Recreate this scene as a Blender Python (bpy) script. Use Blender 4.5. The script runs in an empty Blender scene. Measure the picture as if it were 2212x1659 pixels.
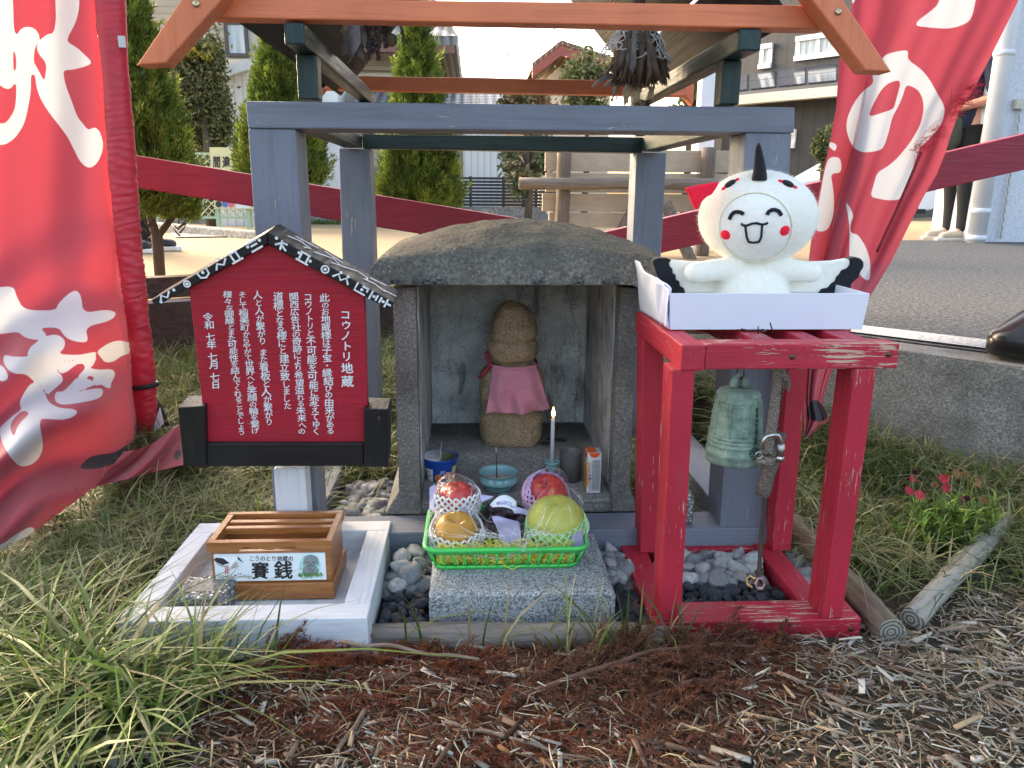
import bpy, bmesh, math, random
import numpy as np
from mathutils import Vector, Matrix, noise
random.seed(7)
rng = np.random.default_rng(7)
SC = bpy.context.scene
COL = SC.collection
rad = math.radians

# ------------------------------------------------------------------ camera
CAM_H, YAW, PITCH, ROLL = 0.72, rad(2.8), rad(14.0), rad(0.38)
FPX, CX, CY = 1659.0, 1106.0, 829.5
_F = Vector((math.sin(YAW) * math.cos(PITCH), math.cos(YAW) * math.cos(PITCH), -math.sin(PITCH)))
_R0 = Vector((math.cos(YAW), -math.sin(YAW), 0))
_U0 = _R0.cross(_F)
_R = _R0 * math.cos(ROLL) + _U0 * math.sin(ROLL)
_U = _U0 * math.cos(ROLL) - _R0 * math.sin(ROLL)
CAMP = Vector((0, 0, CAM_H))
cam = bpy.data.cameras.new('camera')
cam.sensor_width = 36
cam.lens = 27.0
cam.clip_start = 0.02
cam.clip_end = 500
camo = bpy.data.objects.new('camera', cam)
COL.objects.link(camo)
camo.matrix_world = Matrix(((_R.x, _U.x, -_F.x, 0), (_R.y, _U.y, -_F.y, 0), (_R.z, _U.z, -_F.z, CAM_H), (0, 0, 0, 1)))
SC.camera = camo


def ray(px, py):
 return _F + _R * ((px - CX) / FPX) - _U * ((py - CY) / FPX)


def at(px, py, Y):
 d = ray(px, py)
 return CAMP + d * (Y / d.y)


def gp(px, py, z):
 d = ray(px, py)
 return CAMP + d * ((z - CAM_H) / d.z)


def ax(px, py, X):
 d = ray(px, py)
 return CAMP + d * (X / d.x)


# ------------------------------------------------------------------ light
SUN_EL, SUN_AZ = rad(18), rad(-38)      # azimuth measured from +Y towards +X
W = bpy.data.worlds.new('World')
SC.world = W
W.use_nodes = True
_n = W.node_tree
_n.nodes.clear()
_sky = _n.nodes.new('ShaderNodeTexSky')
_sky.sky_type = 'NISHITA'
_sky.sun_disc = False
_sky.sun_elevation = SUN_EL
_sky.sun_rotation = SUN_AZ
_sky.altitude = 0
_sky.air_density = 0.7
_sky.dust_density = 5.0
_sky.ozone_density = 0.2
_bg = _n.nodes.new('ShaderNodeBackground')
_bg.inputs['Strength'].default_value = 0.15
_out = _n.nodes.new('ShaderNodeOutputWorld')
_tint = _n.nodes.new('ShaderNodeMix')          # white balance: the whole sky tinted a little warmer
_tint.data_type = 'RGBA'
_tint.blend_type = 'MULTIPLY'
_tint.inputs[0].default_value = 1.0
_tint.inputs[7].default_value = (1.0, .945, .84, 1)
_n.links.new(_sky.outputs[0], _tint.inputs[6])
_n.links.new(_tint.outputs[2], _bg.inputs['Color'])
_n.links.new(_bg.outputs[0], _out.inputs[0])
sun = bpy.data.lights.new('sun', 'SUN')
sun.energy = 0.8
sun.angle = rad(60)
sun.color = (1.0, 0.95, 0.88)
suno = bpy.data.objects.new('sun', sun)
COL.objects.link(suno)
_sd = Vector((math.sin(SUN_AZ) * math.cos(SUN_EL), math.cos(SUN_AZ) * math.cos(SUN_EL), math.sin(SUN_EL)))
suno.rotation_euler = (-_sd).to_track_quat('-Z', 'Y').to_euler()
suno.location = _sd * 30
SC.view_settings.view_transform = 'Standard'
SC.view_settings.look = 'None'
SC.view_settings.gamma = 1
SC.view_settings.exposure = 2.92
SC.render.engine = 'CYCLES'
SC.cycles.use_denoising = True
SC.cycles.max_bounces = 6
SC.cycles.transparent_max_bounces = 12

# ------------------------------------------------------------------ helpers
ORG = {}


class MB:
 def __init__(s):
  s.v, s.f, s.m, s.s = [], [], [], []

 def add(s, vs, fs, mat=0, smooth=False):
  b = len(s.v)
  s.v.extend([tuple(p) for p in vs])
  for f in fs:
   s.f.append([i + b for i in f])
   s.m.append(mat)
   s.s.append(smooth)
  return s

 def hexa(s, p, mat=0):      # p: 4 front (loop) + 4 back (same order)
  return s.add(p, [(0, 1, 2, 3), (7, 6, 5, 4), (0, 4, 5, 1), (1, 5, 6, 2), (2, 6, 7, 3), (3, 7, 4, 0)], mat)

 def box(s, x0, x1, y0, y1, z0, z1, mat=0):
  return s.hexa([(x0, y0, z0), (x1, y0, z0), (x1, y0, z1), (x0, y0, z1),
                       (x0, y1, z0), (x1, y1, z0), (x1, y1, z1), (x0, y1, z1)], mat)

 def quadbox(s, c4, Y, dep, mat=0):   # face given by four picture points on the plane y=Y, extruded backwards
  p = [at(x, y, Y) for x, y in c4]
  return s.hexa(p + [q + Vector((0, dep, 0)) for q in p], mat)

 def bar(s, a, b, w, h, up=(0, 0, 1), mat=0):   # a..b centre line, w sideways, h along up
  a, b = Vector(a), Vector(b)
  d = (b - a).normalized()
  sd = d.cross(Vector(up)).normalized()
  u = sd.cross(d).normalized()
  o = [sd * (-w / 2) - u * (h / 2), sd * (w / 2) - u * (h / 2), sd * (w / 2) + u * (h / 2), sd * (-w / 2) + u * (h / 2)]
  return s.hexa([a + q for q in o] + [b + q for q in o], mat)

 def tube(s, pts, r, n=8, mat=0, cap=True, smooth=True, flat=1.0):
  pts = [Vector(p) for p in pts]
  rs = r if isinstance(r, (list, tuple)) else [r] * len(pts)
  vs, fs = [], []
  ref = Vector((0.31, 0.17, 0.94))
  for i, p in enumerate(pts):
   d = (pts[min(i + 1, len(pts) - 1)] - pts[max(i - 1, 0)])
   if d.length < 1e-9:
    d = Vector((0, 0, 1))
   d.normalize()
   if i == 0:
    e = d.cross(ref)
    if e.length < .1:
     e = d.cross(Vector((1, 0, 0)))
   else:
    e = e - d * e.dot(d)
   e.normalize()
   g = d.cross(e)
   for k in range(n):
    t = 2 * math.pi * k / n
    vs.append(p + (e * math.cos(t) + g * math.sin(t) * flat) * rs[i])
  for i in range(len(pts) - 1):
   for k in range(n):
    k2 = (k + 1) % n
    fs.append((i * n + k, i * n + k2, (i + 1) * n + k2, (i + 1) * n + k))
  s.add(vs, fs, mat, smooth)
  if cap:
   b = len(s.v) - len(vs)
   for base in (b, b + (len(pts) - 1) * n):
    s.f.append([base + k for k in range(n)])
    s.m.append(mat)
    s.s.append(False)
  return s

 def lathe(s, prof, c, n=32, mat=0, smooth=True, sx=1, sy=1):
  c = Vector(c)
  vs, fs = [], []
  for r, z in prof:
   for k in range(n):
    t = 2 * math.pi * k / n
    vs.append(c + Vector((r * math.cos(t) * sx, r * math.sin(t) * sy, z)))
  for i in range(len(prof) - 1):
   for k in range(n):
    k2 = (k + 1) % n
    fs.append((i * n + k, i * n + k2, (i + 1) * n + k2, (i + 1) * n + k))
  return s.add(vs, fs, mat, smooth)

 def ball(s, c, r, nu=20, nv=12, mat=0, rot=None, warp=None):
  c = Vector(c)
  r = (r, r, r) if isinstance(r, (int, float)) else r
  vs, fs = [], []
  for j in range(nv + 1):
   ph = math.pi * j / nv
   for i in range(nu):
    t = 2 * math.pi * i / nu
    q = Vector((math.sin(ph) * math.cos(t), math.sin(ph) * math.sin(t), math.cos(ph)))
    if warp:
     q = warp(q)
    q = Vector((q.x * r[0], q.y * r[1], q.z * r[2]))
    if rot:
     q = rot @ q
    vs.append(c + q)
  for j in range(nv):
   for i in range(nu):
    i2 = (i + 1) % nu
    fs.append((j * nu + i, (j + 1) * nu + i, (j + 1) * nu + i2, j * nu + i2))
  return s.add(vs, fs, mat, True)

 def grid(s, fn, nu, nv, mat=0, smooth=True):
  vs = [fn(i / nu, j / nv) for j in range(nv + 1) for i in range(nu + 1)]
  w = nu + 1
  fs = [(j * w + i, j * w + i + 1, (j + 1) * w + i + 1, (j + 1) * w + i) for j in range(nv) for i in range(nu)]
  return s.add(vs, fs, mat, smooth)

 def stroke(s, pts, w, O, X, Yv, mat=0, lift=None):   # painted stroke on a plane: flat ribbon
  lift = lift or Vector((0, 0, 0))
  pts = [Vector((p[0], p[1])) for p in pts]
  ws = w if isinstance(w, (list, tuple)) else [w] * len(pts)
  vs = []
  for i, p in enumerate(pts):
   d = pts[min(i + 1, len(pts) - 1)] - pts[max(i - 1, 0)]
   d.normalize()
   nrm = Vector((-d.y, d.x))
   for sg in (-.5, .5):
    q = p + nrm * ws[i] * sg
    vs.append(O + X * q.x + Yv * q.y + lift)
  fs = [(2 * i, 2 * i + 1, 2 * i + 3, 2 * i + 2) for i in range(len(pts) - 1)]
  return s.add(vs, fs, mat)

 def disc(s, c, r, O, X, Yv, n=16, mat=0, r0=0):
  vs, fs = [], []
  for k in range(n):
   t = 2 * math.pi * k / n
   for rr in (r0, r):
    vs.append(O + X * (c[0] + rr * math.cos(t)) + Yv * (c[1] + rr * math.sin(t)))
  for k in range(n):
   k2 = (k + 1) % n
   fs.append((2 * k, 2 * k + 1, 2 * k2 + 1, 2 * k2))
  return s.add(vs, fs, mat)

 def poly(s, pts, O, X, Yv, mat=0):
  return s.add([O + X * p[0] + Yv * p[1] for p in pts], [list(range(len(pts)))], mat)

 def build(s, name, mats, parent=None, origin=None, bevel=0, seg=2, sub=0, recalc=True, solid=0):
  me = bpy.data.meshes.new(name)
  if origin is None:
   origin = ORG.get(parent.name, Vector((0, 0, 0))) if parent else Vector((0, 0, 0))
  origin = Vector(origin)
  me.from_pydata([(p[0] - origin.x, p[1] - origin.y, p[2] - origin.z) for p in s.v], [], s.f)
  for m in (mats if isinstance(mats, (list, tuple)) else [mats]):
   me.materials.append(m)
  me.polygons.foreach_set('material_index', s.m)
  me.polygons.foreach_set('use_smooth', s.s)
  if recalc:
   bm = bmesh.new()
   bm.from_mesh(me)
   bmesh.ops.recalc_face_normals(bm, faces=bm.faces)
   bm.to_mesh(me)
   bm.free()
  me.update()
  return link(name, me, parent, origin, bevel, seg, sub, solid)


def link(name, me, parent=None, origin=None, bevel=0, seg=2, sub=0, solid=0):
 o = bpy.data.objects.new(name, me)
 COL.objects.link(o)
 if parent:
  o.parent = parent
  ORG[o.name] = ORG[parent.name]
 else:
  o.location = origin
  ORG[o.name] = Vector(origin)
 if solid:
  m = o.modifiers.new('solid', 'SOLIDIFY')
  m.thickness = solid
  m.offset = 0
 if sub:
  m = o.modifiers.new('sub', 'SUBSURF')
  m.levels = m.render_levels = sub
 if bevel:
  m = o.modifiers.new('bevel', 'BEVEL')
  m.width = bevel
  m.segments = seg
  m.limit_method = 'ANGLE'
  m.harden_normals = False
 return o


def tag(o, label=None, cat=None, group=None, kind=None):
 if label:
  o['label'] = label
 if cat:
  o['category'] = cat
 if group:
  o['group'] = group
 if kind:
  o['kind'] = kind
 return o


def thing(name, label, cat, loc, group=None):
 o = bpy.data.objects.new(name, None)
 COL.objects.link(o)
 o.location = loc
 o.empty_display_size = .05
 ORG[o.name] = Vector(loc)
 return tag(o, label, cat, group)


def raw_mesh(name, V, F4, mats, col=None, parent=None, smooth=False, origin=(0, 0, 0), kind=None):
 """V (n,3) array, F4 (m,4) or (m,3) array, optional per-vertex colour"""
 me = bpy.data.meshes.new(name)
 V = np.asarray(V, dtype=np.float32) - np.asarray(origin, dtype=np.float32)
 n, k = F4.shape
 me.vertices.add(len(V))
 me.vertices.foreach_set('co', V.ravel())
 me.loops.add(n * k)
 me.loops.foreach_set('vertex_index', F4.astype(np.int32).ravel())
 me.polygons.add(n)
 me.polygons.foreach_set('loop_start', np.arange(0, n * k, k, dtype=np.int32))
 if smooth:
  me.polygons.foreach_set('use_smooth', np.ones(n, dtype=bool))
 me.update(calc_edges=True)
 for m in (mats if isinstance(mats, (list, tuple)) else [mats]):
  me.materials.append(m)
 if col is not None:
  a = me.attributes.new('tint', 'FLOAT_COLOR', 'POINT')
  c = np.ones((len(V), 4), dtype=np.float32)
  c[:, :3] = col
  a.data.foreach_set('color', c.ravel())
 me.validate()
 o = link(name, me, parent, Vector(origin))
 if kind:
  o['kind'] = kind
 return o


_GL = {}


def glyph(ch, off=0.0):
 k = (ch, off)
 if k not in _GL:
  c = bpy.data.curves.new('glyph', 'FONT')
  c.body = ch
  c.size = 1
  c.resolution_u = 2
  c.offset = off
  o = bpy.data.objects.new('glyph', c)
  COL.objects.link(o)
  dg = bpy.context.evaluated_depsgraph_get()
  m = bpy.data.meshes.new_from_object(o.evaluated_get(dg))
  vs = np.array([v.co[:2] for v in m.vertices]) if len(m.vertices) else np.zeros((0, 2))
  fs = [tuple(p.vertices) for p in m.polygons]
  adv = (vs[:, 0].max() if len(vs) else .3)
  bpy.data.objects.remove(o)
  bpy.data.curves.remove(c)
  bpy.data.meshes.remove(m)
  _GL[k] = (vs, fs, adv)
 return _GL[k]


def put_glyph(mb, ch, cx, cy, size, fn, mat=0, off=0.0, rot=0, sq=(1, 1), bold=0, own=False):
 """centre of the em box at (cx,cy); fn maps plane coordinates to space; own: centre on the glyph's own box"""
 vs, fs, adv = glyph(ch, off)
 if not len(vs):
  return
 ctr = np.array([.5, .37])
 if own:
  ctr = np.array([(vs[:, 0].min() + vs[:, 0].max()) / 2, .37])
 p = (vs - ctr) * size * np.array(sq)
 c, s_ = math.cos(rot), math.sin(rot)
 # heavier strokes: a few copies, each shifted a little and a tenth of a millimetre prouder
 sh = [(0, 0)] if not bold else [(bold, 0), (-bold, 0), (0, bold * .7), (0, -bold * .7)]
 for k, (ox, oy) in enumerate(sh):
  pts = []
  for a, b in p:
   q = fn(cx + c * a - s_ * b + ox * size, cy + s_ * a + c * b + oy * size)
   pts.append(q + (CAMP - q).normalized() * (.00008 * k))
  mb.add(pts, fs, mat)


def text_line(mb, txt, x, y, size, fn, mat=0, off=0.0, step=1.0, sq=(1, 1), bold=0):
 for i, ch in enumerate(txt):
  put_glyph(mb, ch, x + i * size * step, y, size, fn, mat, off, sq=sq, bold=bold)


# ------------------------------------------------------------------ materials
def mk(name):
 m = bpy.data.materials.new(name)
 m.use_nodes = True
 return m, m.node_tree, m.node_tree.nodes['Principled BSDF']


def co(nt, scale=(1, 1, 1), kind='Object', loc=(0, 0, 0)):
 t = nt.nodes.new('ShaderNodeTexCoord')
 mp = nt.nodes.new('ShaderNodeMapping')
 mp.inputs['Scale'].default_value = scale
 mp.inputs['Location'].default_value = loc
 nt.links.new(t.outputs[kind], mp.inputs[0])
 return mp.outputs[0]


def noi(nt, vec, scale=5, detail=4, rough=.55, dist=0):
 n = nt.nodes.new('ShaderNodeTexNoise')
 n.inputs['Scale'].default_value = scale
 n.inputs['Detail'].default_value = detail
 n.inputs['Roughness'].default_value = rough
 n.inputs['Distortion'].default_value = dist
 nt.links.new(vec, n.inputs['Vector'])
 return n.outputs['Fac']


def vor(nt, vec, scale=5, feature='F1', out='Distance'):
 n = nt.nodes.new('ShaderNodeTexVoronoi')
 n.feature = feature
 n.inputs['Scale'].default_value = scale
 nt.links.new(vec, n.inputs['Vector'])
 return n.outputs[out]


def ramp(nt, fac, stops, interp='LINEAR'):
 n = nt.nodes.new('ShaderNodeValToRGB')
 n.color_ramp.interpolation = interp
 e = n.color_ramp.elements
 while len(e) < len(stops):
  e.new(.5)
 for el, (p, c) in zip(e, stops):
  el.position = p
  el.color = (c, c, c, 1) if isinstance(c, (int, float)) else (*c, 1)
 nt.links.new(fac, n.inputs[0])
 return n.outputs['Color']


def mixc(nt, fac, a, b, blend='MIX'):
 n = nt.nodes.new('ShaderNodeMix')
 n.data_type = 'RGBA'
 n.blend_type = blend
 for k, s in ((0, fac), (6, a), (7, b)):
  if hasattr(s, 'links'):
   nt.links.new(s, n.inputs[k])
  elif k == 0:
   n.inputs[0].default_value = s
  else:
   n.inputs[k].default_value = (*s, 1) if len(s) == 3 else s
 return n.outputs[2]


def mth(nt, op, a, b=0.0):
 n = nt.nodes.new('ShaderNodeMath')
 n.operation = op
 for k, s in ((0, a), (1, b)):
  if hasattr(s, 'links'):
   nt.links.new(s, n.inputs[k])
  else:
   n.inputs[k].default_value = s
 return n.outputs[0]


def bmp(nt, b, h, strength=.3, dist=.002):
 n = nt.nodes.new('ShaderNodeBump')
 n.inputs['Strength'].default_value = strength
 n.inputs['Distance'].default_value = dist
 nt.links.new(h, n.inputs['Height'])
 nt.links.new(n.outputs[0], b.inputs['Normal'])


def setb(b, col=None, rough=None, metal=None, spec=None, trans=None, ior=None, sheen=None, sss=None, alpha=None, coat=None):
 I = b.inputs
 if col is not None:
  I['Base Color'].default_value = (*col, 1)
 for k, v in (('Roughness', rough), ('Metallic', metal), ('Specular IOR Level', spec), ('Transmission Weight', trans),
                 ('IOR', ior), ('Sheen Weight', sheen), ('Subsurface Weight', sss), ('Alpha', alpha), ('Coat Weight', coat)):
  if v is not None:
   I[k].default_value = v


def sc3(c, k):
 return tuple(min(1, x * k) for x in c)


def plain(name, col, rough=.6, var=.15, scale=20, bump=.1, bscale=60, bdist=.001, metal=0, spec=None, sheen=None):
 m, nt, b = mk(name)
 setb(b, rough=rough, metal=metal, spec=spec, sheen=sheen)
 v = co(nt)
 c = ramp(nt, noi(nt, v, scale, 4), [(.3, sc3(col, 1 - var)), (.7, sc3(col, 1 + var))])
 nt.links.new(c, b.inputs['Base Color'])
 if bump:
  bmp(nt, b, noi(nt, v, bscale, 5), bump, bdist)
 return m


AX = {'x': 0, 'y': 1, 'z': 2}


def painted(name, col, axis='x', wear=.3, pale=(.48, .34, .22), rough=.5, spec=.4, dirt=(.08, .07, .06), off=(0, 0, 0)):
 m, nt, b = mk(name)
 setb(b, rough=rough, spec=spec)

 def st(across, along):
  s = [across] * 3
  s[AX[axis]] = along
  return tuple(s)
 g = noi(nt, co(nt, st(1, .05), loc=off), 130, 5, .6, .3)
 big = noi(nt, co(nt, loc=off), 7, 3)
 c = ramp(nt, big, [(.3, sc3(col, .86)), (.7, sc3(col, 1.12))])
 c = mixc(nt, ramp(nt, g, [(.25, .6), (.5, 0)]), c, sc3(col, .66))
 grime = ramp(nt, noi(nt, co(nt, st(1, .3), loc=(3, 1, 2)), 26, 6, .65), [(.56, 0), (.8, .55)])
 c = mixc(nt, grime, c, tuple(.6 * a + .4 * d for a, d in zip(col, dirt)))
 wm = noi(nt, co(nt, st(1, .07), loc=(7, 3, 5)), 210, 4, .7, .2)
 wb = noi(nt, co(nt, loc=(2, 9, 4)), 9, 4, .6)
 t = .72 - .1 * wear
 wf = ramp(nt, mth(nt, 'ADD', mth(nt, 'MULTIPLY', wm, .62), mth(nt, 'MULTIPLY', wb, .44)), [(t, 0), (t + .012, 1)])
 c = mixc(nt, wf, c, pale)
 nt.links.new(c, b.inputs['Base Color'])
 h = mth(nt, 'SUBTRACT', g, mth(nt, 'MULTIPLY', wf, .8))
 bmp(nt, b, h, .6, .0018)
 rr = ramp(nt, g, [(.3, rough + .15), (.7, rough - .08)])
 nt.links.new(rr, b.inputs['Roughness'])
 return m


def weathered(name, col, axis='x', dark=.35, rough=.8, turn=None):
 m, nt, b = mk(name)
 setb(b, rough=rough, spec=.25)
 s = [1.0] * 3
 s[AX[axis]] = .05
 vec = co(nt, tuple(s))
 if turn is not None:        # grain along a log lying at this angle
  mp = nt.nodes.new('ShaderNodeMapping')
  mp.inputs['Rotation'].default_value = (0, 0, -turn)
  nt.links.new(co(nt), mp.inputs[0])
  m2 = nt.nodes.new('ShaderNodeMapping')
  m2.inputs['Scale'].default_value = (.05, 1, 1)
  nt.links.new(mp.outputs[0], m2.inputs[0])
  vec = m2.outputs[0]
 g = noi(nt, vec, 90, 6, .65, .4)
 big = noi(nt, co(nt), 5, 4)
 c = ramp(nt, g, [(.25, sc3(col, dark)), (.5, col), (.75, sc3(col, 1.4))])
 c = mixc(nt, ramp(nt, big, [(.4, 0), (.75, .6)]), c, (col[0] * .6, col[1] * .52, col[2] * .42))
 nt.links.new(c, b.inputs['Base Color'])
 bmp(nt, b, g, .8, .003)
 return m


def concrete(name, col, speck=.5, scale=1.0, bump=.6, stain=.5, grain=300, light=(.5, .48, .42)):
 m, nt, b = mk(name)
 setb(b, rough=.9, spec=.2)
 v = co(nt)
 f = noi(nt, v, grain * scale, 3, .7)
 big = noi(nt, v, 9 * scale, 6, .65)
 c = ramp(nt, f, [(.32, sc3(col, .45)), (.55, col), (.75, sc3(col, 1.7))])
 c = mixc(nt, ramp(nt, big, [(.38, stain), (.62, 0)]), c, sc3(col, .38))
 sp = vor(nt, v, 130 * scale)
 c = mixc(nt, mth(nt, 'MULTIPLY', ramp(nt, sp, [(.12, 1), (.2, 0)]), mth(nt, 'MULTIPLY', ramp(nt, noi(nt, v, 60 * scale, 2), [(.5, 0), (.6, 1)]), speck)), c, light)
 nt.links.new(c, b.inputs['Base Color'])
 bmp(nt, b, mth(nt, 'ADD', f, mth(nt, 'MULTIPLY', sp, .6)), bump, .0025)
 return m


def tinted(name, rough=.6, spec=.3, transl=0.0, var=.0):
 """base colour from the per-vertex colour of the leaf / blade / chip itself"""
 m, nt, b = mk(name)
 setb(b, rough=rough, spec=spec)
 a = nt.nodes.new('ShaderNodeAttribute')
 a.attribute_name = 'tint'
 nt.links.new(a.outputs['Color'], b.inputs['Base Color'])
 if transl:
  t = nt.nodes.new('ShaderNodeBsdfTranslucent')
  nt.links.new(a.outputs['Color'], t.inputs['Color'])
  x = nt.nodes.new('ShaderNodeMixShader')
  x.inputs[0].default_value = transl
  nt.links.new(b.outputs[0], x.inputs[1])
  nt.links.new(t.outputs[0], x.inputs[2])
  nt.links.new(x.outputs[0], nt.nodes['Material Output'].inputs[0])
 return m


GREYBLUE = (.160, .178, .222)
REDP = (.43, .020, .042)
GREEN = (.012, .034, .034)
ORANGE = (.70, .20, .085)
M = {}
for _a in 'xyz':
 M['grey' + _a] = painted('grey paint ' + _a, GREYBLUE, _a, .55, (.5, .42, .36), .5)
 M['red' + _a] = painted('red paint ' + _a, REDP, _a, 1.3 if _a == 'x' else 1.0, (.55, .36, .26), .45)
 M['green' + _a] = painted('dark green paint ' + _a, GREEN, _a, .02, (.3, .3, .26), .42)
 M['orange' + _a] = painted('orange paint ' + _a, ORANGE, _a, .02, (.5, .3, .2), .5, dirt=(.2, .08, .04))
 M['white' + _a] = painted('white paint ' + _a, (.60, .61, .64), _a, .05, (.35, .3, .25), .55, dirt=(.3, .29, .27))
M['crimson'] = painted('crimson paint', (.22, .012, .032), 'x', .25, (.5, .3, .28), .5)
M['black'] = painted('black paint', (.011, .011, .013), 'x', .1, (.4, .3, .2), .4)
M['blackz'] = painted('black paint z', (.011, .011, .013), 'z', .12, (.35, .28, .2), .4)
M['ink'] = plain('white brush paint', (.75, .76, .78), .6, .12, 90, .2, 200)
M['screw'] = plain('screw metal', (.45, .38, .24), .35, .2, 50, .1, metal=.9)
M['roofboard'] = weathered('dark roof board', (.035, .032, .03), 'y', .5)

# ------------------------------------------------------------------ wooden shelter
def poly_ext(mb, pts, dep, mat=0):
 n = len(pts)
 vs = list(pts) + [p + Vector((0, dep, 0)) for p in pts]
 mb.add(vs, [list(range(n)), list(range(2 * n - 1, n - 1, -1))] + [(i, i + n, (i + 1) % n + n, (i + 1) % n) for i in range(n)], mat)


def shelter():
 t = thing('wooden_shelter', 'grey timber frame with dark green struts and orange gable rafters standing over the stone shrine', 'shelter', (.085, 1.7, .03))
 B = .0025

 def qb(name, c4, Y, dep, m):
  return MB().quadbox(c4, Y, dep).build(name, M[m], t, bevel=B)

 def bx(name, x0, x1, y0, y1, z0, z1, m):
  return MB().box(x0, x1, y0, y1, z0, z1).build(name, M[m], t, bevel=B)
 YF, YB = 1.36, 2.05
 qb('crossbeam', [(530, 218), (1718, 232), (1716, 287), (535, 277)], YF - .003, .09, 'greyx')
 qb('post', [(535, 278), (638, 279), (689, 1140), (594, 1140)], YF, .085, 'greyz')
 qb('post', [(1611, 287), (1711, 288), (1655, 1142), (1555, 1142)], YF, .085, 'greyz')
 qb('post', [(732, 320), (798, 321), (823, 965), (752, 965)], YB, .085, 'greyz')
 qb('post', [(1375, 329), (1440, 330), (1405, 965), (1347, 965)], YB, .085, 'greyz')
 qb('back_beam', [(781, 290), (1390, 296), (1388, 330), (783, 320)], YB - .003, .06, 'greenx')
 for pl, sgn in ((783, -1), (1388, 1)):
  a, b = at(pl, 294, YB), at(pl, 320 if sgn < 0 else 328, YB)
  x0, x1 = sorted((a.x, a.x + sgn * .045))
  bx('side_beam', x0, x1, YF + .09, YB - .005, b.z, a.z, 'greeny')
 # ground sill
 f = gp(1000, 1151, .09)
 bx('sill', -.43, .60, f.y, f.y + .082, .0, .092, 'greyx')
 for x in (-.40, .50):
  bx('sill', x, x + .085, f.y + .084, 2.15, .0, .088, 'greyy')
 # upper struts and rails
 YU = 1.285
 for (a, b, c, d) in ((612, 658, 48, 96), (1598, 1643, 61, 110)):
  p, q = at(a, c, YU), at(b, d, YU)
  bx('rail', p.x, q.x, YU, 2.16, q.z, p.z, 'greeny')
  zt = at(1100, 222, YF).z
  m = (p.x + q.x) / 2
  bx('strut', m - .0165, m + .0165, YF + .005, YF + .045, zt + .002, q.z - .001, 'greenz')
  zb = at(1100, 292, YB).z
  bx('strut', m - .0165, m + .0165, YB + .005, YB + .045, zb + .002, q.z - .001, 'greenz')
 # gable: rafters, ties, roof boards
 YR = 1.24
 qb('tie_beam', [(440, -6), (1762, 11), (1786, 63), (450, 38)], YR + .042, .038, 'orangex')
 qb('tie_beam', [(655, 162), (1482, 176), (1480, 208), (655, 192)], 2.2, .038, 'orangex')
 xr = .085

 def rafter(tip, low, up0, lo0, y0, Y):
  a, b, c, d = at(*tip, Y), at(*low, Y), at(*up0, Y), at(*lo0, Y)
  # on to the ridge, outside the frame
  du = (c - a)
  dl = (d - b)
  s = (du.normalized() + dl.normalized()).normalized()
  k = (xr - c.x) / s.x
  c2 = c + s * k
  k2 = (xr - d.x) / s.x
  d2 = d + s * k2
  mb = MB()
  poly_ext(mb, [a, c, c2, d2, d, b], .04)
  o = mb.build('rafter', M['orangez'], t, bevel=B)
  return a, c2, o
 la, lr, lo = rafter((294, 141), (357, 137), (390, 0), (479, 0), 0, YR)
 ra, rr, ro = rafter((1927, 155), (1870, 153), (1822, 0), (1754, 0), 0, YR)
 for o, (px, py) in ((lo, (424, 8)), (ro, (1811, 25))):
  c = at(px, py, YR - .001)
  s = MB()
  s.lathe([(0, -.0005), (.0045, -.0005), (.0052, .001), (.002, .0015), (0, .0005)], (0, 0, 0), 16)
  s.v = [(c.x + v[0], c.y - v[2], c.z + v[1]) for v in s.v]
  s.build('screw', M['screw'], o)
 slope = (lr.z - la.z) / (lr.x - la.x)
 zr = lr.z
 for sg in (-1, 1):
  p = at(679, 219, 2.2) if sg < 0 else at(1497, 228, 2.2)
  e = Vector((xr, 2.2, p.z + abs(xr - p.x) * slope))
  mb = MB()
  w = Vector((0, 0, .065))
  poly_ext(mb, [p, e, e + w, p + w * .9], .04)
  mb.build('rafter', M['orangez'], t, bevel=B)
 for sg, lo_ in ((-1, at(492, 42, 1.29)), (1, at(1702, 60, 1.29))):
  run = abs(xr - lo_.x)
  nb = 5
  d = Vector((-sg, 0, slope)).normalized()
  L = run * math.sqrt(1 + slope * slope)
  nrm = Vector((sg * slope, 0, 1)).normalized()
  for k in range(nb):
   a = lo_ + d * (L * k / nb + .004 + rng.uniform(0, .003))
   b = lo_ + d * (L * (k + 1) / nb)
   y0, y1 = 1.286, 2.28 + rng.uniform(-.01, .01)
   P = [Vector((q.x, y, q.z)) + nrm * h for y in (y0, y1) for q, h in ((a, 0), (b, 0), (b, .012), (a, .012))]
   MB().hexa(P).build('roof_board', M['roofboard'], t)
 return t


shelter()

# ------------------------------------------------------------------ stone shrine
CONC = concrete('old shrine concrete', (.25, .24, .215), .8, 1, .9, .7, 190)
CONC_TOP = concrete('lichened roof concrete', (.185, .175, .148), .8, 1, 1.0, .6, 150, (.5, .47, .4))


def wall_plaster():
 m, nt, b = mk('stained plaster')
 setb(b, rough=.85, spec=.2)
 v = co(nt)
 c = ramp(nt, noi(nt, v, 14, 6, .6), [(.3, (.30, .305, .30)), (.6, (.58, .585, .57))])
 st = noi(nt, co(nt, (1, 1, .25)), 22, 5, .7)
 c = mixc(nt, ramp(nt, st, [(.52, 0), (.68, .85)]), c, (.055, .053, .048))
 sp = noi(nt, v, 320, 3, .7)
 c = mixc(nt, ramp(nt, sp, [(.56, 0), (.64, .8)]), c, (.045, .042, .038))
 nt.links.new(c, b.inputs['Base Color'])
 bmp(nt, b, sp, .4, .0015)
 return m


PLAST = wall_plaster()


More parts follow.
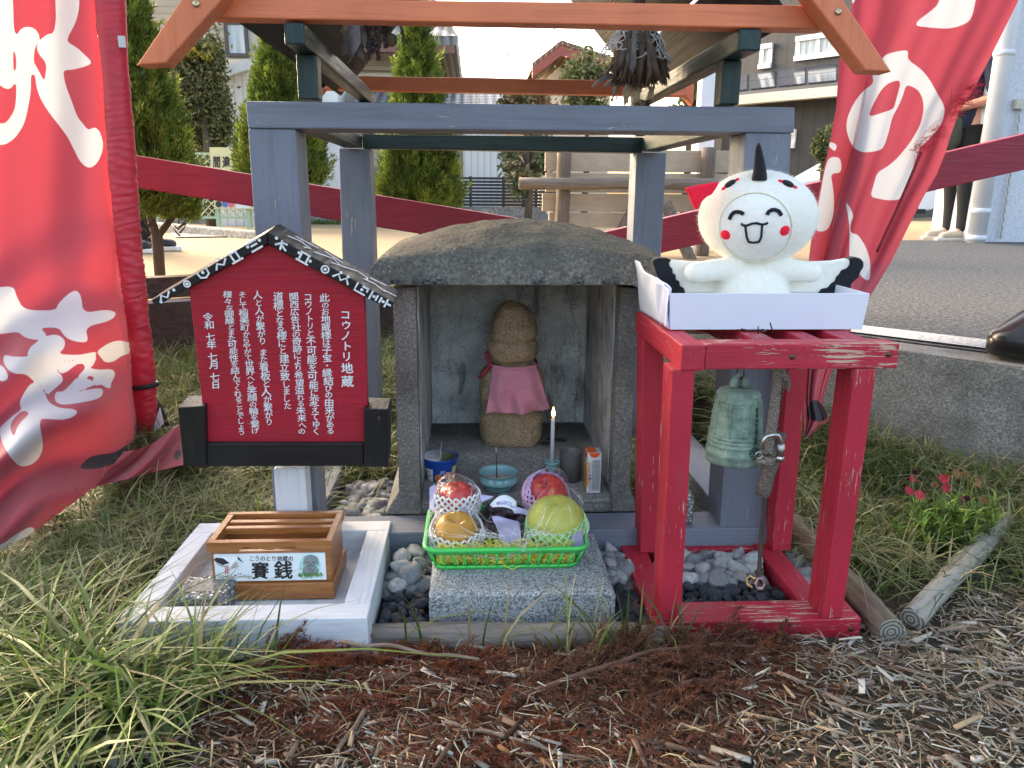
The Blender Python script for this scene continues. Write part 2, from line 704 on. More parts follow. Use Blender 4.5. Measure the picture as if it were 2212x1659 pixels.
def shrine():
 t = thing('stone_shrine', 'weathered grey stone shrine with domed roof open at the front', 'shrine', (.09, 1.66, .09))
 Y0 = 1.46
 xl0, xl1 = at(851, 700, Y0).x, at(899, 700, Y0).x
 xr0, xr1 = at(1337, 700, Y0).x, at(1376, 700, Y0).x
 zt = at(1100, 622, Y0).z
 Y1 = 1.93

 def rough_box(mb, x0, x1, y0, y1, z0, z1, n=(6, 10, 14), amp=.0022):
  # box with a slightly uneven surface
  def face(o, u, v, nu, nv):
   def fn(a, b):
    p = Vector(o) + Vector(u) * a + Vector(v) * b
    return p + Vector(noise.noise_vector(p * 28)) * amp
   mb.grid(fn, nu, nv, 0, False)
  dx, dy, dz = x1 - x0, y1 - y0, z1 - z0
  face((x0, y0, z0), (dx, 0, 0), (0, 0, dz), n[0], n[2])
  face((x0, y1, z0), (dx, 0, 0), (0, 0, dz), n[0], n[2])
  face((x0, y0, z0), (0, dy, 0), (0, 0, dz), n[1], n[2])
  face((x1, y0, z0), (0, dy, 0), (0, 0, dz), n[1], n[2])
  face((x0, y0, z0), (dx, 0, 0), (0, dy, 0), n[0], n[1])
  face((x0, y0, z1), (dx, 0, 0), (0, dy, 0), n[0], n[1])
 for x0, x1 in ((xl0, xl1), (xr0, xr1)):
  mb = MB()
  rough_box(mb, x0, x1, Y0, Y1, .09, zt)
  w = mb.build('side_wall', CONC, t)
  inner = x1 if x0 == xl0 else x0
  s = 1 if x0 == xl0 else -1
  MB().hexa([(inner + s * .0015, Y0 + .05, .12), (inner + s * .0035, Y1 - .03, .12), (inner + s * .0035, Y1 - .03, zt - .002), (inner + s * .0015, Y0 + .05, zt - .002),
                   (inner - s * .01, Y0 + .05, .12), (inner - s * .01, Y1 - .03, .12), (inner - s * .01, Y1 - .03, zt - .002), (inner - s * .01, Y0 + .05, zt - .002)]).build('plaster_face', PLAST, w)
 mb = MB()
 rough_box(mb, xl1 + .001, xr0 - .001, 1.875, Y1 - .004, .1, zt - .001, (14, 3, 14), .0015)
 mb.build('back_wall', PLAST, t)
 # floor: low front, raised ledge behind with a soft nose
 mb = MB()
 prof = [(1.455, .085), (1.455, .108), (1.47, .113), (1.60, .115), (1.628, .122), (1.645, .142), (1.67, .150), (1.872, .151), (1.872, .085)]
 nx = 18
 vs = []
 for i in range(nx + 1):
  x = xl1 - .002 + (xr0 - xl1 + .004) * i / nx
  for (y, z) in prof:
   q = Vector((x, y, z))
   vs.append(q + Vector(noise.noise_vector(q * 30)) * .002)
 k = len(prof)
 fs = [(i * k + j, (i + 1) * k + j, (i + 1) * k + j + 1, i * k + j + 1) for i in range(nx) for j in range(k - 1)]
 mb.add(vs, fs, 0, True)
 mb.build('floor_slab', concrete('shrine floor concrete', (.36, .34, .31), .6, 1, .9, .6, 170), t)
 # flared foot
 mb = MB()
 a, b = gp(829, 1114, .093), gp(1376, 1106, .093)
 for (x0, x1, o) in ((xl0, xl1, -1), (xr0, xr1, 1)):
  lo0, lo1 = (a.x, x1 + .004) if o < 0 else (x0 - .004, b.x + .004)
  mb.hexa([(lo0, 1.44, .091), (lo1, 1.44, .091), (x1 + .001, Y0 - .004, .135), (x0 - .001, Y0 - .004, .135),
                 (lo0, Y1, .091), (lo1, Y1, .091), (x1 + .001, Y1, .135), (x0 - .001, Y1, .135)])
 mb.box(xl1 + .004, xr0 - .004, 1.44, 1.454, .091, .109)
 mb.build('foot', CONC, t, bevel=.004)
 # domed roof
 xa, xb = at(821, 585, 1.6).x, at(1413, 585, 1.6).x
 cx, hw, cy, hd = (xa + xb) / 2, (xb - xa) / 2, 1.675, .262
 z0 = at(1100, 614, 1.42).z
 prof = []
 NU, NV = 96, 64

 def edge(u):
  return max(0.0, 1 - abs(u) ** 22) ** .5

 def top(u, v):
  a, b = 2 * u - 1, 2 * v - 1
  sx = math.sin(a * math.pi / 2) * .45 + a * .55
  sy = math.sin(b * math.pi / 2) * .45 + b * .55
  rim = min(edge(sx), edge(sy))
  h = .045 * rim + .061 * (1 - abs(sx) ** 1.75) * (1 - abs(sy) ** 1.9) ** .8 + .004 * rim
  x, y = cx + hw * sx, cy + hd * sy
  q = Vector((x, y, 0))
  w = noise.fractal(q * 16, 1.0, 2.0, 4) * .0055
  return Vector((x + w * .6, y + w * .6, z0 + h + w * rim))

 def bot(u, v):
  a, b = 2 * u - 1, 2 * v - 1
  sx = math.sin(a * math.pi / 2) * .45 + a * .55
  sy = math.sin(b * math.pi / 2) * .45 + b * .55
  x, y = cx + hw * sx, cy + hd * sy
  w = noise.fractal(Vector((x, y, 0)) * 16, 1.0, 2.0, 4) * .0055
  return Vector((x + w * .6, y + w * .6, z0 + noise.noise(Vector((x * 40, y * 40, 3))) * .0015))
 mb = MB()
 mb.grid(top, NU, NV)
 n1 = len(mb.v)
 mb.grid(bot, NU, NV, 0, False)
 W_ = NU + 1
 loop = [i for i in range(NU)] + [NU + j * W_ for j in range(NV)] + [NV * W_ + i for i in range(NU, 0, -1)] + [j * W_ for j in range(NV, 0, -1)]
 for i in range(len(loop)):
  a, b = loop[i], loop[(i + 1) % len(loop)]
  mb.f.append([a, b, b + n1, a + n1])
  mb.m.append(0)
  mb.s.append(False)
 mb.build('roof', CONC_TOP, t)
 return t


shrine()


# ------------------------------------------------------------------ stone statue with bib
def statue():
 m, nt, b = mk('tan granite')
 setb(b, rough=.85, spec=.25)
 v = co(nt)
 f = noi(nt, v, 260, 3, .75)
 c = ramp(nt, f, [(.3, (.10, .07, .04)), (.48, (.40, .285, .165)), (.72, (.60, .46, .30))])
 c = mixc(nt, ramp(nt, noi(nt, v, 14, 5), [(.4, .35), (.65, 0)]), c, (.10, .075, .045))
 nt.links.new(c, b.inputs['Base Color'])
 bmp(nt, b, f, .9, .002)
 Y = 1.725
 S = .4703 / 1.15732
 base = at(0, 0, Y)

 def X(px):
  return at((900 + px * .4703) / 1.15732, 840, Y).x - at((900 + 805 * .4703) / 1.15732, 840, Y).x

 def Zp(py):
  return at(1105, (520 + py * .4703) / 1.15732, Y - .02).z
 rows = [(503, 6, 805), (510, 28, 808), (524, 58, 810), (545, 84, 811), (580, 108, 812), (620, 118, 813), (670, 122, 812), (692, 123, 810), (701, 118, 808), (706, 111, 808), (714, 124, 808),
   (740, 131, 808), (772, 131, 808), (800, 122, 808), (820, 102, 808), (832, 98, 808), (846, 128, 806), (866, 158, 806), (900, 170, 806), (960, 173, 806),
   (1020, 169, 808), (1060, 160, 810), (1078, 152, 808), (1086, 146, 806), (1094, 158, 806), (1104, 163, 806), (1140, 166, 805), (1190, 166, 805), (1225, 160, 805), (1250, 145, 806), (1266, 118, 808), (1275, 70, 810)]
 cx0 = at((900 + 805 * .4703) / 1.15732, 840, Y).x
 k = (X(905) / 100)
 mb = MB()
 NN = 80
 vs, fs = [], []
 ys = sorted(set([r[0] for r in rows] + list(range(505, 1276, 6))))
 rows = [(y_, float(np.interp(y_, [r[0] for r in rows], [r[1] for r in rows])), float(np.interp(y_, [r[0] for r in rows], [r[2] for r in rows]))) for y_ in ys]
 for (py, hw, cx) in rows:
  z = Zp(py)
  w = hw * k
  d = w * (.78 if py > 840 else .95)
  for i in range(NN):
   t = 2 * math.pi * i / NN
   c_, s_ = math.cos(t), math.sin(t)
   e = .78 if py > 1080 else .9
   x = math.copysign(abs(c_) ** e, c_) * w + (cx - 805) * k
   y = math.copysign(abs(s_) ** e, s_) * d
   if 700 < py < 835 and s_ < 0:
    y -= .006 * max(0, -s_) ** 3
   q = Vector((cx0 + x, Y + y, z))
   q += Vector(noise.noise_vector(q * 26)) * .0055 + Vector(noise.noise_vector(q * 70)) * .0022
   vs.append(q)
 for j in range(len(rows) - 1):
  for i in range(NN):
   i2 = (i + 1) % NN
   fs.append((j * NN + i, j * NN + i2, (j + 1) * NN + i2, (j + 1) * NN + i))
 fs.append(list(range(NN)))
 fs.append([(len(rows) - 1) * NN + i for i in range(NN)])
 mb.add(vs, fs, 0, True)
 zb = min(v_.z for v_ in vs)
 for q in mb.v:
  pass
 o = mb.build('stone_statue', m, None, (cx0, Y, zb))
 tag(o, 'small brown stone jizo statue wearing a pink bib inside the shrine', 'statue')
 # bib: draped cloth
 pm = plain('pink cotton', (.62, .23, .30), .85, .08, 30, .3, 900, .0006, sheen=.3)
 rm = plain('rust red cord', (.30, .03, .05), .8, .1, 40, .2, 300)
 zt, zb_ = Zp(838), Zp(1062)

 def bib(u, v):
  pxl = 703 + (668 - 703) * v
  pxr = 930 + (1003 - 930) * v
  px = pxl + (pxr - pxl) * u
  py = 836 + (1066 - 836) * v + (-14 * u - 10 * (1 - u)) * v * v * .6 + 6 * math.sin(u * 3.1) * (1 - v)
  x = cx0 + (px - 805) * k
  xx = max(-1, min(1, (px - 808) / (120 + 70 * min(1, v * 2.4))))
  hw = (104 + 70 * min(1, v * 2.2)) * k
  dd = hw * (.95 - .17 * min(1, v * 3)) * math.sqrt(max(0.05, 1 - xx * xx * .75))
  fold = .0105 * v ** .6 * (math.sin(u * 21 + 1.2 * math.sin(v * 4)) * .5 + math.sin(u * 11 + 2 + v * 3) * .7 + .5 * math.sin(v * 9 + u * 6) * u * (1 - u) * 2)
  return Vector((x, Y - dd - .011 + fold, Zp(py)))
 mb = MB()
 mb.grid(bib, 70, 44)
 bb = mb.build('bib', pm, o, solid=.0016)
 mb = MB()
 pts = [bib(i / 20, 0) + Vector((0, -.001, .002)) for i in range(21)]
 mb.tube(pts, .004, 8)
 mb.build('waistband', pm, bb)
 mb = MB()
 q0 = bib(0.0, 0.0)

 def zp(px, py, dy=0.0):
  return Vector((cx0 + (px - 805) * k, q0.y + dy, Zp(py)))
 mb.tube([zp(700, 832), zp(688, 818, .01), zp(672, 790, .006), zp(664, 766, .004), zp(672, 760, .01), zp(684, 790, .012), zp(690, 815, .01)], .003, 6)
 mb.build('tie', rm, bb)
 mb = MB()
 mb.tube([zp(692, 828, .004), zp(676, 846, .0), zp(655, 870, .0), zp(630, 893, .002)], [.003, .004, .005, .003], 6)
 mb.build('tie', rm, bb)
 mb = MB()
 mb.tube([zp(690, 822, .004), zp(664, 850, .006), zp(640, 880, .008)], [.003, .003, .002], 6)
 mb.build('tie', rm, bb)
 mb = MB()
 mb.tube([zp(928, 832), zp(934, 824, .02), zp(930, 815, .05)], .003, 6)
 mb.build('tie', rm, bb)


statue()

# ------------------------------------------------------------------ house-shaped sign board
def pl(px, py, P0, N):
 d = ray(px, py)
 return CAMP + d * ((Vector(P0) - CAMP).dot(N) / d.dot(N))


def dz(z, ox, oy, k):           # picture-zoom coordinates to picture coordinates
 return (ox + z[0] * k, oy + z[1] * k)


def house_sign():
 LEAN = rad(8)
 N = Vector((0, math.cos(LEAN), math.sin(LEAN)))
 P0 = at(600, 1008, 1.29)
 bk = N

 def Z(x, y):
  return dz((x, y), 311.06, 466.6, .33333)
 t = thing('house_shaped_sign', 'red house-shaped board with white handwritten lines under a black gable roof', 'sign', (P0.x, 1.31, .06))

 def plate(name, pts, front, dep, m, bev=.0015):
  vs = [pl(x, y, P0 - bk * front, N) for x, y in pts]
  mb = MB()
  n = len(vs)
  vs2 = vs + [p + bk * dep for p in vs]
  mb.add(vs2, [list(range(n)), list(range(2 * n - 1, n - 1, -1))] + [(i, i + n, (i + 1) % n + n, (i + 1) % n) for i in range(n)])
  return mb.build(name, m, t, bevel=bev)
 RB = painted('red sign paint', (.36, .014, .032), 'x', .06, (.5, .4, .35), .42)
 bd = plate('board', [(408, 622), (578, 527), (787, 638), (796, 958), (446, 958)], 0, .018, RB)
 M['blackroof'] = painted('black roof paint', (.012, .012, .014), 'y', .12, (.3, .27, .23), .45)
 rl = plate('roof_bar', [(326, 648), (577, 502), (577, 527), (336, 663)], .012, .075, M['blackroof'])
 rr = plate('roof_bar', [(579, 502), (852, 654), (841, 670), (579, 527)], .012, .075, M['blackroof'])
 plate('base_rail', [(446, 958), (785, 958), (785, 1007), (446, 1008)], .008, .035, M['black'])
 plate('base_block', [(384, 880), (442, 877), (445, 1007), (396, 1008)], .014, .05, M['blackz'])
 plate('base_block', [(786, 883), (839, 884), (838, 1009), (786, 1009)], .014, .05, M['blackz'])
 p, q = at(590, 1010, 1.305), at(659, 1010, 1.305)
 MB().box(p.x, q.x, 1.305, 1.345, .058, p.z - .002).build('post', M['whitez'], t, bevel=.002)
 # lettering
 mb = MB()
 cols = [('コウノトリ地蔵', (1308, 640), (1320, 1072), 74, .02), ('此のお地蔵様は子宝・縁結びの由来がある', (1170, 530), (1208, 1392), 58, .012),
   ('コウノトリと不可能を可能に変えてゆく', (1065, 525), (1116, 1395), 58, .012), ('関西広告社の奇跡により希望溢れる未来への', (972, 522), (1026, 1395), 56, .01),
   ('道標となる様にと建立致しました', (870, 522), (932, 1230), 58, .01), ('人と人が繋がり また看板と人が繋がり', (738, 512), (812, 1335), 57, .01),
   ('そして稲美町からやがて世界へと笑顔の輪を繋げ', (634, 510), (724, 1392), 56, .008), ('様々な御縁とまた可能性を結んでくれることでしょう', (540, 508), (636, 1402), 54, .008),
   ('令和 七年 七月 七日', (415, 655), (468, 1095), 56, .014)]
 ex = lambda x, y: pl(*Z(x, -y), P0 - bk * .0009, N)
 kana = set('のおはびがあるコウトリとをにえてゆくよりれへなしまたもそからやとげんでこうょノ・')
 for txt, a, b, size, off in cols:
  n = len(txt)
  wts = [(.86 if ch in kana else 1.08) if ch != ' ' else .55 for ch in txt]
  tot = sum(wts) - wts[0] / 2 - wts[-1] / 2
  acc = 0
  sqy = min(.98, (b[1] - a[1]) / tot * 1.06 / size)
  for i, ch in enumerate(txt):
   f = acc / tot
   if i + 1 < n:
    acc += (wts[i] + wts[i + 1]) / 2
   if ch == ' ':
    continue
   x = a[0] + (b[0] - a[0]) * f + rng.normal(0, 2.0)
   y = a[1] + (b[1] - a[1]) * f
   s = size * (.92 if ch in kana else 1.1) * rng.uniform(.94, 1.06)
   put_glyph(mb, ch, x, -y, s, ex, 0, 0, rot=rng.normal(.03, .045), sq=(1.04, sqy), bold=off + .004)
 mb.build('lettering', M['ink'], bd, recalc=False)
 # painted signs along the roof bars
 def strokes(name, par, a, b, top, fr):
  A, B_ = pl(*Z(*a), P0 - bk * fr, N), pl(*Z(*b), P0 - bk * fr, N)
  Xd = (B_ - A)
  Lg = Xd.length
  Xd.normalize()
  Yd = N.cross(Xd)
  if Yd.z < 0:
   Yd = -Yd
  O = A
  mb = MB()
  u = Lg / 10.0
  w = .0031

  def S(pts, c, ww=w):
   mb.stroke([(c * u + x * .017, y * .0085) for x, y in pts], ww, O, Xd, Yd)

  def C(c, r=.006, th=.0024):
   mb.disc((c * u, 0), r, O, Xd, Yd, 18, 0, r - th)

  def D(c, dx=0, dy=0, r=.0026):
   mb.disc((c * u + dx, dy), r, O, Xd, Yd, 10)
  return S, C, D, mb
 S, C, D, mb = strokes('glyphs', rl, (60, 565), (800, 142), None, .0126)
 S([(-.6, -.5), (-.2, .5), (.2, -.4), (.7, .5)], 1.0)
 D(.55, 0, -.004), D(1.9, 0, .002)
 C(3.0), D(3.0)
 S([(-.5, .8), (-.45, -.3), (0, -.7), (.45, -.3), (.5, .8)], 4.5)
 D(4.5, 0, .003)
 S([(-.7, -.5), (-.3, .4), (.2, -.3), (.7, .6)], 6.0)
 D(6.0, .002, .009)
 S([(-.6, -.9), (.6, -.9)], 7.2), S([(-.4, .8), (.4, .8)], 7.2), S([(-.3, .8), (-.3, -.9)], 7.2), S([(.3, .8), (.3, -.9)], 7.2)
 S([(-.5, .8), (.4, .8)], 8.9), S([(-.4, .1), (.3, .1)], 8.9), S([(-.6, -.8), (.6, -.8)], 8.9), D(8.4, 0, .003), D(9.4, 0, .003)
 mb.build('painted_marks', M['ink'], rl, recalc=False)
 S, C, D, mb = strokes('glyphs', rr, (806, 142), (1605, 585), None, .0126)
 S([(-.5, -.5), (0, .5), (.5, .6)], 1.0), S([(-.1, .9), (.1, -.9)], 1.0), S([(.1, 0), (.6, -.6)], 1.0)
 D(.5, 0, .006), D(2.35, 0, .003), D(3.3)
 S([(-.5, .8), (.5, .8)], 2.8), S([(-.6, -.9), (.6, -.9)], 2.8), S([(-.35, .8), (-.35, -.9)], 2.8), S([(.35, .8), (.35, -.9)], 2.8)
 C(4.5, .007, .0026), D(4.5)
 S([(-.9, -.5), (-.5, .5), (-.1, -.4), (.3, .5), (.7, -.5)], 5.9), D(5.6, 0, .008), D(6.2, 0, .008)
 S([(-.6, .9), (-.6, -.7), (.5, -.7)], 7.5), S([(-.1, .7), (.6, .7)], 7.5), D(7.5), S([(.5, .7), (.5, .0)], 7.5)
 S([(-.8, .9), (-.8, -.9)], 8.9), S([(.8, .9), (.8, -.9)], 8.9), S([(-.2, .6), (-.2, -.6)], 8.9), S([(.2, .6), (.2, -.6)], 8.9), D(8.7, -.004), D(9.1, .004), S([(.8, 0), (1.3, .0)], 8.9)
 mb.build('painted_marks', M['ink'], rr, recalc=False)
 # rougher marks on the upper side of the right bar
 a, b = pl(*Z(812, 104), P0 - bk * .012, N), pl(*Z(1618, 556), P0 - bk * .012, N)
 Xd = (b - a).normalized()
 up = N.cross(Xd)
 up = up if up.z > 0 else -up
 mb = MB()
 L = (b - a).length
 for c, pts in ((.2, [(-.02, .03), (0, .04), (.02, .03), (.01, .02)]), (.24, [(-.02, .05), (.02, .055)]), (.42, [(-.02, .025), (.01, .045), (.025, .03), (.01, .02)]), (.45, [(-.015, .058), (.02, .05)]),
                   (.66, [(-.025, .03), (0, .05), (.02, .045), (.02, .028)]), (.82, [(-.02, .03), (.0, .035), (.02, .025)]), (.86, [(-.02, .052), (.01, .06)]), (.95, [(-.01, .03), (.012, .033)])):
  mb.stroke([(c * L + x, y) for x, y in pts], .004, a + up * .0006, Xd, bk)
 mb.build('painted_marks', M['ink'], rr, recalc=False)


house_sign()


# ------------------------------------------------------------------ white tray, offering box, glass blocks
def Zt(x, y):
 return dz((x, y), 241.94, 1071.43, .28125)


def tray():
 x0, x1 = -.533, -.164
 y0 = gp(500, 1340, .1).y
 y1 = 1.396
 t = thing('white_wooden_tray', 'white painted wooden frame tray lying on the grass under the offering box', 'tray', ((x0 + x1) / 2, (y0 + y1) / 2, .03))
 r = .044
 zb, zt = .032, .1
 MB().box(x0, x1, y0, y0 + r, zb, zt).build('rail', M['whitex'], t, bevel=.002)
 MB().box(x0 + .001, x1 - .001, y1 - r, y1, zb, zt - .001).build('rail', M['whitex'], t, bevel=.002)
 MB().box(x0 + .001, x0 + r - .004, y0 + r + .0008, y1 - r - .0008, zb, zt - .0005).build('rail', M['whitey'], t, bevel=.002)
 MB().box(x1 - r + .002, x1 - .001, y0 + r + .0008, y1 - r - .0008, zb, zt - .0005).build('rail', M['whitey'], t, bevel=.002)
 fm = painted('worn white floor', (.6, .6, .6), 'y', .85, (.2, .19, .17), .7, dirt=(.1, .1, .09))
 MB().box(x0 + .02, x1 - .02, y0 + .02, y1 - .02, .045, .058).build('floor_board', fm, t)


tray()


def oak():
 m, nt, b = mk('honey stained wood')
 setb(b, rough=.35, spec=.5, coat=.15)
 g = noi(nt, co(nt, (.06, 1, 1)), 160, 5, .6, .6)
 h = noi(nt, co(nt, (.12, 1, 1)), 420, 3, .7)
 c = ramp(nt, g, [(.3, (.20, .066, .016)), (.55, (.34, .13, .035)), (.75, (.42, .18, .055))])
 c = mixc(nt, ramp(nt, h, [(.3, .5), (.42, 0)]), c, (.14, .042, .01))
 nt.links.new(c, b.inputs['Base Color'])
 bmp(nt, b, h, .15, .0006)
 return m


OAK = oak()


def offering_box():
 Yb = gp(*Zt(1300, 798), .06).y
 f = lambda x, y, Y=None: at(*Zt(x, y), Y or Yb)
 xl, xr = f(757, 700).x, f(1706, 700).x
 zb = .0605
 zp = f(1300, 672).z
 t = thing('offering_box', 'honey brown wooden offering box with slatted top and white label', 'box', ((xl + xr) / 2, Yb + .06, zb))
 zt = f(1200, 345, Yb + .004).z
 yb2 = gp(*Zt(1300, 126), zt).y
 dep = yb2 - Yb - .006
 MB().box(xl, xr, Yb, Yb + dep + .012, zb, zp).build('plinth', OAK, t, bevel=.0015)
 bl, br = f(750, 560, Yb + .006).x, f(1681, 560, Yb + .006).x
 xa = max(bl, xl + .003)
 Y0 = Yb + .006
 Y1 = Y0 + dep
 ub = f(1200, 424, Y0).z
 w = .009
 mb = MB()
 mb.box(xa, br, Y0, Y0 + w, zp + .0002, ub)
 mb.build('front_panel', OAK, t, bevel=.001)
 MB().box(xa, xa + w, Y0 + w + .0003, Y1 - w, zp + .0002, ub).build('side_panel', OAK, t)
 MB().box(br - w, br, Y0 + w + .0003, Y1 - w, zp + .0002, ub).build('side_panel', OAK, t)
 MB().box(xa, br, Y1 - w + .0003, Y1, zp + .0002, ub).build('back_panel', OAK, t)
 # upper collar, lower edge of the front cut in a soft curve
 ul, ur = f(723, 385, Yb).x, f(1687, 385, Yb).x
 zu0, zu1 = f(1200, 426, Yb).z, zt
 n = 40
 mb = MB()
 fr = []
 for i in range(n + 1):
  u = i / n
  s = 0.0
  if .25 < u < .75:
   q = (u - .25) / .5
   s = .0085 * (min(1, q / .09, (1 - q) / .09)) - .0042 * math.exp(-((q - .5) / .16) ** 2) - .004 * math.exp(-((q - .5) / .3) ** 2) * .5
  fr.append((ul + (ur - ul) * u, zu0 + max(0, s)))
 vs, fs = [], []
 for x, z in fr:
  vs += [(x, Yb, z), (x, Yb, zu1), (x, Yb + .011, z), (x, Yb + .011, zu1)]
 for i in range(n):
  a, b = 4 * i, 4 * i + 4
  fs += [(a, b, b + 1, a + 1), (a + 2, a + 3, b + 3, b + 2), (a + 1, b + 1, b + 3, a + 3), (a, a + 2, b + 2, b)]
 fs += [(0, 1, 3, 2), (4 * n, 4 * n + 2, 4 * n + 3, 4 * n + 1)]
 mb.add(vs, fs)
 mb.build('collar', OAK, t)
 YB2 = Y1 + .006
 MB().box(ul, ul + .011, Yb + .0113, YB2 - .0113, zu0, zu1 - .0003).build('collar', OAK, t, bevel=.0008)
 MB().box(ur - .011, ur, Yb + .0113, YB2 - .0113, zu0, zu1 - .0003).build('collar', OAK, t, bevel=.0008)
 MB().box(ul, ur, YB2 - .011, YB2, zu0, zu1).build('collar', OAK, t, bevel=.0008)
 for zy in (238, 192):
  p = gp(*Zt(1270, zy), zt - .004)
  MB().box(ul + .0113, ur - .0113, p.y - .006, p.y + .006, zt - .014, zt - .003).build('slat', OAK, t, bevel=.001)
 # inner chute board
 MB().hexa([(ul + .012, Y0 + .012, zu0 - .02), (ur - .012, Y0 + .012, zu0 - .02), (ur - .012, Y1 - .012, zu0 - .004), (ul + .012, Y1 - .012, zu0 - .004),
               (ul + .012, Y0 + .012, zu0 - .026), (ur - .012, Y0 + .012, zu0 - .026), (ur - .012, Y1 - .012, zu0 - .01), (ul + .012, Y1 - .012, zu0 - .01)]).build('chute_board', OAK, t)
 # label plate
 Yl = Y0 - .0025
 g = lambda x, y, o=0.0: f(x, y, Yl - o)
 a, b = g(779, 449), g(1647, 642)
 PM = plain('white label plate', (.72, .77, .78), .35, .02, 20, 0)
 lb = MB().box(a.x, b.x, Yl, Yl + .0024, b.z, a.z).build('label_plate', PM, t)
 mb = MB()
 ex = lambda x, y: g(x, -y, .0006)
 text_line(mb, 'こうのとり地蔵の', 1072, -481, 43, ex, 0, 0, 1.0, bold=.012)
 put_glyph(mb, '賽', 1138, -574, 138, ex, 0, 0, bold=.026)
 put_glyph(mb, '銭', 1316, -570, 146, ex, 0, 0, bold=.026)
 mb.build('lettering', plain('black print', (.012, .012, .014), .4, 0, 10, 0), lb, recalc=False)
 # little painted stork and stone figure
 INK = [plain('stork white', (.82, .84, .86), .4, .06, 300, 0), plain('stork black', (.02, .022, .03), .4, .2, 300, 0), plain('stork red', (.6, .05, .04), .4, .05, 50, 0),
           plain('nest straw', (.42, .30, .17), .5, .3, 500, 0), plain('figure grey', (.22, .25, .24), .5, .25, 300, 0), plain('figure green', (.12, .30, .04), .5, .35, 400, 0), plain('pale mint wash', (.38, .68, .62), .5, .1, 100, 0), plain('stork shade', (.42, .38, .34), .5, .1, 100, 0)]
 mb = MB()

 def P(pts, mat, o):
  mb.add([g(x, y, o) for x, y in pts], [list(range(len(pts)))], mat)

 def E(cx, cy, rx, ry, mat, o, n=24, a0=0, a1=2 * math.pi):
  P([(cx + rx * math.cos(a0 + (a1 - a0) * i / n), cy + ry * math.sin(a0 + (a1 - a0) * i / n)) for i in range(n)], mat, o)

 def Lx(pts, w, mat, o):
  for (x0, y0), (x1, y1) in zip(pts, pts[1:]):
   d = math.hypot(x1 - x0, y1 - y0)
   nx, ny = -(y1 - y0) / d * w / 2, (x1 - x0) / d * w / 2
   P([(x0 + nx, y0 + ny), (x1 + nx, y1 + ny), (x1 - nx, y1 - ny), (x0 - nx, y0 - ny)], mat, o)
 for i in range(46):
  x = 800 + rng.uniform(0, 255)
  y = 622 + rng.normal(0, 8)
  L_ = rng.uniform(18, 45)
  Lx([(x, y), (x + L_, y + rng.normal(0, 6))], 3, 3, .0007)
 E(862, 508, 62, 38, 7, .0006)
 E(868, 500, 64, 34, 0, .0008)
 P([(900, 480), (935, 455), (952, 452), (972, 462), (974, 478), (962, 490), (966, 520), (955, 545), (925, 555), (895, 545)], 0, .0009)
 P([(950, 500), (966, 515), (958, 545), (930, 556), (905, 552)], 7, .001)
 P([(782, 488), (800, 474), (850, 478), (880, 492), (905, 515), (880, 522), (850, 532), (815, 516), (790, 500)], 1, .0011)
 P([(840, 466), (880, 468), (915, 490), (900, 512), (870, 490)], 0, .0012)
 P([(962, 470), (975, 474), (1012, 516), (966, 486)], 1, .0011)
 E(964, 468, 4, 4, 2, .0013, 8)
 Lx([(874, 545), (872, 602)], 8, 2, .001)
 Lx([(890, 545), (890, 600)], 8, 2, .001)
 for cx in (925, 975, 995):
  E(cx, 606, 14, 10, 0, .0009, 10)
  E(cx - 4, 600, 6, 5, 1, .001, 8)
 mb.build('stork_picture', INK, lb, recalc=False)
 mb = MB()
 E(1520, 540, 82, 92, 6, .0005)
 E(1528, 500, 55, 42, 4, .0008)
 E(1525, 570, 58, 46, 4, .0008)
 E(1475, 516, 8, 22, 4, .0009, 12)
 E(1580, 516, 8, 22, 4, .0009, 12)
 for cx in (1502, 1552):
  Lx([(cx - 17, 505), (cx - 6, 512), (cx + 6, 512), (cx + 17, 505)], 3.4, 1, .001)
 Lx([(1528, 508), (1526, 522), (1530, 523)], 2.5, 1, .001)
 Lx([(1514, 533), (1528, 537), (1542, 533)], 2.5, 1, .001)
 Lx([(1470, 480), (1485, 466), (1528, 456), (1570, 468), (1584, 490)], 3, 1, .001)
 Lx([(1500, 548), (1520, 590), (1536, 590), (1556, 548)], 3, 1, .001)
 Lx([(1528, 545), (1528, 590)], 3, 1, .001)
 Lx([(1470, 560), (1472, 600)], 3, 1, .001), Lx([(1584, 560), (1582, 600)], 3, 1, .001)
 for i in range(90):
  x = 1432 + rng.uniform(0, 185)
  y = 615 + rng.normal(0, 9)
  Lx([(x, y), (x + rng.normal(0, 8), y - rng.uniform(8, 26))], 4, 5, .0012)
 mb.build('statue_picture', INK, lb, recalc=False)


offering_box()


def glass_mat():
 m, nt, b = mk('bubbly glass')
 setb(b, (.62, .63, .62), .18, 0, .7)
 v = co(nt)
 c = ramp(nt, vor(nt, v, 170), [(.1, (.85, .85, .85)), (.35, (.32, .32, .31)), (.6, (.12, .12, .12))])
 c = mixc(nt, ramp(nt, noi(nt, v, 60, 4), [(.45, 0), (.6, 1)]), c, (.16, .155, .15))
 nt.links.new(c, b.inputs['Base Color'])
 t = nt.nodes.new('ShaderNodeBsdfTransparent')
 x = nt.nodes.new('ShaderNodeMixShader')
 x.inputs[0].default_value = .12
 nt.links.new(b.outputs[0], x.inputs[1])
 nt.links.new(t.outputs[0], x.inputs[2])
 nt.links.new(x.outputs[0], nt.nodes['Material Output'].inputs[0])
 bmp(nt, b, vor(nt, v, 150), 1.0, .004)
 return m


GLASSB = glass_mat()


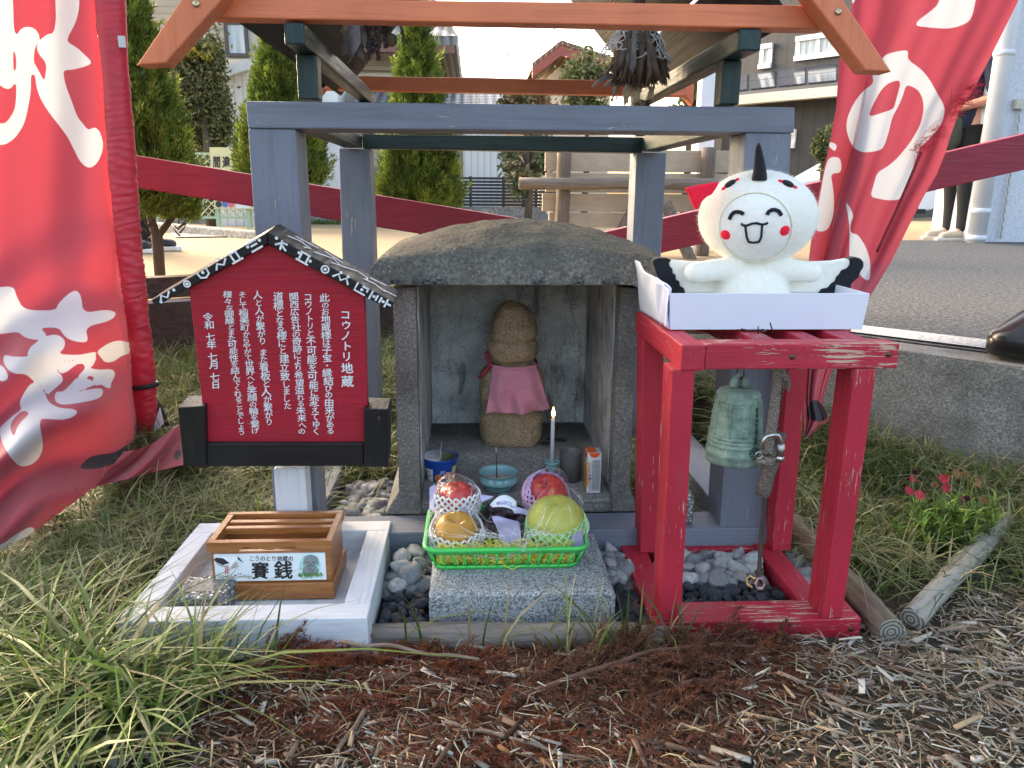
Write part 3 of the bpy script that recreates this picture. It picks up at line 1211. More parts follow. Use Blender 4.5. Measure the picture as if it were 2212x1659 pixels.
def glass_block(label, x0, x1, y0, y1, z0, z1):
 t = thing('glass_block', label, 'glass block', ((x0 + x1) / 2, (y0 + y1) / 2, z0))
 MB().box(x0, x1, y0, y1, z0, z1).build('glass_body', GLASSB, t, bevel=.006, seg=3)
 c = plain('silvered core', (.17, .17, .165), .2, .6, 210, .5, 230, .003, metal=.2)
 MB().box(x0 + .016, x1 - .016, y0 + .016, y1 - .016, z1 - .0004, z1 + .0006).build('solar_face', c, t)


_a, _b = gp(*Zt(440, 778), .098), gp(*Zt(868, 778), .098)
_c = gp(*Zt(700, 602), .098)
glass_block('square bubbly glass block standing in the front corner of the white tray', _a.x + .004, _b.x, _a.y, _c.y, .0585, .098)

# ------------------------------------------------------------------ red bell stand
def Z5(x, y):
 return dz((x, y), 1296.1, 691.25, .43747)


def bell_stand():
 Y0, Y1 = 1.078, 1.382
 t = thing('bell_stand', 'chipped red painted timber stand holding the small temple bell', 'stand', (.447, 1.23, .04))
 B = .002
 A = lambda x, y, Y=Y0: at(*Z5(x, y), Y)
 xl, xr = A(262, 1490).x, A(1288, 1510).x
 zb1 = A(1200, 1476).z
 zb0 = zb1 - .036
 bw = .042
 rx = []

 def bx(name, x0, x1, y0, y1, z0, z1, m):
  return MB().box(x0, x1, y0, y1, z0, z1).build(name, M[m], t, bevel=B)
 fb = bx('base_rail', xl, xr, Y0, Y0 + .062, zb0, zb1, 'redx')
 xb0 = xl - .002
 xb1 = at(*Z5(1055, 1300), 1.14).x + .03
 xrr = at(*Z5(1000, 1240), 1.25).x
 bx('base_rail', xl, xl + .045, Y0 + .0625, Y1, zb0 + .001, zb1 - .001, 'redy')
 bx('base_rail', xr - .078, xr - .035, Y0 + .0625, Y1, zb0 + .001, zb1 - .001, 'redy')
 bx('base_rail', xl + .0455, xr - .0785, Y1 - .042, Y1 - .001, zb0 + .002, zb1 - .004, 'redx')
 # top
 zt0, zt1 = A(900, 243).z, A(1000, 118).z
 tl = A(402, 140).x
 tm = A(520, 140).x
 tr = A(1480, 140).x
 bx('top_rail', tm + .0005, tr, Y0, Y0 + .04, zt0, zt1, 'redx')
 bx('top_rail', tl, tm, Y0 - .002, Y1 + .02, zt0 - .0015, zt1 - .001, 'redy')
 bx('top_rail', tr - .064, tr - .026, Y0 + .0405, Y1 + .018, zt0 + .001, zt1 - .001, 'redy')
 bx('top_rail', tm + .0005, tr - .0645, Y1 - .02, Y1 + .016, zt0 + .001, zt1 - .002, 'redx')
 xb = at(*Z5(690, 260), 1.225).x
 bx('bell_rail', xb - .017, xb + .017, Y0 + .0405, Y1 - .0205, zt0 + .002, zt1 - .003, 'redy')
 xc = at(*Z5(885, 250), 1.2).x
 bx('bell_rail', xc + .004, xc + .034, Y0 + .0405, Y1 - .0205, zt0 + .002, zt1 - .003, 'redy')
 # posts
 def post(px0, px1, Yp, bx0, zlo):
  a = at(*Z5(px0, 260), Yp)
  b = at(*Z5(px1, 260), Yp)
  c = at(*Z5(bx0, 1440), Yp)
  w = b.x - a.x
  q = [(a.x, zt0 - .0005), (b.x, zt0 - .0005), (c.x + w, zlo), (c.x, zlo)]
  P = [Vector((x, Yp, z)) for x, z in q] + [Vector((x, Yp + .055, z)) for x, z in q]
  return MB().hexa(P).build('post', M['redz'], t, bevel=B)
 z_on = zb1 + .0005
 post(356, 469, Y0 + .001, 298, z_on)
 pr = post(1255, 1364, Y0 + .001, 1100, z_on)
 YB = Y1 - .062
 for (a, b, c) in ((205, 308, 203), (925, 1022, 858)):
  p, q = at(*Z5(a, 260), YB), at(*Z5(b, 260), YB)
  r = at(*Z5(c, 1070), YB)
  w = q.x - p.x
  P = [Vector((x, YB, z)) for x, z in ((p.x, zt0 - .0005), (q.x, zt0 - .0005), (r.x + w, z_on - .001), (r.x, z_on - .001))]
  P += [v + Vector((0, .055, 0)) for v in P]
  MB().hexa(P).build('post', M['redz'], t, bevel=B)
 # screws
 for (x, y, Yp, o) in ((950, 182, Y0, t), (1424, 170, Y0, t), (384, 178, Y0, None), (1240, 1527, Y0, t)):
  if o is None:
   continue
  c = at(*Z5(x, y), Yp)
  mb = MB().lathe([(0, 0), (.0042, 0), (.0046, .001), (0, .001)], (0, 0, 0), 12)
  mb.v = [(c.x + v[0], c.y - v[2] + .0004, c.z + v[1]) for v in mb.v]
  mb.build('screw', plain('rusty screw', (.12, .07, .05), .5, .3, 200, .3, metal=.6), t)
 # worn patches where the paint has come off
 return zt1, xb, xc


ST_TOP, BELL_X, ROPE_X = bell_stand()


# ------------------------------------------------------------------ bell
def bell():
 m, nt, b = mk('verdigris bronze')
 setb(b, rough=.62, metal=.25, spec=.4)
 v = co(nt)
 c = ramp(nt, noi(nt, v, 45, 6, .65), [(.3, (.13, .19, .155)), (.5, (.23, .34, .275)), (.72, (.36, .48, .40))])
 c = mixc(nt, ramp(nt, noi(nt, v, 220, 3, .7), [(.55, 0), (.7, .6)]), c, (.06, .085, .07))
 nt.links.new(c, b.inputs['Base Color'])
 bmp(nt, b, noi(nt, v, 260, 4), .4, .0012)
 Y = 1.225
 cx = at(*Z5(672, 520), Y).x
 k = at(*Z5(772, 520), Y).x - cx
 k /= 100
 zz = lambda py: at(*Z5(672, py), Y).z
 prof = [(0, 334), (45, 335), (72, 338), (92, 346), (100, 358), (104, 362), (103, 368), (107, 385), (113, 420), (117, 460), (121, 500), (124, 540), (126, 556), (129, 560), (129, 564), (127, 568), (127, 574), (131, 578), (131, 582), (129, 586),
   (129, 592), (133, 597), (133, 602), (131, 606), (131, 622), (135, 628), (137, 640), (137, 650), (134, 654), (135, 668), (134, 680), (130, 690), (122, 692), (118, 680), (112, 560), (95, 400), (40, 350), (0, 348)]
 t = thing('temple_bell', 'small verdigris bronze temple bell hanging in the red stand', 'bell', (cx, Y, zz(692)))
 bd = MB().lathe([(r * k, zz(py)) for r, py in prof], (cx, Y, 0), 64).build('bell_body', m, t)

 def onb(px, py, lift=.0006):
  # picture point on the bell's flank
  for (r0, y0), (r1, y1) in zip(prof, prof[1:]):
   if y0 <= py <= y1:
    r = (r0 + (r1 - r0) * (py - y0) / max(1e-6, y1 - y0)) * k + lift
    break
  x = (px - 672) * k
  x = max(-r * .98, min(r * .98, x))
  return Vector((cx + x, Y - math.sqrt(r * r - x * x), zz(py)))
 mb = MB()
 for row, py in enumerate((408, 420, 434, 447)):
  for th in [-62, -52, -42, -20, -8, 4, 46, 57, 68]:
   r = (110 + row * 2) * k
   a = rad(th)
   c_ = Vector((cx + r * math.sin(a), Y - r * math.cos(a), zz(py)))
   MB().ball(c_, .0019, 8, 6).build('stud', m, bd)
 mb = MB()
 for th in (-70, -32, 12, 36, 80):
  pts = []
  for py in range(385, 560, 12):
   p = onb(672, py)
   r = Y - p.y
   a = rad(th)
   pts.append(Vector((cx + (r) * math.sin(a), Y - (r) * math.cos(a), p.z)))
  mb.tube(pts, .0009, 6)
 for py in (392, 458, 545):
  r = Y - onb(672, py).y
  mb.tube([Vector((cx + r * math.sin(rad(a)), Y - r * math.cos(rad(a)), zz(py))) for a in range(-180, 181, 6)], .0009, 6)
 mb.build('raised_bands', m, bd)
 dk = plain('dark inscription', (.03, .045, .038), .7, .2, 90, 0)
 mb = MB()
 for i, ch in enumerate('明福寺梵鐘記念'):
  put_glyph(mb, ch, 733, -(418 + i * 25), 24, lambda x, y: onb(x, -y, .0008), 0, 0, sq=(.8, 1), bold=.03)
 # crest
 for r0, r1 in ((25, 29), (14, 17)):
  n = 28
  vs = []
  for i in range(n):
   a = 2 * math.pi * i / n
   for r in (r0, r1):
    vs.append(onb(728 + r * math.cos(a), 618 + r * math.sin(a) * .95, .0012))
  mb.add(vs, [(2 * i, 2 * i + 1, (2 * i + 3) % (2 * n), (2 * i + 2) % (2 * n)) for i in range(n)])
 for i in range(8):
  a = 2 * math.pi * i / 8
  mb.ball(onb(728 + 20 * math.cos(a), 618 + 20 * math.sin(a), .001), .0013, 8, 5)
 mb.ball(onb(728, 618, .001), .003, 10, 6)
 mb.build('inscription', dk, bd, recalc=False)
 mb = MB()
 pts = [Vector((cx + .010 * math.cos(a), Y, zz(330) + .020 * math.sin(a))) for a in [math.pi * i / 10 for i in range(11)]]
 mb.tube(pts, [.0075, .007, .0062, .005, .0045, .004, .0045, .005, .0062, .007, .0075], 10)
 mb.build('crown_loop', m, bd)
 wm = plain('rusty wire', (.06, .035, .025), .6, .3, 100, .2, metal=.5)
 mb = MB()
 zr = zz(330) + .020
 mb.tube([(cx, Y - .003, zr - .006), (cx + .004, Y - .006, zr), (cx + .005, Y, ST_TOP - .03), (cx + .02, Y, ST_TOP - .0), (cx + .018, Y - .05, ST_TOP + .002), (cx + .004, Y - .07, ST_TOP + .004), (cx - .012, Y - .05, ST_TOP + .003), (cx - .02, Y, ST_TOP), (cx - .005, Y, ST_TOP - .03), (cx - .004, Y + .004, zr - .004)], .0011, 6)
 mb.tube([(cx + .02, Y - .075, ST_TOP + .002), (cx + .015, Y - .078, ST_TOP + .012), (cx + .012, Y - .078, ST_TOP + .02)], .0011, 6)
 mb.tube([(cx - .004, Y - .075, ST_TOP + .002), (cx - .006, Y - .078, ST_TOP + .014)], .0011, 6)
 mb.build('hanging_wire', wm, t)


bell()


# ------------------------------------------------------------------ rope with wooden striker
def striker():
 Y = 1.165
 P = lambda x, y, dy=0.0: at(*Z5(x, y), Y + dy)
 top = P(880, 245, .02)
 t = thing('bell_striker', 'frayed rope with a wooden striker log and hex nuts hanging beside the bell', 'striker', P(785, 1330))
 rp = plain('frayed hemp rope', (.22, .20, .17), .95, .55, 320, 1, 400, .002)
 th = weathered('dark thin cord', (.10, .085, .065), 'z', .3, .9)

 def twist(mb, pts, R, r, turns, strands=3):
  pts = [Vector(p) for p in pts]
  n = 60
  for s in range(strands):
   q = []
   for i in range(n + 1):
    f = i / n * (len(pts) - 1)
    j = min(int(f), len(pts) - 2)
    p = pts[j].lerp(pts[j + 1], f - j)
    a = 2 * math.pi * (turns * i / n + s / strands)
    q.append(p + Vector((math.cos(a) * R, math.sin(a) * R, 0)))
   mb.tube(q, r, 6)
 mb = MB()
 main = [P(878, 240), P(872, 330), P(862, 430), P(850, 520), P(838, 590), P(828, 655)]
 twist(mb, main, .0050, .0040, 8)
 twist(mb, [P(905, 240, .01), P(905, 270, .0), P(925, 300, -.002)], .003, .003, 3)
 for i in range(40):          # frayed hairs
  f = rng.uniform(0, 5)
  j = min(int(f), 4)
  p = main[j].lerp(main[j + 1], f - j)
  d = Vector(rng.normal(0, 1, 3))
  d.normalize()
  mb.tube([p, p + d * .008, p + d * .013 + Vector((0, 0, -.003))], [.0005, .0004, .0002], 4, cap=False)
 for i in range(46):          # tassel at the top
  a = P(905 + rng.normal(0, 8), 250, .0)
  d = Vector((rng.normal(.004, .005), rng.normal(-.002, .004), -.028 + rng.normal(0, .005)))
  mb.tube([a, a + d * .5 + Vector((.003, 0, 0)), a + d], [.001, .0009, .0004], 4, cap=False)
 rr = mb.build('rope', rp, t)
 mb = MB()
 for k in range(5):
  c = P(838 - k * 6, 668 + k * 9)
  mb.tube([c + Vector((.0125 * math.cos(a), .0125 * math.sin(a), .003 * math.sin(a + k))) for a in [2 * math.pi * i / 14 for i in range(15)]], .0022, 6)
 mb.build('lashing', rp, t)
 # log
 m, nt, b = mk('bark')
 setb(b, rough=.9)
 v = co(nt)
 f = noi(nt, co(nt, (1, 1, 3)), 150, 5, .7)
 c = ramp(nt, f, [(.3, (.05, .038, .03)), (.55, (.16, .125, .10)), (.75, (.30, .25, .21))])
 nt.links.new(c, b.inputs['Base Color'])
 bmp(nt, b, f, .8, .003)
 a, d = P(885, 552, .012), P(800, 868, -.006)
 pts, rs = [], []
 for i in range(13):
  u = i / 12
  pts.append(a.lerp(d, u))
  rs.append(.0118 + .0008 * math.sin(u * 17) + (.0012 if .35 < u < .6 else 0))
 mb = MB().tube(pts, rs, 20)
 lg = mb.build('striker_log', [m], t)
 e = weathered('cut log end', (.16, .135, .115), 'y', .5)
 dd = (d - a).normalized()
 MB().tube([d - dd * .0005, d + dd * .0008], .0108, 18).build('cut_end', e, lg)
 mb = MB()
 twist(mb, [P(812, 880), P(806, 960), P(796, 1080), P(790, 1160), P(786, 1236)], .0022, .0022, 16, 2)
 c = P(786, 1238)
 for k in range(3):
  mb.tube([c + Vector((.006 * math.cos(a_), .004 * math.sin(a_), -.003 * k + .002 * math.sin(a_ * 2 + k))) for a_ in [2 * math.pi * i / 12 for i in range(13)]], .002, 6)
 mb.build('thin_cord', th, t)
 st = plain('zinc steel', (.55, .56, .56), .28, .12, 90, .1, metal=1)
 br = plain('brassy steel', (.52, .42, .24), .3, .12, 90, .1, metal=1)

 def nut(c, ax_, R, r, h, m_, name):
  ax_ = Vector(ax_).normalized()
  e1 = ax_.cross(Vector((.2, .1, 1))).normalized()
  e2 = ax_.cross(e1)
  vs = []
  for s in (-h / 2, h / 2):
   for k in range(6):
    for (rad_, n_) in ((R, 1),):
     a_ = math.pi * k / 3
     vs.append(c + ax_ * s + (e1 * math.cos(a_) + e2 * math.sin(a_)) * R)
  for s in (-h / 2, h / 2):
   for k in range(6):
    a_ = math.pi * k / 3
    vs.append(c + ax_ * s + (e1 * math.cos(a_) + e2 * math.sin(a_)) * r)
  fs = []
  for k in range(6):
   k2 = (k + 1) % 6
   fs += [(k, k2, 6 + k2, 6 + k), (12 + k, 18 + k, 18 + k2, 12 + k2), (k, 12 + k, 12 + k2, k2), (6 + k, 6 + k2, 18 + k2, 18 + k)]
  MB().add(vs, fs).build(name, m_, t, bevel=.0008)
 nut(P(783, 1303, -.004), (.35, -.85, .35), .0122, .0072, .010, st, 'hex_nut')
 nut(P(752, 1291, .004), (-.75, -.5, .25), .0115, .0068, .010, br, 'hex_nut')
 # shackle
 mb = MB()
 pts = [P(800, 640, -.014), P(806, 600, -.015), P(822, 575, -.016), P(850, 566, -.016), P(878, 572, -.012), P(892, 600, -.01), P(896, 640, -.01), P(892, 676, -.012)]
 mb.tube(pts, [.003, .0032, .0034, .0036, .0038, .0042, .0046, .005], 12)
 mb.ball(P(890, 684, -.012), (.0068, .006, .0065), 14, 10)
 c = P(784, 668, -.014)
 mb.tube([c + Vector((.0055 * math.cos(a_), 0, .0055 * math.sin(a_))) for a_ in [2 * math.pi * i / 16 for i in range(17)]], .0011, 6)
 sh = mb.build('shackle', st, t)
 a, b_ = P(894, 615, -.0105), P(896, 638, -.0105)
 MB().tube([a, b_], .0054, 12).build('tape_band', plain('white tape', (.75, .75, .75), .6, .05, 50, .1), sh)


striker()
_a, _b = at(*Z5(360, 1000), 1.375), at(*Z5(461, 1000), 1.375)
_zt = at(*Z5(440, 868), 1.375).z
glass_block('upright silvery glass block behind the front left post of the red stand', _a.x, _b.x, 1.374, 1.43, .0925, _zt)


# ------------------------------------------------------------------ white carton
def Z4(x, y):
 return dz((x, y), 1296.1, 483.9, .29687)


YC = 1.19


def carton():
 m = plain('white card', (.72, .75, .84), .55, .025, 10, .05, 80)
 ins = plain('brown card edge', (.33, .23, .15), .8, .1, 60, .2, 200)
 z0 = ST_TOP + .0008
 YF = YC
 a, b = at(*Z4(500, 640), YF), at(*Z4(1950, 640), YF)
 zt = at(*Z4(1200, 505), YF).z
 bL, bR = at(*Z4(515, 768), YF).x, at(*Z4(1915, 775), YF).x
 t = thing('cardboard_carton', 'shallow white cardboard carton on top of the red stand holding the plush bird', 'carton', ((bL + bR) / 2, YF + .1, z0))
 YB_ = 1.41
 th = .003
 fr = MB()
 P = [Vector((bL, YF + .004, z0)), Vector((bR, YF + .004, z0)), Vector((b.x, YF, zt)), Vector((a.x, YF, zt))]
 fr.hexa(P + [p + Vector((0, th, 0)) for p in P])
 fr.build('front_flap', m, t, bevel=.0006)
 P = [Vector((bR - th, YF + .008, z0)), Vector((bR - th, YB_, z0)), Vector((bR + .008 - th, YB_, zt)), Vector((b.x - th - .0005, YF + .006, zt))]
 MB().hexa(P + [p + Vector((th, 0, 0)) for p in P]).build('side_flap', m, t, bevel=.0006)
 MB().box(bL + .002, bR - th - .0005, YF + .008, YB_, z0, z0 + th).build('bottom', m, t)
 MB().box(bL + .002, bR - .002, YB_ - th, YB_ - .0005, z0 + th + .0005, zt).build('back_flap', ins, t)
 # torn side flap with crumpled white lining
 mb = MB()
 A0, A1 = Vector((bL + .001, YF + .006, z0)), Vector((bL - .004, YB_ - .01, z0))

 def flap(u, v):
  p = A0.lerp(A1, u)
  top = zt + .006 + .026 * u ** .8 + .003 * math.sin(u * 9)
  z = z0 + (top - z0) * v
  bulge = .006 * math.sin(u * math.pi) * v + .0035 * math.sin(u * 14 + v * 5) * v + .002 * math.sin(v * 9 + u * 30) * (1 - u)
  return Vector((p.x - .004 * v - .010 * u * v - bulge * .6, p.y, z))
 mb.grid(flap, 40, 16)
 mb.build('torn_flap', m, t, solid=.0016)
 mb = MB()

 def flap2(u, v):
  p = flap(u * .3, .05 + v * .93)
  return p + Vector((-.003 - .004 * math.sin(u * 7 + v * 3) ** 2, -.006, 0))
 mb.grid(flap2, 16, 14)
 mb.build('crumpled_lining', plain('pale lining paper', (.66, .68, .84), .6, .05, 40, .3, 60, .003), t, solid=.001)
 return zt, z0 + th


CART_TOP, CART_FLOOR = carton()


# ------------------------------------------------------------------ felt stork plush
def plush():
 Y = 1.315
 FW = plain('white felt', (.86, .83, .73), .95, .04, 120, .5, 420, .0012, sheen=.4)
 FB = plain('black felt', (.006, .007, .011), .95, .3, 200, .6, 420, .0015, sheen=.15)
 FR = plain('red felt', (.95, .012, .045), .95, .12, 200, .6, 420, .0015)
 k = (at(1736, 500, Y).x - at(1636, 500, Y).x) / 100
 hc = at(1636, 470, Y)
 hr = Vector((123 * k, 108 * k, 97 * k))
 bc = at(1621, 612, Y)
 t = thing('stork_plush', 'white felted stork plush with black wing tips and red bow sitting in the white carton', 'plush toy', (bc.x, Y, CART_FLOOR))

 def H(px, py, lift=0.0, c=hc, r=hr):
  # point on the head under this picture position
  d = ray(px, py)
  o = CAMP - c
  rr = r + Vector((lift, lift, lift))
  A = sum((d[i] / rr[i]) ** 2 for i in range(3))
  B_ = 2 * sum(o[i] * d[i] / rr[i] ** 2 for i in range(3))
  C_ = sum((o[i] / rr[i]) ** 2 for i in range(3)) - 1
  D_ = B_ * B_ - 4 * A * C_
  if D_ < 0:
   s = -B_ / (2 * A)
  else:
   s = (-B_ - math.sqrt(D_)) / (2 * A)
  return CAMP + d * s
 mb = MB()
 mb.ball(hc, hr, 48, 32)
 mb.ball(bc + Vector((0, .0, -.012)), (84 * k, 70 * k, 66 * k), 40, 24)
 for sx, (x0, y0, x1, y1) in ((-1, (1585, 578, 1500, 589)), (1, (1660, 578, 1752, 588))):
  a, b = at(x0, y0, Y - .02), at(x1, y1, Y - .035)
  for i in range(13):
   u = i / 12
   mb.ball(a.lerp(b, u), (24 - 2 * u) * k, 16, 10)
 for px in (1545, 1700):
  mb.ball(Vector((at(px, 640, Y).x, Y - .05, CART_FLOOR + .021)), (36 * k, .04, .021), 20, 12)
 o = mb.build('tmp', FW, None, (0, 0, 0))
 rm = o.modifiers.new('r', 'REMESH')
 rm.mode = 'VOXEL'
 rm.voxel_size = .0034
 sm = o.modifiers.new('s', 'SMOOTH')
 sm.iterations = 6
 sm.factor = .6
 dg = bpy.context.evaluated_depsgraph_get()
 me = bpy.data.meshes.new_from_object(o.evaluated_get(dg))
 bpy.data.objects.remove(o)
 me.name = 'body'
 og = ORG[t.name]
 me.transform(Matrix.Translation(-og))
 me.polygons.foreach_set('use_smooth', [True] * len(me.polygons))
 me.materials.clear()
 me.materials.append(FW)
 body = link('body', me, t)
 # fuzz: fine fibres standing off the felt
 P = np.array([v.co for v in me.vertices]) + np.array(og)
 Nn = np.array([v.normal for v in me.vertices])
 idx = rng.choice(len(P), min(30000, len(P)), replace=False)
 p, n = P[idx], Nn[idx]
 r = rng.normal(0, 1, (len(idx), 3))
 d = n + .75 * r
 d /= np.linalg.norm(d, axis=1)[:, None]
 L = rng.gamma(3, .0013, len(idx))[:, None]
 s = np.cross(d, rng.normal(0, 1, (len(idx), 3)))
 s /= np.linalg.norm(s, axis=1)[:, None]
 w = .00016
 V = np.concatenate([p - s * w, p + s * w, p + d * L], axis=1).reshape(-1, 3)
 F = np.arange(len(V)).reshape(-1, 3)
 raw_mesh('felt_fuzz', V, F, FW, None, t, origin=og)
 # face hood rim
 rim = []
 for i in range(61):
  a = 2 * math.pi * i / 60
  rim.append(H(1632 + 79 * math.cos(a), 490 + 74 * math.sin(a), .0012))
 FC = plain('cream felt seam', (.80, .77, .62), .95, .06, 120, .4, 420)
 MB().tube(rim, .0011, 6).build('hood_seam', FC, body)
 FF = plain('face felt', (.87, .87, .81), .95, .04, 120, .5, 420, .001, sheen=.4)

 def face(u, v):
  a, r_ = 2 * math.pi * u, v
  return H(1632 + 77 * r_ * math.cos(a), 490 + 72 * r_ * math.sin(a), .0012 * (1 - r_ ** 4))
 MB().grid(face, 48, 10).build('face', FF, body)
 # features
 Zf = lambda x, y: (1123.3 + x * .3333, y * .3333)

 def line(pts, r, nm, m_):
  # smooth polyline on the head
  q = []
  for i in range(len(pts) - 1):
   for j in range(6):
    u = j / 6
    q.append((pts[i][0] + (pts[i + 1][0] - pts[i][0]) * u, pts[i][1] + (pts[i + 1][1] - pts[i][1]) * u))
  q.append(pts[-1])
  return [H(*Zf(x, y), .002) for x, y in q]
 for pts in ([(1357, 1422), (1368, 1395), (1385, 1376), (1405, 1372), (1430, 1376), (1450, 1388)], [(1601, 1392), (1612, 1372), (1632, 1360), (1655, 1360), (1678, 1370), (1695, 1396)]):
  MB().tube(line(pts, 0, '', 0), .0032, 8).build('eye', FB, body)
 mb = MB()
 mb.tube(line([(1434, 1448), (1445, 1460), (1470, 1462), (1500, 1450), (1535, 1446), (1565, 1455), (1590, 1452), (1607, 1444)], 0, '', 0), .0019, 8)
 mb.tube(line([(1460, 1462), (1464, 1500), (1470, 1540), (1482, 1568), (1515, 1573), (1550, 1567), (1564, 1535), (1567, 1495), (1570, 1456)], 0, '', 0), .0019, 8)
 mb.build('mouth', FB, body)
 for cx_, cy_ in ((1332, 1522), (1716, 1495)):
  c = H(*Zf(cx_, cy_), .0005)
  nrm = Vector([(c - hc)[i] / hr[i] ** 2 for i in range(3)]).normalized()
  q = nrm.to_track_quat('Z', 'Y').to_matrix()
  MB().ball(c, (10.5 * k, 10.5 * k, .003), 20, 10, rot=q).build('cheek', FR, body)
 # hood eyes
 for cx_, cy_, tl in ((1362, 1190, -.5), (1737, 1190, .55)):
  c = H(*Zf(cx_, cy_), .0008)
  nrm = Vector([(c - hc)[i] / hr[i] ** 2 for i in range(3)]).normalized()
  q = nrm.to_track_quat('Z', 'X').to_matrix()
  rx = Vector((math.cos(tl), 0, -math.sin(tl)))
  e1 = (rx - nrm * rx.dot(nrm)).normalized()
  e2 = nrm.cross(e1)
  Rm = Matrix((e1, e2, nrm)).transposed()
  ey = MB().ball(c, (13 * k, 8.5 * k, .004), 20, 10, rot=Rm).build('hood_eye', FB, body)
  MB().ball(c + e1 * 14 * k - nrm * .001, (7 * k, 3.4 * k, .0025), 12, 8, rot=Rm).ball(c - e1 * 14 * k - nrm * .001, (7 * k, 3.4 * k, .0025), 12, 8, rot=Rm).build('eye_corners', FR, ey)
 # beak on top of the hood
 a = H(1640, 390, -.004)
 b = at(1640, 309, a.y)
 pts, rs = [], []
 for i in range(10):
  u = i / 9
  pts.append(a.lerp(b, u) + Vector((.001 * math.sin(u * 5), 0, 0)))
  rs.append((12.5 * (1 - u) ** .8 + 3.2) * k if u < 1 else 1.5 * k)
 MB().tube(pts, rs, 16).build('beak', FB, body)
 # bow (one wing of red felt)
 pts = [(1481, 406), (1520, 398), (1556, 392), (1549, 405), (1539, 420), (1530, 424), (1520, 432), (1506, 455), (1498, 440), (1490, 420)]
 vs = [at(x, y, Y - .068) for x, y in pts]
 mb = MB()
 poly_ext(mb, vs, .014)
 mb.build('bow', FR, body, bevel=.003, seg=3)
 # wings
 for nm, wht, blk in (('l', [(1436, 562), (1448, 561), (1500, 566), (1600, 566), (1600, 634), (1478, 634), (1468, 618), (1458, 604), (1452, 590), (1446, 577)],
                          [(1410, 566), (1413, 560), (1424, 557), (1440, 557), (1452, 562), (1446, 568), (1448, 577), (1454, 580), (1453, 590), (1461, 594), (1460, 604), (1469, 608), (1469, 618), (1478, 622), (1482, 634), (1450, 636), (1436, 624), (1424, 608), (1417, 588)]),
                         ('r', [(1842, 562), (1830, 559), (1800, 564), (1755, 566), (1660, 566), (1660, 634), (1775, 634), (1795, 624), (1806, 606), (1816, 590), (1836, 578)],
                          [(1836, 558), (1848, 555), (1860, 558), (1867, 566), (1867, 577), (1860, 588), (1856, 600), (1842, 612), (1838, 626), (1826, 634), (1768, 635), (1776, 624), (1790, 622), (1797, 612), (1806, 608), (1808, 598), (1817, 592), (1818, 584), (1832, 580), (1838, 570)])):
  mb = MB()
  poly_ext(mb, [at(x, y, Y - .004) for x, y in wht], .016)
  w = mb.build('wing', FW, body, bevel=.004, seg=3)
  mb = MB()
  poly_ext(mb, [at(x, y, Y - .008) for x, y in blk], .022)
  mb.build('wing_tip', FB, w, bevel=.005, seg=3)


plush()

# ------------------------------------------------------------------ offerings
def Zo(x, y):       # zoom of the offerings
 return dz((x, y), 864.1, 933.2, .21878)


CEL = plain('celadon glaze', (.24, .47, .48), .12, .06, 30, .04, 60, spec=.6)


def incense():
 Y = 1.515
 P = lambda x, y, dy=0.0: at(*Zo(x, y), Y + dy)
 cx = P(974, 480).x
 k = (P(1074, 480).x - P(974, 480).x) / 100
 z0 = gp(*Zo(974, 605), .1145).z
 zr = P(974, 385).z
 t = thing('incense_bowl', 'pale blue green incense bowl with a lotus mark on the shrine floor', 'bowl', (cx, Y, .1155))
 h = zr - .1155
 prof = [(0, .004), (110, .004), (112, 0), (128, 0), (130, .006), (158, .018), (184, .36 * h), (188, .5 * h), (184, .62 * h), (172, .74 * h), (170, .80 * h), (178, .88 * h), (194, .95 * h), (196, .985 * h), (192, h), (184, h), (168, .93 * h), (158, .8 * h), (165, .6 * h), (165, .5 * h)]
 prof = [(r * k, z) for r, z in prof]
 b = MB().lathe(prof, (cx, Y, .1155), 48).build('bowl', CEL, t)
 ash = plain('pale ash', (.42, .42, .40), .95, .3, 90, .8, 130, .004)
 MB().lathe([(0, .60 * h), (80 * k, .58 * h), (164 * k, .55 * h)], (cx, Y, .1155), 32).build('ash', ash, t)
 gm = plain('gilt rim', (.5, .38, .18), .25, .1, 40, 0, metal=.8)
 MB().tube([Vector((cx + 196 * k * math.cos(a), Y + 196 * k * math.sin(a), .1155 + .987 * h)) for a in [2 * math.pi * i / 48 for i in range(49)]], .0006, 6).build('rim_line', gm, b)
 mb = MB()

 def onb(x, y):
  xx = (x - 974) * k
  r = 186 * k + .0006
  return Vector((cx + xx, Y - math.sqrt(max(1e-6, r * r - xx * xx)), P(974, y).z))
 for pl_ in ([(974, 560), (955, 575), (958, 595), (974, 605), (990, 595), (993, 575), (974, 560)], [(955, 578), (935, 572), (938, 592), (955, 602)], [(993, 578), (1013, 572), (1010, 592), (993, 602)], [(935, 580), (912, 580), (922, 596), (945, 604), (1003, 604), (1026, 596), (1036, 580), (1013, 580)]):
  mb.tube([onb(x, y) for x, y in pl_], .0009, 5)
 mb.build('lotus_mark', plain('lotus ink', (.01, .02, .03), .3, 0, 10, 0), b)
 # stick, standing in the ash
 a, bb = P(958, 452), P(948, 150)
 s = thing('incense_stick', 'thin brown incense stick standing in the ash of the bowl', 'incense', Vector((a.x, a.y, a.z - .006)))
 MB().tube([a - Vector((0, 0, .006)), a.lerp(bb, .8)], .0014, 8).build('stick', plain('incense brown', (.10, .035, .03), .8, .2, 90, .2), s)
 MB().tube([a.lerp(bb, .8), bb], .0013, 8).build('ash_tip', plain('burnt ash', (.4, .4, .4), .95, .2, 90, .2), s)


incense()


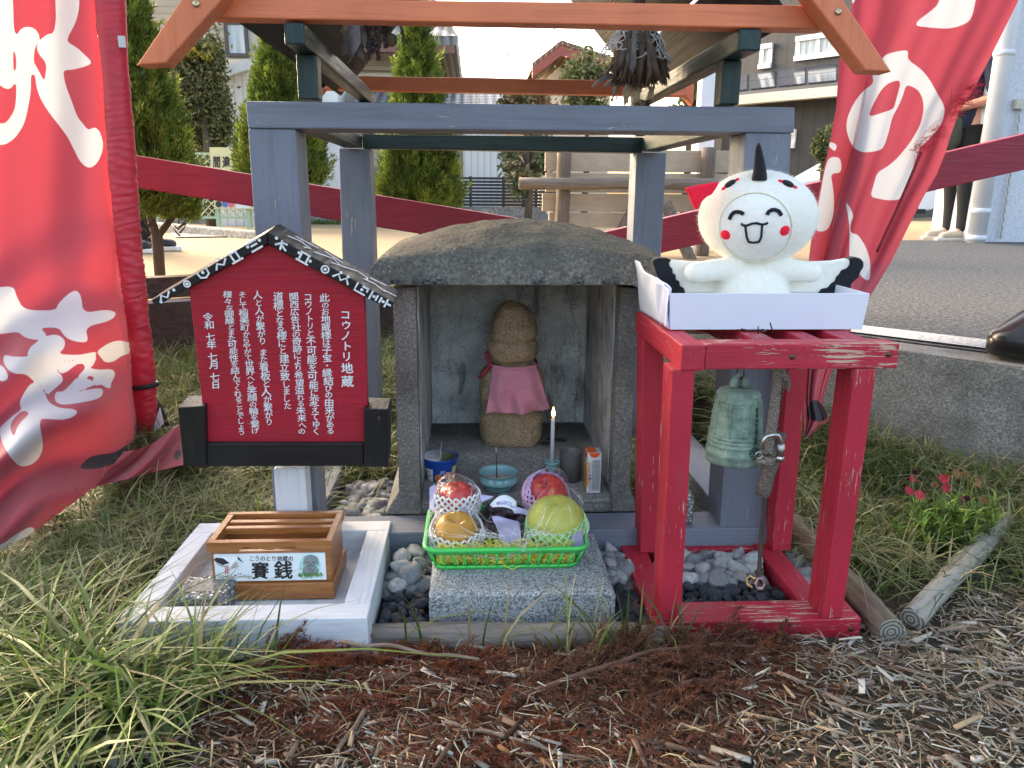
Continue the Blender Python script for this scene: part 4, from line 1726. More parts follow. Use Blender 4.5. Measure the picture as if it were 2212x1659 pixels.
def candle():
 Y = 1.55
 P = lambda x, y, dy=0.0: at(*Zo(x, y), Y + dy)
 cx = P(1500, 350).x
 k = (P(1600, 350).x - P(1500, 350).x) / 100
 z0 = .1165
 zt = P(1500, 285).z
 h = zt - z0
 t = thing('candle_holder', 'pale blue green pedestal candle holder beside the incense bowl', 'candle holder', (cx, Y, z0))
 prof = [(0, 0), (60, 0), (62, .05), (46, .16), (38, .28), (43, .36), (40, .42), (30, .5), (40, .56), (41, .62), (32, .68), (36, .74), (60, .82), (76, .93), (79, 1.0), (74, 1.0), (50, .93), (28, .9), (0, .9)]
 MB().lathe([(r * k, z * h) for r, z in prof], (cx, Y, z0), 40).build('pedestal', CEL, t)
 # candle
 zc0 = z0 + .9 * h + .001
 za = at(1193, 905, Y).z
 c = thing('candle', 'slim white lit candle in the pale blue green holder', 'candle', (cx, Y, zc0))
 wax, nt, b = mk('white wax')
 setb(b, (.72, .72, .74), .4, sss=.3)
 b.inputs['Subsurface Radius'].default_value = (.01, .006, .004)
 MB().lathe([(0, 0), (20 * k, 0), (19 * k, za - zc0 - .002), (17 * k, za - zc0), (0, za - zc0 - .001)], (cx, Y, zc0), 20).build('wax', wax, c)
 MB().tube([(cx, Y, za - .002), (cx + .0005, Y, za + .004), (cx + .0015, Y, za + .0075)], .0006, 6).build('wick', plain('wick', (.01, .008, .006), .9, 0, 10, 0), c)
 fm = bpy.data.materials.new('flame')
 fm.use_nodes = True
 nt = fm.node_tree
 nt.nodes.clear()
 e = nt.nodes.new('ShaderNodeEmission')
 o = nt.nodes.new('ShaderNodeOutputMaterial')
 tc = nt.nodes.new('ShaderNodeTexCoord')
 sp = nt.nodes.new('ShaderNodeSeparateXYZ')
 nt.links.new(tc.outputs['Generated'], sp.inputs[0])
 cr = ramp(nt, sp.outputs['Z'], [(0, (.55, .18, .05)), (.3, (1, .62, .16)), (.65, (1, .75, .28)), (1, (1, .32, .04))])
 nt.links.new(cr, e.inputs['Color'])
 e.inputs['Strength'].default_value = 5
 nt.links.new(e.outputs[0], o.inputs[0])
 fz = at(1193, 878, Y).z
 H = fz - za - .003
 MB().lathe([(0, 0), (.0022, .1 * H), (.0037, .28 * H), (.0036, .42 * H), (.0023, .65 * H), (.001, .85 * H), (0, H)], (cx + .0008, Y, za + .003), 16).build('flame', fm, c)


candle()


def glass_cup():
 Y = 1.56
 a, b = at(1208, 1000, Y), at(1258, 1000, Y)
 cx, r = (a.x + b.x) / 2, (b.x - a.x) / 2
 z0 = .1168
 zt = at(1232, 975, Y).z
 m, nt, bs = mk('dusty glass')
 setb(bs, (.30, .30, .28), .3, spec=.6)
 tr = nt.nodes.new('ShaderNodeBsdfTransparent')
 tr.inputs[0].default_value = (.62, .62, .60, 1)
 x = nt.nodes.new('ShaderNodeMixShader')
 x.inputs[0].default_value = .62
 nt.links.new(bs.outputs[0], x.inputs[1])
 nt.links.new(tr.outputs[0], x.inputs[2])
 nt.links.new(x.outputs[0], nt.nodes['Material Output'].inputs[0])
 o = MB().lathe([(0, .003), (r * .86, .003), (r * .97, zt - z0), (r, zt - z0 + .001), (r * 1.0, zt - z0), (r * .9, 0), (0, 0)], (cx, Y, z0), 40).build('glass_tumbler', m, None, (cx, Y, z0))
 tag(o, 'dusty grey glass tumbler between the candle and the juice carton', 'glass')


glass_cup()


def snack_cup():
 Y = 1.585
 P = lambda x, y, dy=0.0: at(*Zo(x, y), Y + dy)
 cx = P(397, 300).x
 k = (P(497, 300).x - P(397, 300).x) / 100
 z0 = .116
 zr = P(397, 232).z
 h = zr - z0
 R = 181 * k
 t = thing('snack_cup', 'opened blue snack cup with peeled lid standing inside the shrine on the left', 'snack cup', (cx, Y, z0))
 m, nt, b = mk('printed blue cup')
 setb(b, (.012, .06, .33), .3, spec=.5)
 wht = plain('cup white', (.75, .75, .74), .4, .03, 30, 0)
 body = MB().lathe([(0, .003), (R * .7, .003), (R * .74, 0), (R * .76, .003), (R * .965, h * .93)], (cx, Y, z0), 48).build('cup_body', m, t)
 blu = plain('blue rim', (.012, .075, .36), .3, .03, 30, 0)
 MB().lathe([(R * .965, h * .93), (R * 1.0, h * .94), (R * 1.02, h * .97), (R, h), (R * .95, h), (R * .93, h * .96)], (cx, Y, z0), 48).build('rim', blu, t)
 ins = plain('foil lining', (.30, .27, .16), .3, .2, 60, .1, metal=.5)
 MB().lathe([(R * .93, h * .97), (R * .72, h * .05), (0, h * .05)], (cx, Y, z0), 32).build('lining', ins, t)

 def onc(x, y, lift=.0006):
  z = P(397, y).z
  f = (z - z0) / (h * .93)
  r = R * (.76 + (.965 - .76) * f) + lift
  xx = max(-r * .985, min(r * .985, (x - 397) * k))
  return Vector((cx + xx, Y - math.sqrt(r * r - xx * xx), z))
 colr = [plain('print yellow', (.85, .68, .22), .35, .03, 30, 0), plain('print red', (.72, .05, .02), .35, .03, 30, 0), plain('print white', (.78, .78, .76), .35, .02, 30, 0), plain('print dark', (.03, .03, .03), .4, 0, 30, 0), plain('print gold', (.8, .45, .06), .35, .03, 30, 0), plain('print blue', (.02, .09, .42), .35, 0, 30, 0)]
 mb = MB()

 def patch(x0, x1, y0, y1, mat, lift, f=None, n=10, q=8):
  def fn(u, v):
   y = y0 + (y1 - y0) * v
   xa = x0 if f is None else f(v)
   return onc(xa + (x1 - xa) * u, y, lift)
  mb.grid(fn, n, q, mat)
 patch(520, 575, 305, 505, 0, .0005, lambda v: 520 - 20 * v)
 patch(238, 330, 320, 505, 2, .0005)
 for i in range(9):
  patch(248, 270 + rng.uniform(0, 50), 345 + i * 12, 349 + i * 12, 3, .0008, None, 4, 1)
 for i in range(3):
  patch(275, 318, 430 + i * 20, 442 + i * 20, 0, .001, None, 4, 1)
 cc = (384, 405)
 for r_, mt, l in ((36, 4, .0007), (26, 4, .0009)):
  vs = [onc(cc[0] + r_ * .95 * math.cos(a), cc[1] + r_ * math.sin(a) * 1.05, l) for a in [2 * math.pi * i / 24 for i in range(24)]]
  mb.add(vs, [list(range(24))], mt)
 put_glyph(mb, '祝', cc[0], -(cc[1] + 2), 58, lambda x, y: onc(x, -y, .0011), 1, 0, bold=.03)
 for dx in (-10, 6, 22):
  mb.tube([onc(412 + dx, 368, .001), onc(424 + dx, 330, .001)], .0006, 5, 2)
 for i, ch in enumerate('Since 1995'):
  put_glyph(mb, ch, 352 + i * 7, -450, 12, lambda x, y: onc(x, -y, .0009), 2, .01, own=True)
 for off, mat, l in ((.085, 2, .0009), (.055, 0, .0011), (.012, 1, .0014)):
  put_glyph(mb, 'じ', 495, -400, 96, lambda x, y: onc(x, -y, l), mat, off + .02)
  put_glyph(mb, 'ゃ', 548, -385, 70, lambda x, y: onc(x, -y, l), 5 if off < .02 else mat, off + .02)
 put_glyph(mb, 'う', 528, -455, 40, lambda x, y: onc(x, -y, .0011), 5, .03)
 for i in range(3):
  mb.tube([onc(488 + 14 * i, 490, .002), onc(505 + 12 * i, 462, .002)], .0016, 6, 4)
 mb.build('printing', colr, body, recalc=False)
 # lid: left half flat, right half peeled up
 lm = [wht, plain('lid print', (.25, .42, .62), .4, .5, 300, 0), colr[1], colr[3], plain('lid grey', (.5, .52, .55), .35, .1, 100, 0)]
 mb = MB()
 zl = z0 + h + .0008

 def lid(u, v):
  # v across 0..1 along x, u along y
  x = -R * .97 + v * (R * 1.30)
  w = math.sqrt(max(0, (R * .97) ** 2 - x * x))
  y = (u * 2 - 1) * w * (1 if v < .9 else .9)
  z = 0
  xx = x
  if v > .72:
   q = (v - .72) / .28
   z = .024 * q ** 1.5 + .003 * math.sin(u * 5)
   xx = x - .010 * q
   y += .012 * q
  return Vector((cx + xx, Y + y, zl + z))
 mb.grid(lid, 20, 30)
 lidp = mb.build('lid', lm[0], t, solid=.0005)
 mb = MB()
 pl2 = lambda x, y: Vector((cx + x * R, Y + y * R, zl + .0009))
 for i in range(26):
  x, y = rng.uniform(-.75, .05), rng.uniform(-.6, .6)
  w, hh = rng.uniform(.05, .2), rng.uniform(.02, .06)
  if x * x + y * y < .7:
   mb.add([pl2(x, y), pl2(x + w, y), pl2(x + w, y + hh), pl2(x, y + hh)], [(0, 1, 2, 3)], int(rng.integers(1, 5)))
 mb.build('lid_printing', lm, lidp, recalc=False)


snack_cup()


def juice():
 Y = 1.485
 P = lambda x, y, dy=0.0: at(*Zo(x, y), Y + dy)
 z0 = .1145
 xl, xc, xr = P(1800, 400).x, P(1846, 400).x, P(1985, 400).x
 zt = P(1900, 205).z
 xb0, xb1 = P(1855, 640).x, P(1955, 640).x
 w = xr - xc
 d = .034
 t = thing('juice_carton', 'small white and orange drink carton standing by the right shrine wall', 'drink carton', ((xc + xr) / 2, Y + d / 2, z0))
 card = plain('white carton', (.72, .72, .71), .4, .03, 40, 0)
 org = plain('orange print', (.78, .10, .015), .35, .04, 40, 0)
 amb = plain('amber print', (.80, .34, .03), .35, .06, 40, 0)
 dk = plain('small dark print', (.12, .12, .13), .5, .2, 600, 0)
 blu = plain('small blue print', (.05, .09, .3), .5, .1, 300, 0)
 MB().box(xc, xr, Y, Y + d, z0, zt).build('carton_body', card, t, bevel=.0012)
 b = MB()
 F = lambda u, v, o=.0009: Vector((xc + u * w, Y - o, z0 + v * (zt - z0)))
 b.add([F(.06, .998), F(.94, .998), F(.72, .90), F(.5, .88), F(.28, .9)], [(0, 1, 2, 3, 4)], 0)
 S = lambda u, v, o=.0009: Vector((xc - o, Y + d - u * d, z0 + v * (zt - z0)))
 b.add([S(0, .0), S(1, .0), S(1, .55), S(0, .8)], [(0, 1, 2, 3)], 1)
 b.add([S(0, .8), S(1, .86), S(1, .998), S(0, .998)], [(0, 1, 2, 3)], 0)
 T = lambda u, v: Vector((xc + u * w, Y + v * d, zt + .0009))
 b.add([T(.03, .03), T(.68, .03), T(.68, .97), T(.03, .97)], [(0, 1, 2, 3)], 0)
 b.add([F(.03, .80, .0009), F(.14, .76), F(.12, .2), F(.03, .16)], [(0, 1, 2, 3)], 1)
 # minute print
 for c0, c1 in ((.36, .9),):
  for i in range(26):
   y = .80 - i * .029
   x = c0
   while x < c1:
    L = rng.uniform(.03, .09)
    b.add([F(x, y, .0011), F(min(c1, x + L), y, .0011), F(min(c1, x + L), y + .017, .0011), F(x, y + .017, .0011)], [(0, 1, 2, 3)], 2)
    x += L + .02
 for i, ch in enumerate('コンビで栄養をプラス'):
  s = .011
  put_glyph(b, ch, xc + .22 * w, z0 + (.74 - i * .075) * (zt - z0), .0062, lambda x, y: Vector((x, Y - .0012, y)), 3 if i % 3 else 0, .02)
 for i, ch in enumerate('栄養'):
  put_glyph(b, ch, xc + (.2 + .3 * i) * w, Y + .5 * d, .009, lambda x, y: Vector((x, y, zt + .0014)), 1, .03)
 b.add([T(.72, .2), T(.95, .2), T(.95, .9), T(.72, .9)], [(0, 1, 2, 3)], 4)
 b.build('printing', [org, amb, dk, blu, plain('pale straw hole', (.5, .55, .6), .4, .1, 50, 0)], t, recalc=False)


juice()


def coins():
 m = plain('dull coin', (.055, .05, .045), .5, .3, 90, .3, 200, metal=.5)
 src = None
 for (px, py), z, lb in zip(((1178, 958), (1192, 948), (1213, 950)), (.1525, .1525, .1525), ('nearest dull dark coin by the statue, lowest of the three behind the candle', 'dull dark coin by the statue, middle one of the three behind the candle', 'dull dark coin by the statue, farthest right of the three behind the candle')):
  p = gp(px, py, z)
  if src is None:
   o = MB().lathe([(0, 0), (.0118, 0), (.0122, .0008), (.0118, .0016), (.0105, .0013), (0, .0013)], p, 28).build('coin', m, None, p)
   src = o
  else:
   o = src.copy()
   COL.objects.link(o)
   o.location = p
  tag(o, lb, 'coin', 'coins in the shrine')
 p = gp(1168, 1072, .116)
 o = src.copy()
 COL.objects.link(o)
 o.location = p
 tag(o, 'dull dark coin lying by the foot of the incense bowl', 'coin', 'coins in the shrine')


coins()


# ------------------------------------------------------------------ fruit basket
def fruit_basket():
 YF = 1.205
 P = lambda x, y, Y=YF: at(*Zo(x, y), Y)
 xl, xr = P(330, 1380).x, P(1760, 1360).x
 XL, XR = P(240, 1190, YF - .008).x, P(1862, 1160, YF - .008).x
 z0 = .0925
 zt = P(1000, 1160, YF - .008).z
 YB = 1.372
 gm, nt, b = mk('green plastic')
 setb(b, (.06, .56, .10), .28, spec=.5)
 t = thing('fruit_basket', 'bright green plastic basket lined with yellow paper shreds on the granite step', 'basket', ((xl + xr) / 2, 1.3, z0))
 c0 = Vector(((xl + xr) / 2, (YF + YB) / 2, 0))

 def ring(f, z, rr=.022, n=8):
  hx = ((xr - xl) / 2) * (1 - f) + ((XR - XL) / 2) * f
  hy = ((YB - YF) / 2) + .008 * f
  cx = c0.x * (1 - f) + ((XL + XR) / 2) * f
  pts = []
  for qx, qy, a0 in ((1, 1, 0), (-1, 1, 90), (-1, -1, 180), (1, -1, 270)):
   for i in range(n + 1):
    a = rad(a0 + 90 * i / n)
    pts.append(Vector((cx + qx * (hx - rr) + rr * math.cos(a), c0.y + qy * (hy - rr) + rr * math.sin(a), z)))
  return pts
 mb = MB()
 lo, hi = ring(0, z0), ring(.12, z0 + .006)
 N = len(lo)
 # walls: lower band, upper band, uprights
 def band(f0, f1, zA, zB):
  a, bq = ring(f0, zA), ring(f1, zB)
  mb.add(a + bq, [(i, (i + 1) % N, N + (i + 1) % N, N + i) for i in range(N)], 0, True)
 H = zt - z0
 band(0, .16, z0, z0 + .16 * H)
 band(.82, 1, z0 + .78 * H, z0 + H)
 mb.add(lo, [list(range(N))])
 w = mb.build('wall', gm, t, solid=.0022)
 mb = MB()
 rim = ring(1.06, zt)
 mb.tube(rim + [rim[0]], .0042, 8, flat=.8)
 mb.build('rim', gm, t)
 mb = MB()
 def upright(p, q):
  mb.tube([p, q], .0028, 6, flat=.6)
 a, bq = ring(.14, z0 + .14 * H), ring(.84, z0 + .8 * H)
 # evenly along the sides
 def along(pts, u):
  L = [0]
  for i in range(N):
   L.append(L[-1] + (pts[(i + 1) % N] - pts[i]).length)
  s = u * L[-1]
  for i in range(N):
   if L[i + 1] >= s:
    f = (s - L[i]) / max(1e-9, L[i + 1] - L[i])
    return pts[i].lerp(pts[(i + 1) % N], f)
  return pts[0]
 nb = 46
 for i in range(nb):
  upright(along(a, i / nb), along(bq, i / nb))
 mb.build('upright', gm, t)
 # yellow paper shreds
 ym = plain('yellow paper shred', (.95, .78, .13), .6, .2, 200, 0)
 mb = MB()
 hx, hy = (xr - xl) / 2 - .006, (YB - YF) / 2 - .006
 n = 1500
 V, F = [], []
 for i in range(n):
  if i < 800:
   x, y = rng.uniform(-hx, hx), -hy + abs(rng.normal(0, .006)) + .002
   z = rng.uniform(.004, .036)
  elif i < 1000:
   x, y = (hx - abs(rng.normal(0, .006))) * rng.choice([-1, 1]), rng.uniform(-hy, hy)
   z = rng.uniform(.004, .04)
  else:
   x, y, z = rng.uniform(-hx, hx), rng.uniform(-hy, hy), rng.uniform(.018, .028)
  p = Vector((c0.x + x, c0.y + y, z0 + z))
  d = Vector((rng.normal(0, .5), rng.normal(0, .18) if i < 800 else rng.normal(0, .6), rng.normal(0, .7) if i < 800 else rng.normal(0, .12)))
  d.normalize()
  L = rng.uniform(.012, .03)
  b2 = Vector(rng.normal(0, 1, 3)) * .006
  s = d.cross(Vector(rng.normal(0, 1, 3))).normalized() * .0008
  q = [p - d * L / 2, p + b2, p + d * L / 2]
  q = [Vector((min(max(v.x, c0.x - hx), c0.x + hx), min(max(v.y, c0.y - hy), c0.y + hy), max(v.z, z0 + .002))) for v in q]
  bI = len(V)
  for v in q:
   V += [v - s, v + s]
  F += [(bI, bI + 1, bI + 3, bI + 2), (bI + 2, bI + 3, bI + 5, bI + 4)]
 raw_mesh('paper_shreds', np.array(V), np.array(F), ym, None, t, origin=ORG[t.name], kind='stuff')
 mb = MB()
 for (pts) in ([(720, 1075), (790, 1110), (850, 1150), (960, 1165)], [(915, 1000), (985, 1020), (960, 1090), (900, 1130), (800, 1160)], [(1150, 1165), (1230, 1140), (1285, 1090), (1250, 1060), (1170, 1060), (1090, 1090)], [(1480, 1160), (1560, 1145), (1630, 1160)], [(850, 1100), (930, 1120), (1010, 1150), (1060, 1160)], [(1020, 1310), (1110, 1360), (1180, 1320)]):
  q = [at(*Zo(x, y), 1.222) for x, y in pts]
  if pts[0] == (1020, 1310):
   q = [at(*Zo(x, y), 1.198) for x, y in pts]
  mb.tube(q, .0008, 5)
 mb.build('loose_shred', ym, t)
 ZS = z0 + .034

 # ------------- fruit
 def fruit(name, label, cat, px, py, rpx, Y, mats, dimple=.25, tilt=(0, 0), sq=.9, stem=True, group='fruit in the basket'):
  c = at(*Zo(px, py), Y)
  r = abs(at(*Zo(px + rpx, py), Y).x - c.x)
  ft = thing(name, label, cat, Vector((c.x, c.y, c.z - r * sq)), group)
  R_ = Matrix.Rotation(rad(tilt[0]), 3, 'X') @ Matrix.Rotation(rad(tilt[1]), 3, 'Y')
  prof = []
  n = 22
  for i in range(n + 1):
   ph = math.pi * i / n
   rr = math.sin(ph) ** .85 * r
   z = math.cos(ph) * r * sq
   top = max(0, math.cos(ph)) ** 6
   z -= dimple * r * math.exp(-(rr / (.30 * r)) ** 2) * (1 if ph < math.pi / 2 else -.7)
   prof.append((rr, z))
  mb = MB().lathe(prof, (0, 0, 0), 40)
  mb.v = [tuple(c + R_ @ Vector(v) * 1.0) for v in mb.v]
  # slight lobes
  mb.build('flesh', mats, ft)
  if stem:
   a = c + R_ @ Vector((0, 0, r * (sq - dimple)))
   bq = c + R_ @ Vector((.002, .001, r * (sq - dimple) + .013))
   MB().tube([a, a.lerp(bq, .6) + Vector((.001, 0, 0)), bq], [.0012, .001, .0014], 6).build('stem', plain('stem', (.10, .06, .03), .8, .2, 50, .1), ft)
  return c, r, R_, ft

 def apple_mat(nm, stripe):
  m, nt, b = mk(nm)
  setb(b, rough=.28, spec=.5)
  v = co(nt, (1, 1, .15))
  f = noi(nt, v, 90, 4, .6)
  c = ramp(nt, f, [(.36, (.40, .012, .02)), (.55, (.58, .035, .03)), (.72, stripe)])
  sp = vor(nt, co(nt), 190)
  c = mixc(nt, ramp(nt, sp, [(.06, .6), (.12, 0)]), c, (.65, .42, .25))
  nt.links.new(c, b.inputs['Base Color'])
  return m

 def pear_mat(nm, col, spot, dens=260, amt=.7):
  m, nt, b = mk(nm)
  setb(b, rough=.4, spec=.4)
  v = co(nt)
  c = ramp(nt, noi(nt, v, 18, 4), [(.3, sc3(col, .8)), (.7, sc3(col, 1.15))])
  c = mixc(nt, ramp(nt, vor(nt, v, dens), [(.1, amt), (.2, 0)]), c, spot)
  nt.links.new(c, b.inputs['Base Color'])
  bmp(nt, b, noi(nt, v, 250, 3), .15, .0006)
  return m
 APD, APL = apple_mat('dark apple skin', (.50, .06, .05)), apple_mat('streaked apple skin', (.72, .30, .10))
 NET = {}
 for nm, colr in (('white', (.78, .79, .78)), ('lilac', (.62, .40, .66)), ('mint', (.48, .80, .40))):
  NET[nm] = plain(nm + ' foam net', colr, .7, .05, 60, .1)

 def net(ft, c, r, R_, col, lo=-1.0, hi=.1, wide=1.3, n=20, th=.0021):
  # diagonal strands of a foam net standing round the fruit
  prof = lambda u: (wide * .80 + (wide - wide * .80) * math.sin(min(1, u * 1.5) * math.pi / 2)) * (1 - .10 * max(0, u - .6) / .4)
  # diagonal strands of a foam net wrapped round the fruit
  mb = MB()
  for sgn in (1, -1):
   for i in range(n):
    pts = []
    for j in range(13):
     u = j / 12
     z = lo + (hi - lo) * u
     a = 2 * math.pi * (i / n) + sgn * u * 1.25
     zz = z * .9
     rr = prof(u) * (1 + .03 * math.sin(a * 5 + u * 3))
     pts.append(c + R_ @ (Vector((rr * math.cos(a) * r, rr * math.sin(a) * r, zz * r))))
    mb.tube(pts, th, 5)
  pts = []
  for i in range(2 * n + 1):
   a = 2 * math.pi * i / (2 * n)
   z = hi + (.06 if i % 2 else -.03)
   rr = prof(1) * .99
   pts.append(c + R_ @ Vector((rr * math.cos(a) * r, rr * math.sin(a) * r, z * .9 * r)))
  mb.build('foam_net', NET[col], ft)
 c, r, R_, ft = fruit('apple', 'dark red apple in a white foam net at the back left of the basket', 'apple', 560, 655, 186, 1.325, APD, .3)
 net(ft, c, r, R_, 'white', -1.0, .52, 1.32)
 c, r, R_, ft = fruit('apple', 'streaked red and yellow apple tipped forward in a lilac foam net', 'apple', 1450, 612, 203, 1.322, APL, .3, (22, -6))
 net(ft, c, r, R_ @ Matrix.Rotation(rad(28), 3, 'Y') @ Matrix.Rotation(rad(14), 3, 'X'), 'lilac', -.95, .4, 1.16)
 PB, PG = pear_mat('russet pear skin', (.62, .31, .03), (.72, .45, .14), 330, .4), pear_mat('green pear skin', (.60, .61, .10), (.36, .32, .06), 150, .55)
 c, r, R_, ft = fruit('pear', 'golden brown round pear in a white foam net at the front left', 'pear', 556, 985, 214, 1.268, PB, .48, (16, 0), .92, False)
 net(ft, c, r, R_, 'white', -1.0, .48, 1.3)
 c, r, R_, ft = fruit('pear', 'large yellow green pear in a mint foam net at the front right', 'pear', 1535, 895, 285, 1.275, PG, .1, (12, 0), .93, False)
 net(ft, c, r, R_ @ Matrix.Rotation(rad(-6), 3, 'Y'), 'mint', -.98, .30, 1.1, n=22)
 # grapes: dark bunch under a lilac sheet and a torn label
 gt = thing('grape_bunch', 'dark purple bunch of grapes under clear wrap in the middle of the basket', 'grapes', at(*Zo(1030, 990), 1.31), 'fruit in the basket')
 gmt = plain('grape skin', (.045, .018, .032), .3, .3, 70, .05, 90, spec=.5)
 mb = MB()
 for i in range(54):
  px, py = rng.uniform(800, 1270), rng.uniform(720, 960)
  if ((px - 1030) / 240) ** 2 + ((py - 850) / 140) ** 2 > 1:
   continue
  mb.ball(at(*Zo(px, py), 1.315 + rng.uniform(-.02, .02) + .05 * ((px - 1030) / 240) ** 2), rng.uniform(.0095, .0125), 16, 10)
 for i in range(18):
  mb.ball(at(*Zo(rng.uniform(850, 1240), rng.uniform(900, 1080)), 1.30 + rng.uniform(-.01, .02)), .0115, 16, 10)
 mb.build('grape', gmt, gt)
 lab = MB()

 def lb(u, v):
  x = 885 + 265 * u + 30 * v * (1 - u)
  y = 735 - 95 * math.sin(math.pi * min(1, u * .9 + .05)) * (1 - v * .75) + 12 * v - 60 * u * (1 - v) * .6 + (40 * v * u)
  return at(*Zo(x, y), 1.292 - .012 * v)
 lab.grid(lb, 24, 10)
 lo_ = lab.build('paper_label', plain('white label paper', (.74, .76, .8), .5, .05, 50, .1), gt, solid=.0005)
 tx = MB()
 for i, ch in enumerate('岡山ぶどう'):
  put_glyph(tx, ch, .26 + i * .125, -.62, .14, lambda x, y: lb(min(1, max(0, x)), min(1, max(0, -y))) + Vector((0, -.0012, .0006)), 0, .02, sq=(.9, 2.6))
 lav = plain('lilac tissue', (.46, .43, .64), .6, .08, 40, .3, 90)
 gr = plain('label green', (.05, .4, .2), .5, 0, 10, 0)
 tx.build('lettering', plain('violet print', (.15, .1, .35), .5, 0, 10, 0), lo_, recalc=False)
 # lilac tissue
 def tis(cs, Y):
  A, B_, C_, D_ = [at(*Zo(x, y), Y + dy) for x, y, dy in cs]

  def fn(u, v):
   p = A.lerp(B_, u).lerp(D_.lerp(C_, u), v)
   return p + Vector(noise.noise_vector(p * 55)) * .004
  MB().grid(fn, 12, 10).build('tissue', lav, t, solid=.0004)
 tis([(290, 540, 0), (350, 520, 0), (330, 790, -.03), (285, 770, -.02)], 1.318)
 tis([(545, 730, 0), (700, 705, 0), (722, 800, -.02), (600, 780, -.03)], 1.296)
 tis([(800, 615, 0), (930, 640, .0), (850, 670, -.01), (800, 690, -.01)], 1.30)
 tis([(905, 830, 0), (1180, 880, 0), (1200, 1140, -.02), (1000, 1120, -.02)], 1.262)
 tis([(1690, 1020, 0), (1790, 970, .01), (1830, 1120, 0), (1700, 1150, 0)], 1.225)
 tis([(1080, 720, 0), (1260, 770, 0), (1290, 810, 0), (1130, 800, 0)], 1.28)
 # clear film stretched over the fruit
 m, nt, b = mk('clear film')
 setb(b, (.9, .92, .95), .06, spec=.9)
 tr = nt.nodes.new('ShaderNodeBsdfTransparent')
 tr.inputs[0].default_value = (.985, .985, .99, 1)
 gl = nt.nodes.new('ShaderNodeBsdfGlossy')
 gl.inputs['Roughness'].default_value = .07
 fr = nt.nodes.new('ShaderNodeFresnel')
 fr.inputs[0].default_value = 1.3
 x = nt.nodes.new('ShaderNodeMixShader')
 v = co(nt)
 cr = noi(nt, v, 34, 5, .6, 1.6)
 hgt = mth(nt, 'ABSOLUTE', mth(nt, 'SUBTRACT', cr, .5))
 bm_ = nt.nodes.new('ShaderNodeBump')
 bm_.inputs['Strength'].default_value = 1.0
 bm_.inputs['Distance'].default_value = .012
 nt.links.new(hgt, bm_.inputs['Height'])
 nt.links.new(bm_.outputs[0], gl.inputs['Normal'])
 nt.links.new(bm_.outputs[0], fr.inputs['Normal'])
 nt.links.new(mth(nt, 'MINIMUM', mth(nt, 'ADD', mth(nt, 'MULTIPLY', fr.outputs[0], .9), .02), .38), x.inputs[0])
 nt.links.new(tr.outputs[0], x.inputs[1])
 nt.links.new(gl.outputs[0], x.inputs[2])
 nt.links.new(x.outputs[0], nt.nodes['Material Output'].inputs[0])

 bumps = [(at(*Zo(560, 655), 1.325), .043), (at(*Zo(1450, 612), 1.322), .045), (at(*Zo(555, 985), 1.268), .055), (at(*Zo(1535, 895), 1.275), .063), (at(*Zo(1030, 800), 1.315), .03), (at(*Zo(1030, 1000), 1.275), .02)]
 WX, WY = (XR - XL) / 2 + .006, (YB - YF) / 2 + .014

 def film(u, v):
  a, bb = u * 2 - 1, v * 2 - 1
  # superellipse mapping
  sx = math.copysign(abs(a) ** .75, a)
  sy = math.copysign(abs(bb) ** .75, bb)
  x = (XL + XR) / 2 + WX * sx
  y = c0.y + WY * sy
  e = max(abs(a), abs(bb))
  zb = zt + .002
  z = zb + .02
  for (q, r_) in bumps:
   dd = math.hypot(x - q.x, y - q.y) / r_
   if dd < 1.25:
    z = max(z, q.z + r_ * (math.sqrt(max(0, 1 - min(1, dd) ** 2))) * .95 + .004 - max(0, dd - .85) * .05)
  z = min(z, zb + (1 - e) * .9) if e > .6 else z
  s = noise.fractal(Vector((x * 22, y * 22, z * 22)), 1, 2, 4)
  s2 = abs(noise.noise(Vector((x * 45 + 7, y * 45, z * 20))))
  z += .006 * s + .006 * s2
  if e > .93:
   z = zb - .012 + .012 * s
   k_ = 1 + .02 * s
   x = (XL + XR) / 2 + (x - (XL + XR) / 2) * k_
  return Vector((x, y - .004 * s, z))
 mb = MB()
 mb.grid(film, 84, 64, 0, False)
 fo = mb.build('clear_film', m, t, recalc=False)
 # creases: gathered ridges of the film, whitened to paint in their highlights
 cm, nt, b = mk('film highlight white')
 setb(b, (.85, .87, .9), .15, spec=.9)
 tr = nt.nodes.new('ShaderNodeBsdfTransparent')
 x = nt.nodes.new('ShaderNodeMixShader')
 x.inputs[0].default_value = .5
 nt.links.new(tr.outputs[0], x.inputs[1])
 nt.links.new(b.outputs[0], x.inputs[2])
 nt.links.new(x.outputs[0], nt.nodes['Material Output'].inputs[0])
 mb = MB()

 def crease(u0, v0, u1, v1, r=.0005):
  q = []
  for i in range(9):
   f = i / 8
   u, v = u0 + (u1 - u0) * f + .008 * math.sin(f * 5 + u0 * 40), v0 + (v1 - v0) * f
   q.append(film(min(.995, max(.005, u)), min(.995, max(.005, v))) + Vector((0, -.0008, .0012)))
  mb.tube(q, [r * (.3 + 1.0 * math.sin(math.pi * min(1, .15 + i / 9))) for i in range(9)], 5, cap=False, flat=.5)
 for k in range(17):
  a = math.pi * (k + rng.uniform(0, .8)) / 17
  L = rng.uniform(.16, .42)
  crease(.53 + .03 * math.cos(a), .03, .53 + L * math.cos(a), .03 + L * math.sin(a) * .9, rng.uniform(.0004, .0009))
 for k in range(26):
  u, v = rng.uniform(.03, .97), rng.uniform(.05, .95)
  a = rng.uniform(0, 6.28)
  L = rng.uniform(.06, .2)
  crease(u, v, u + L * math.cos(a), v + L * math.sin(a), rng.uniform(.0003, .0006))
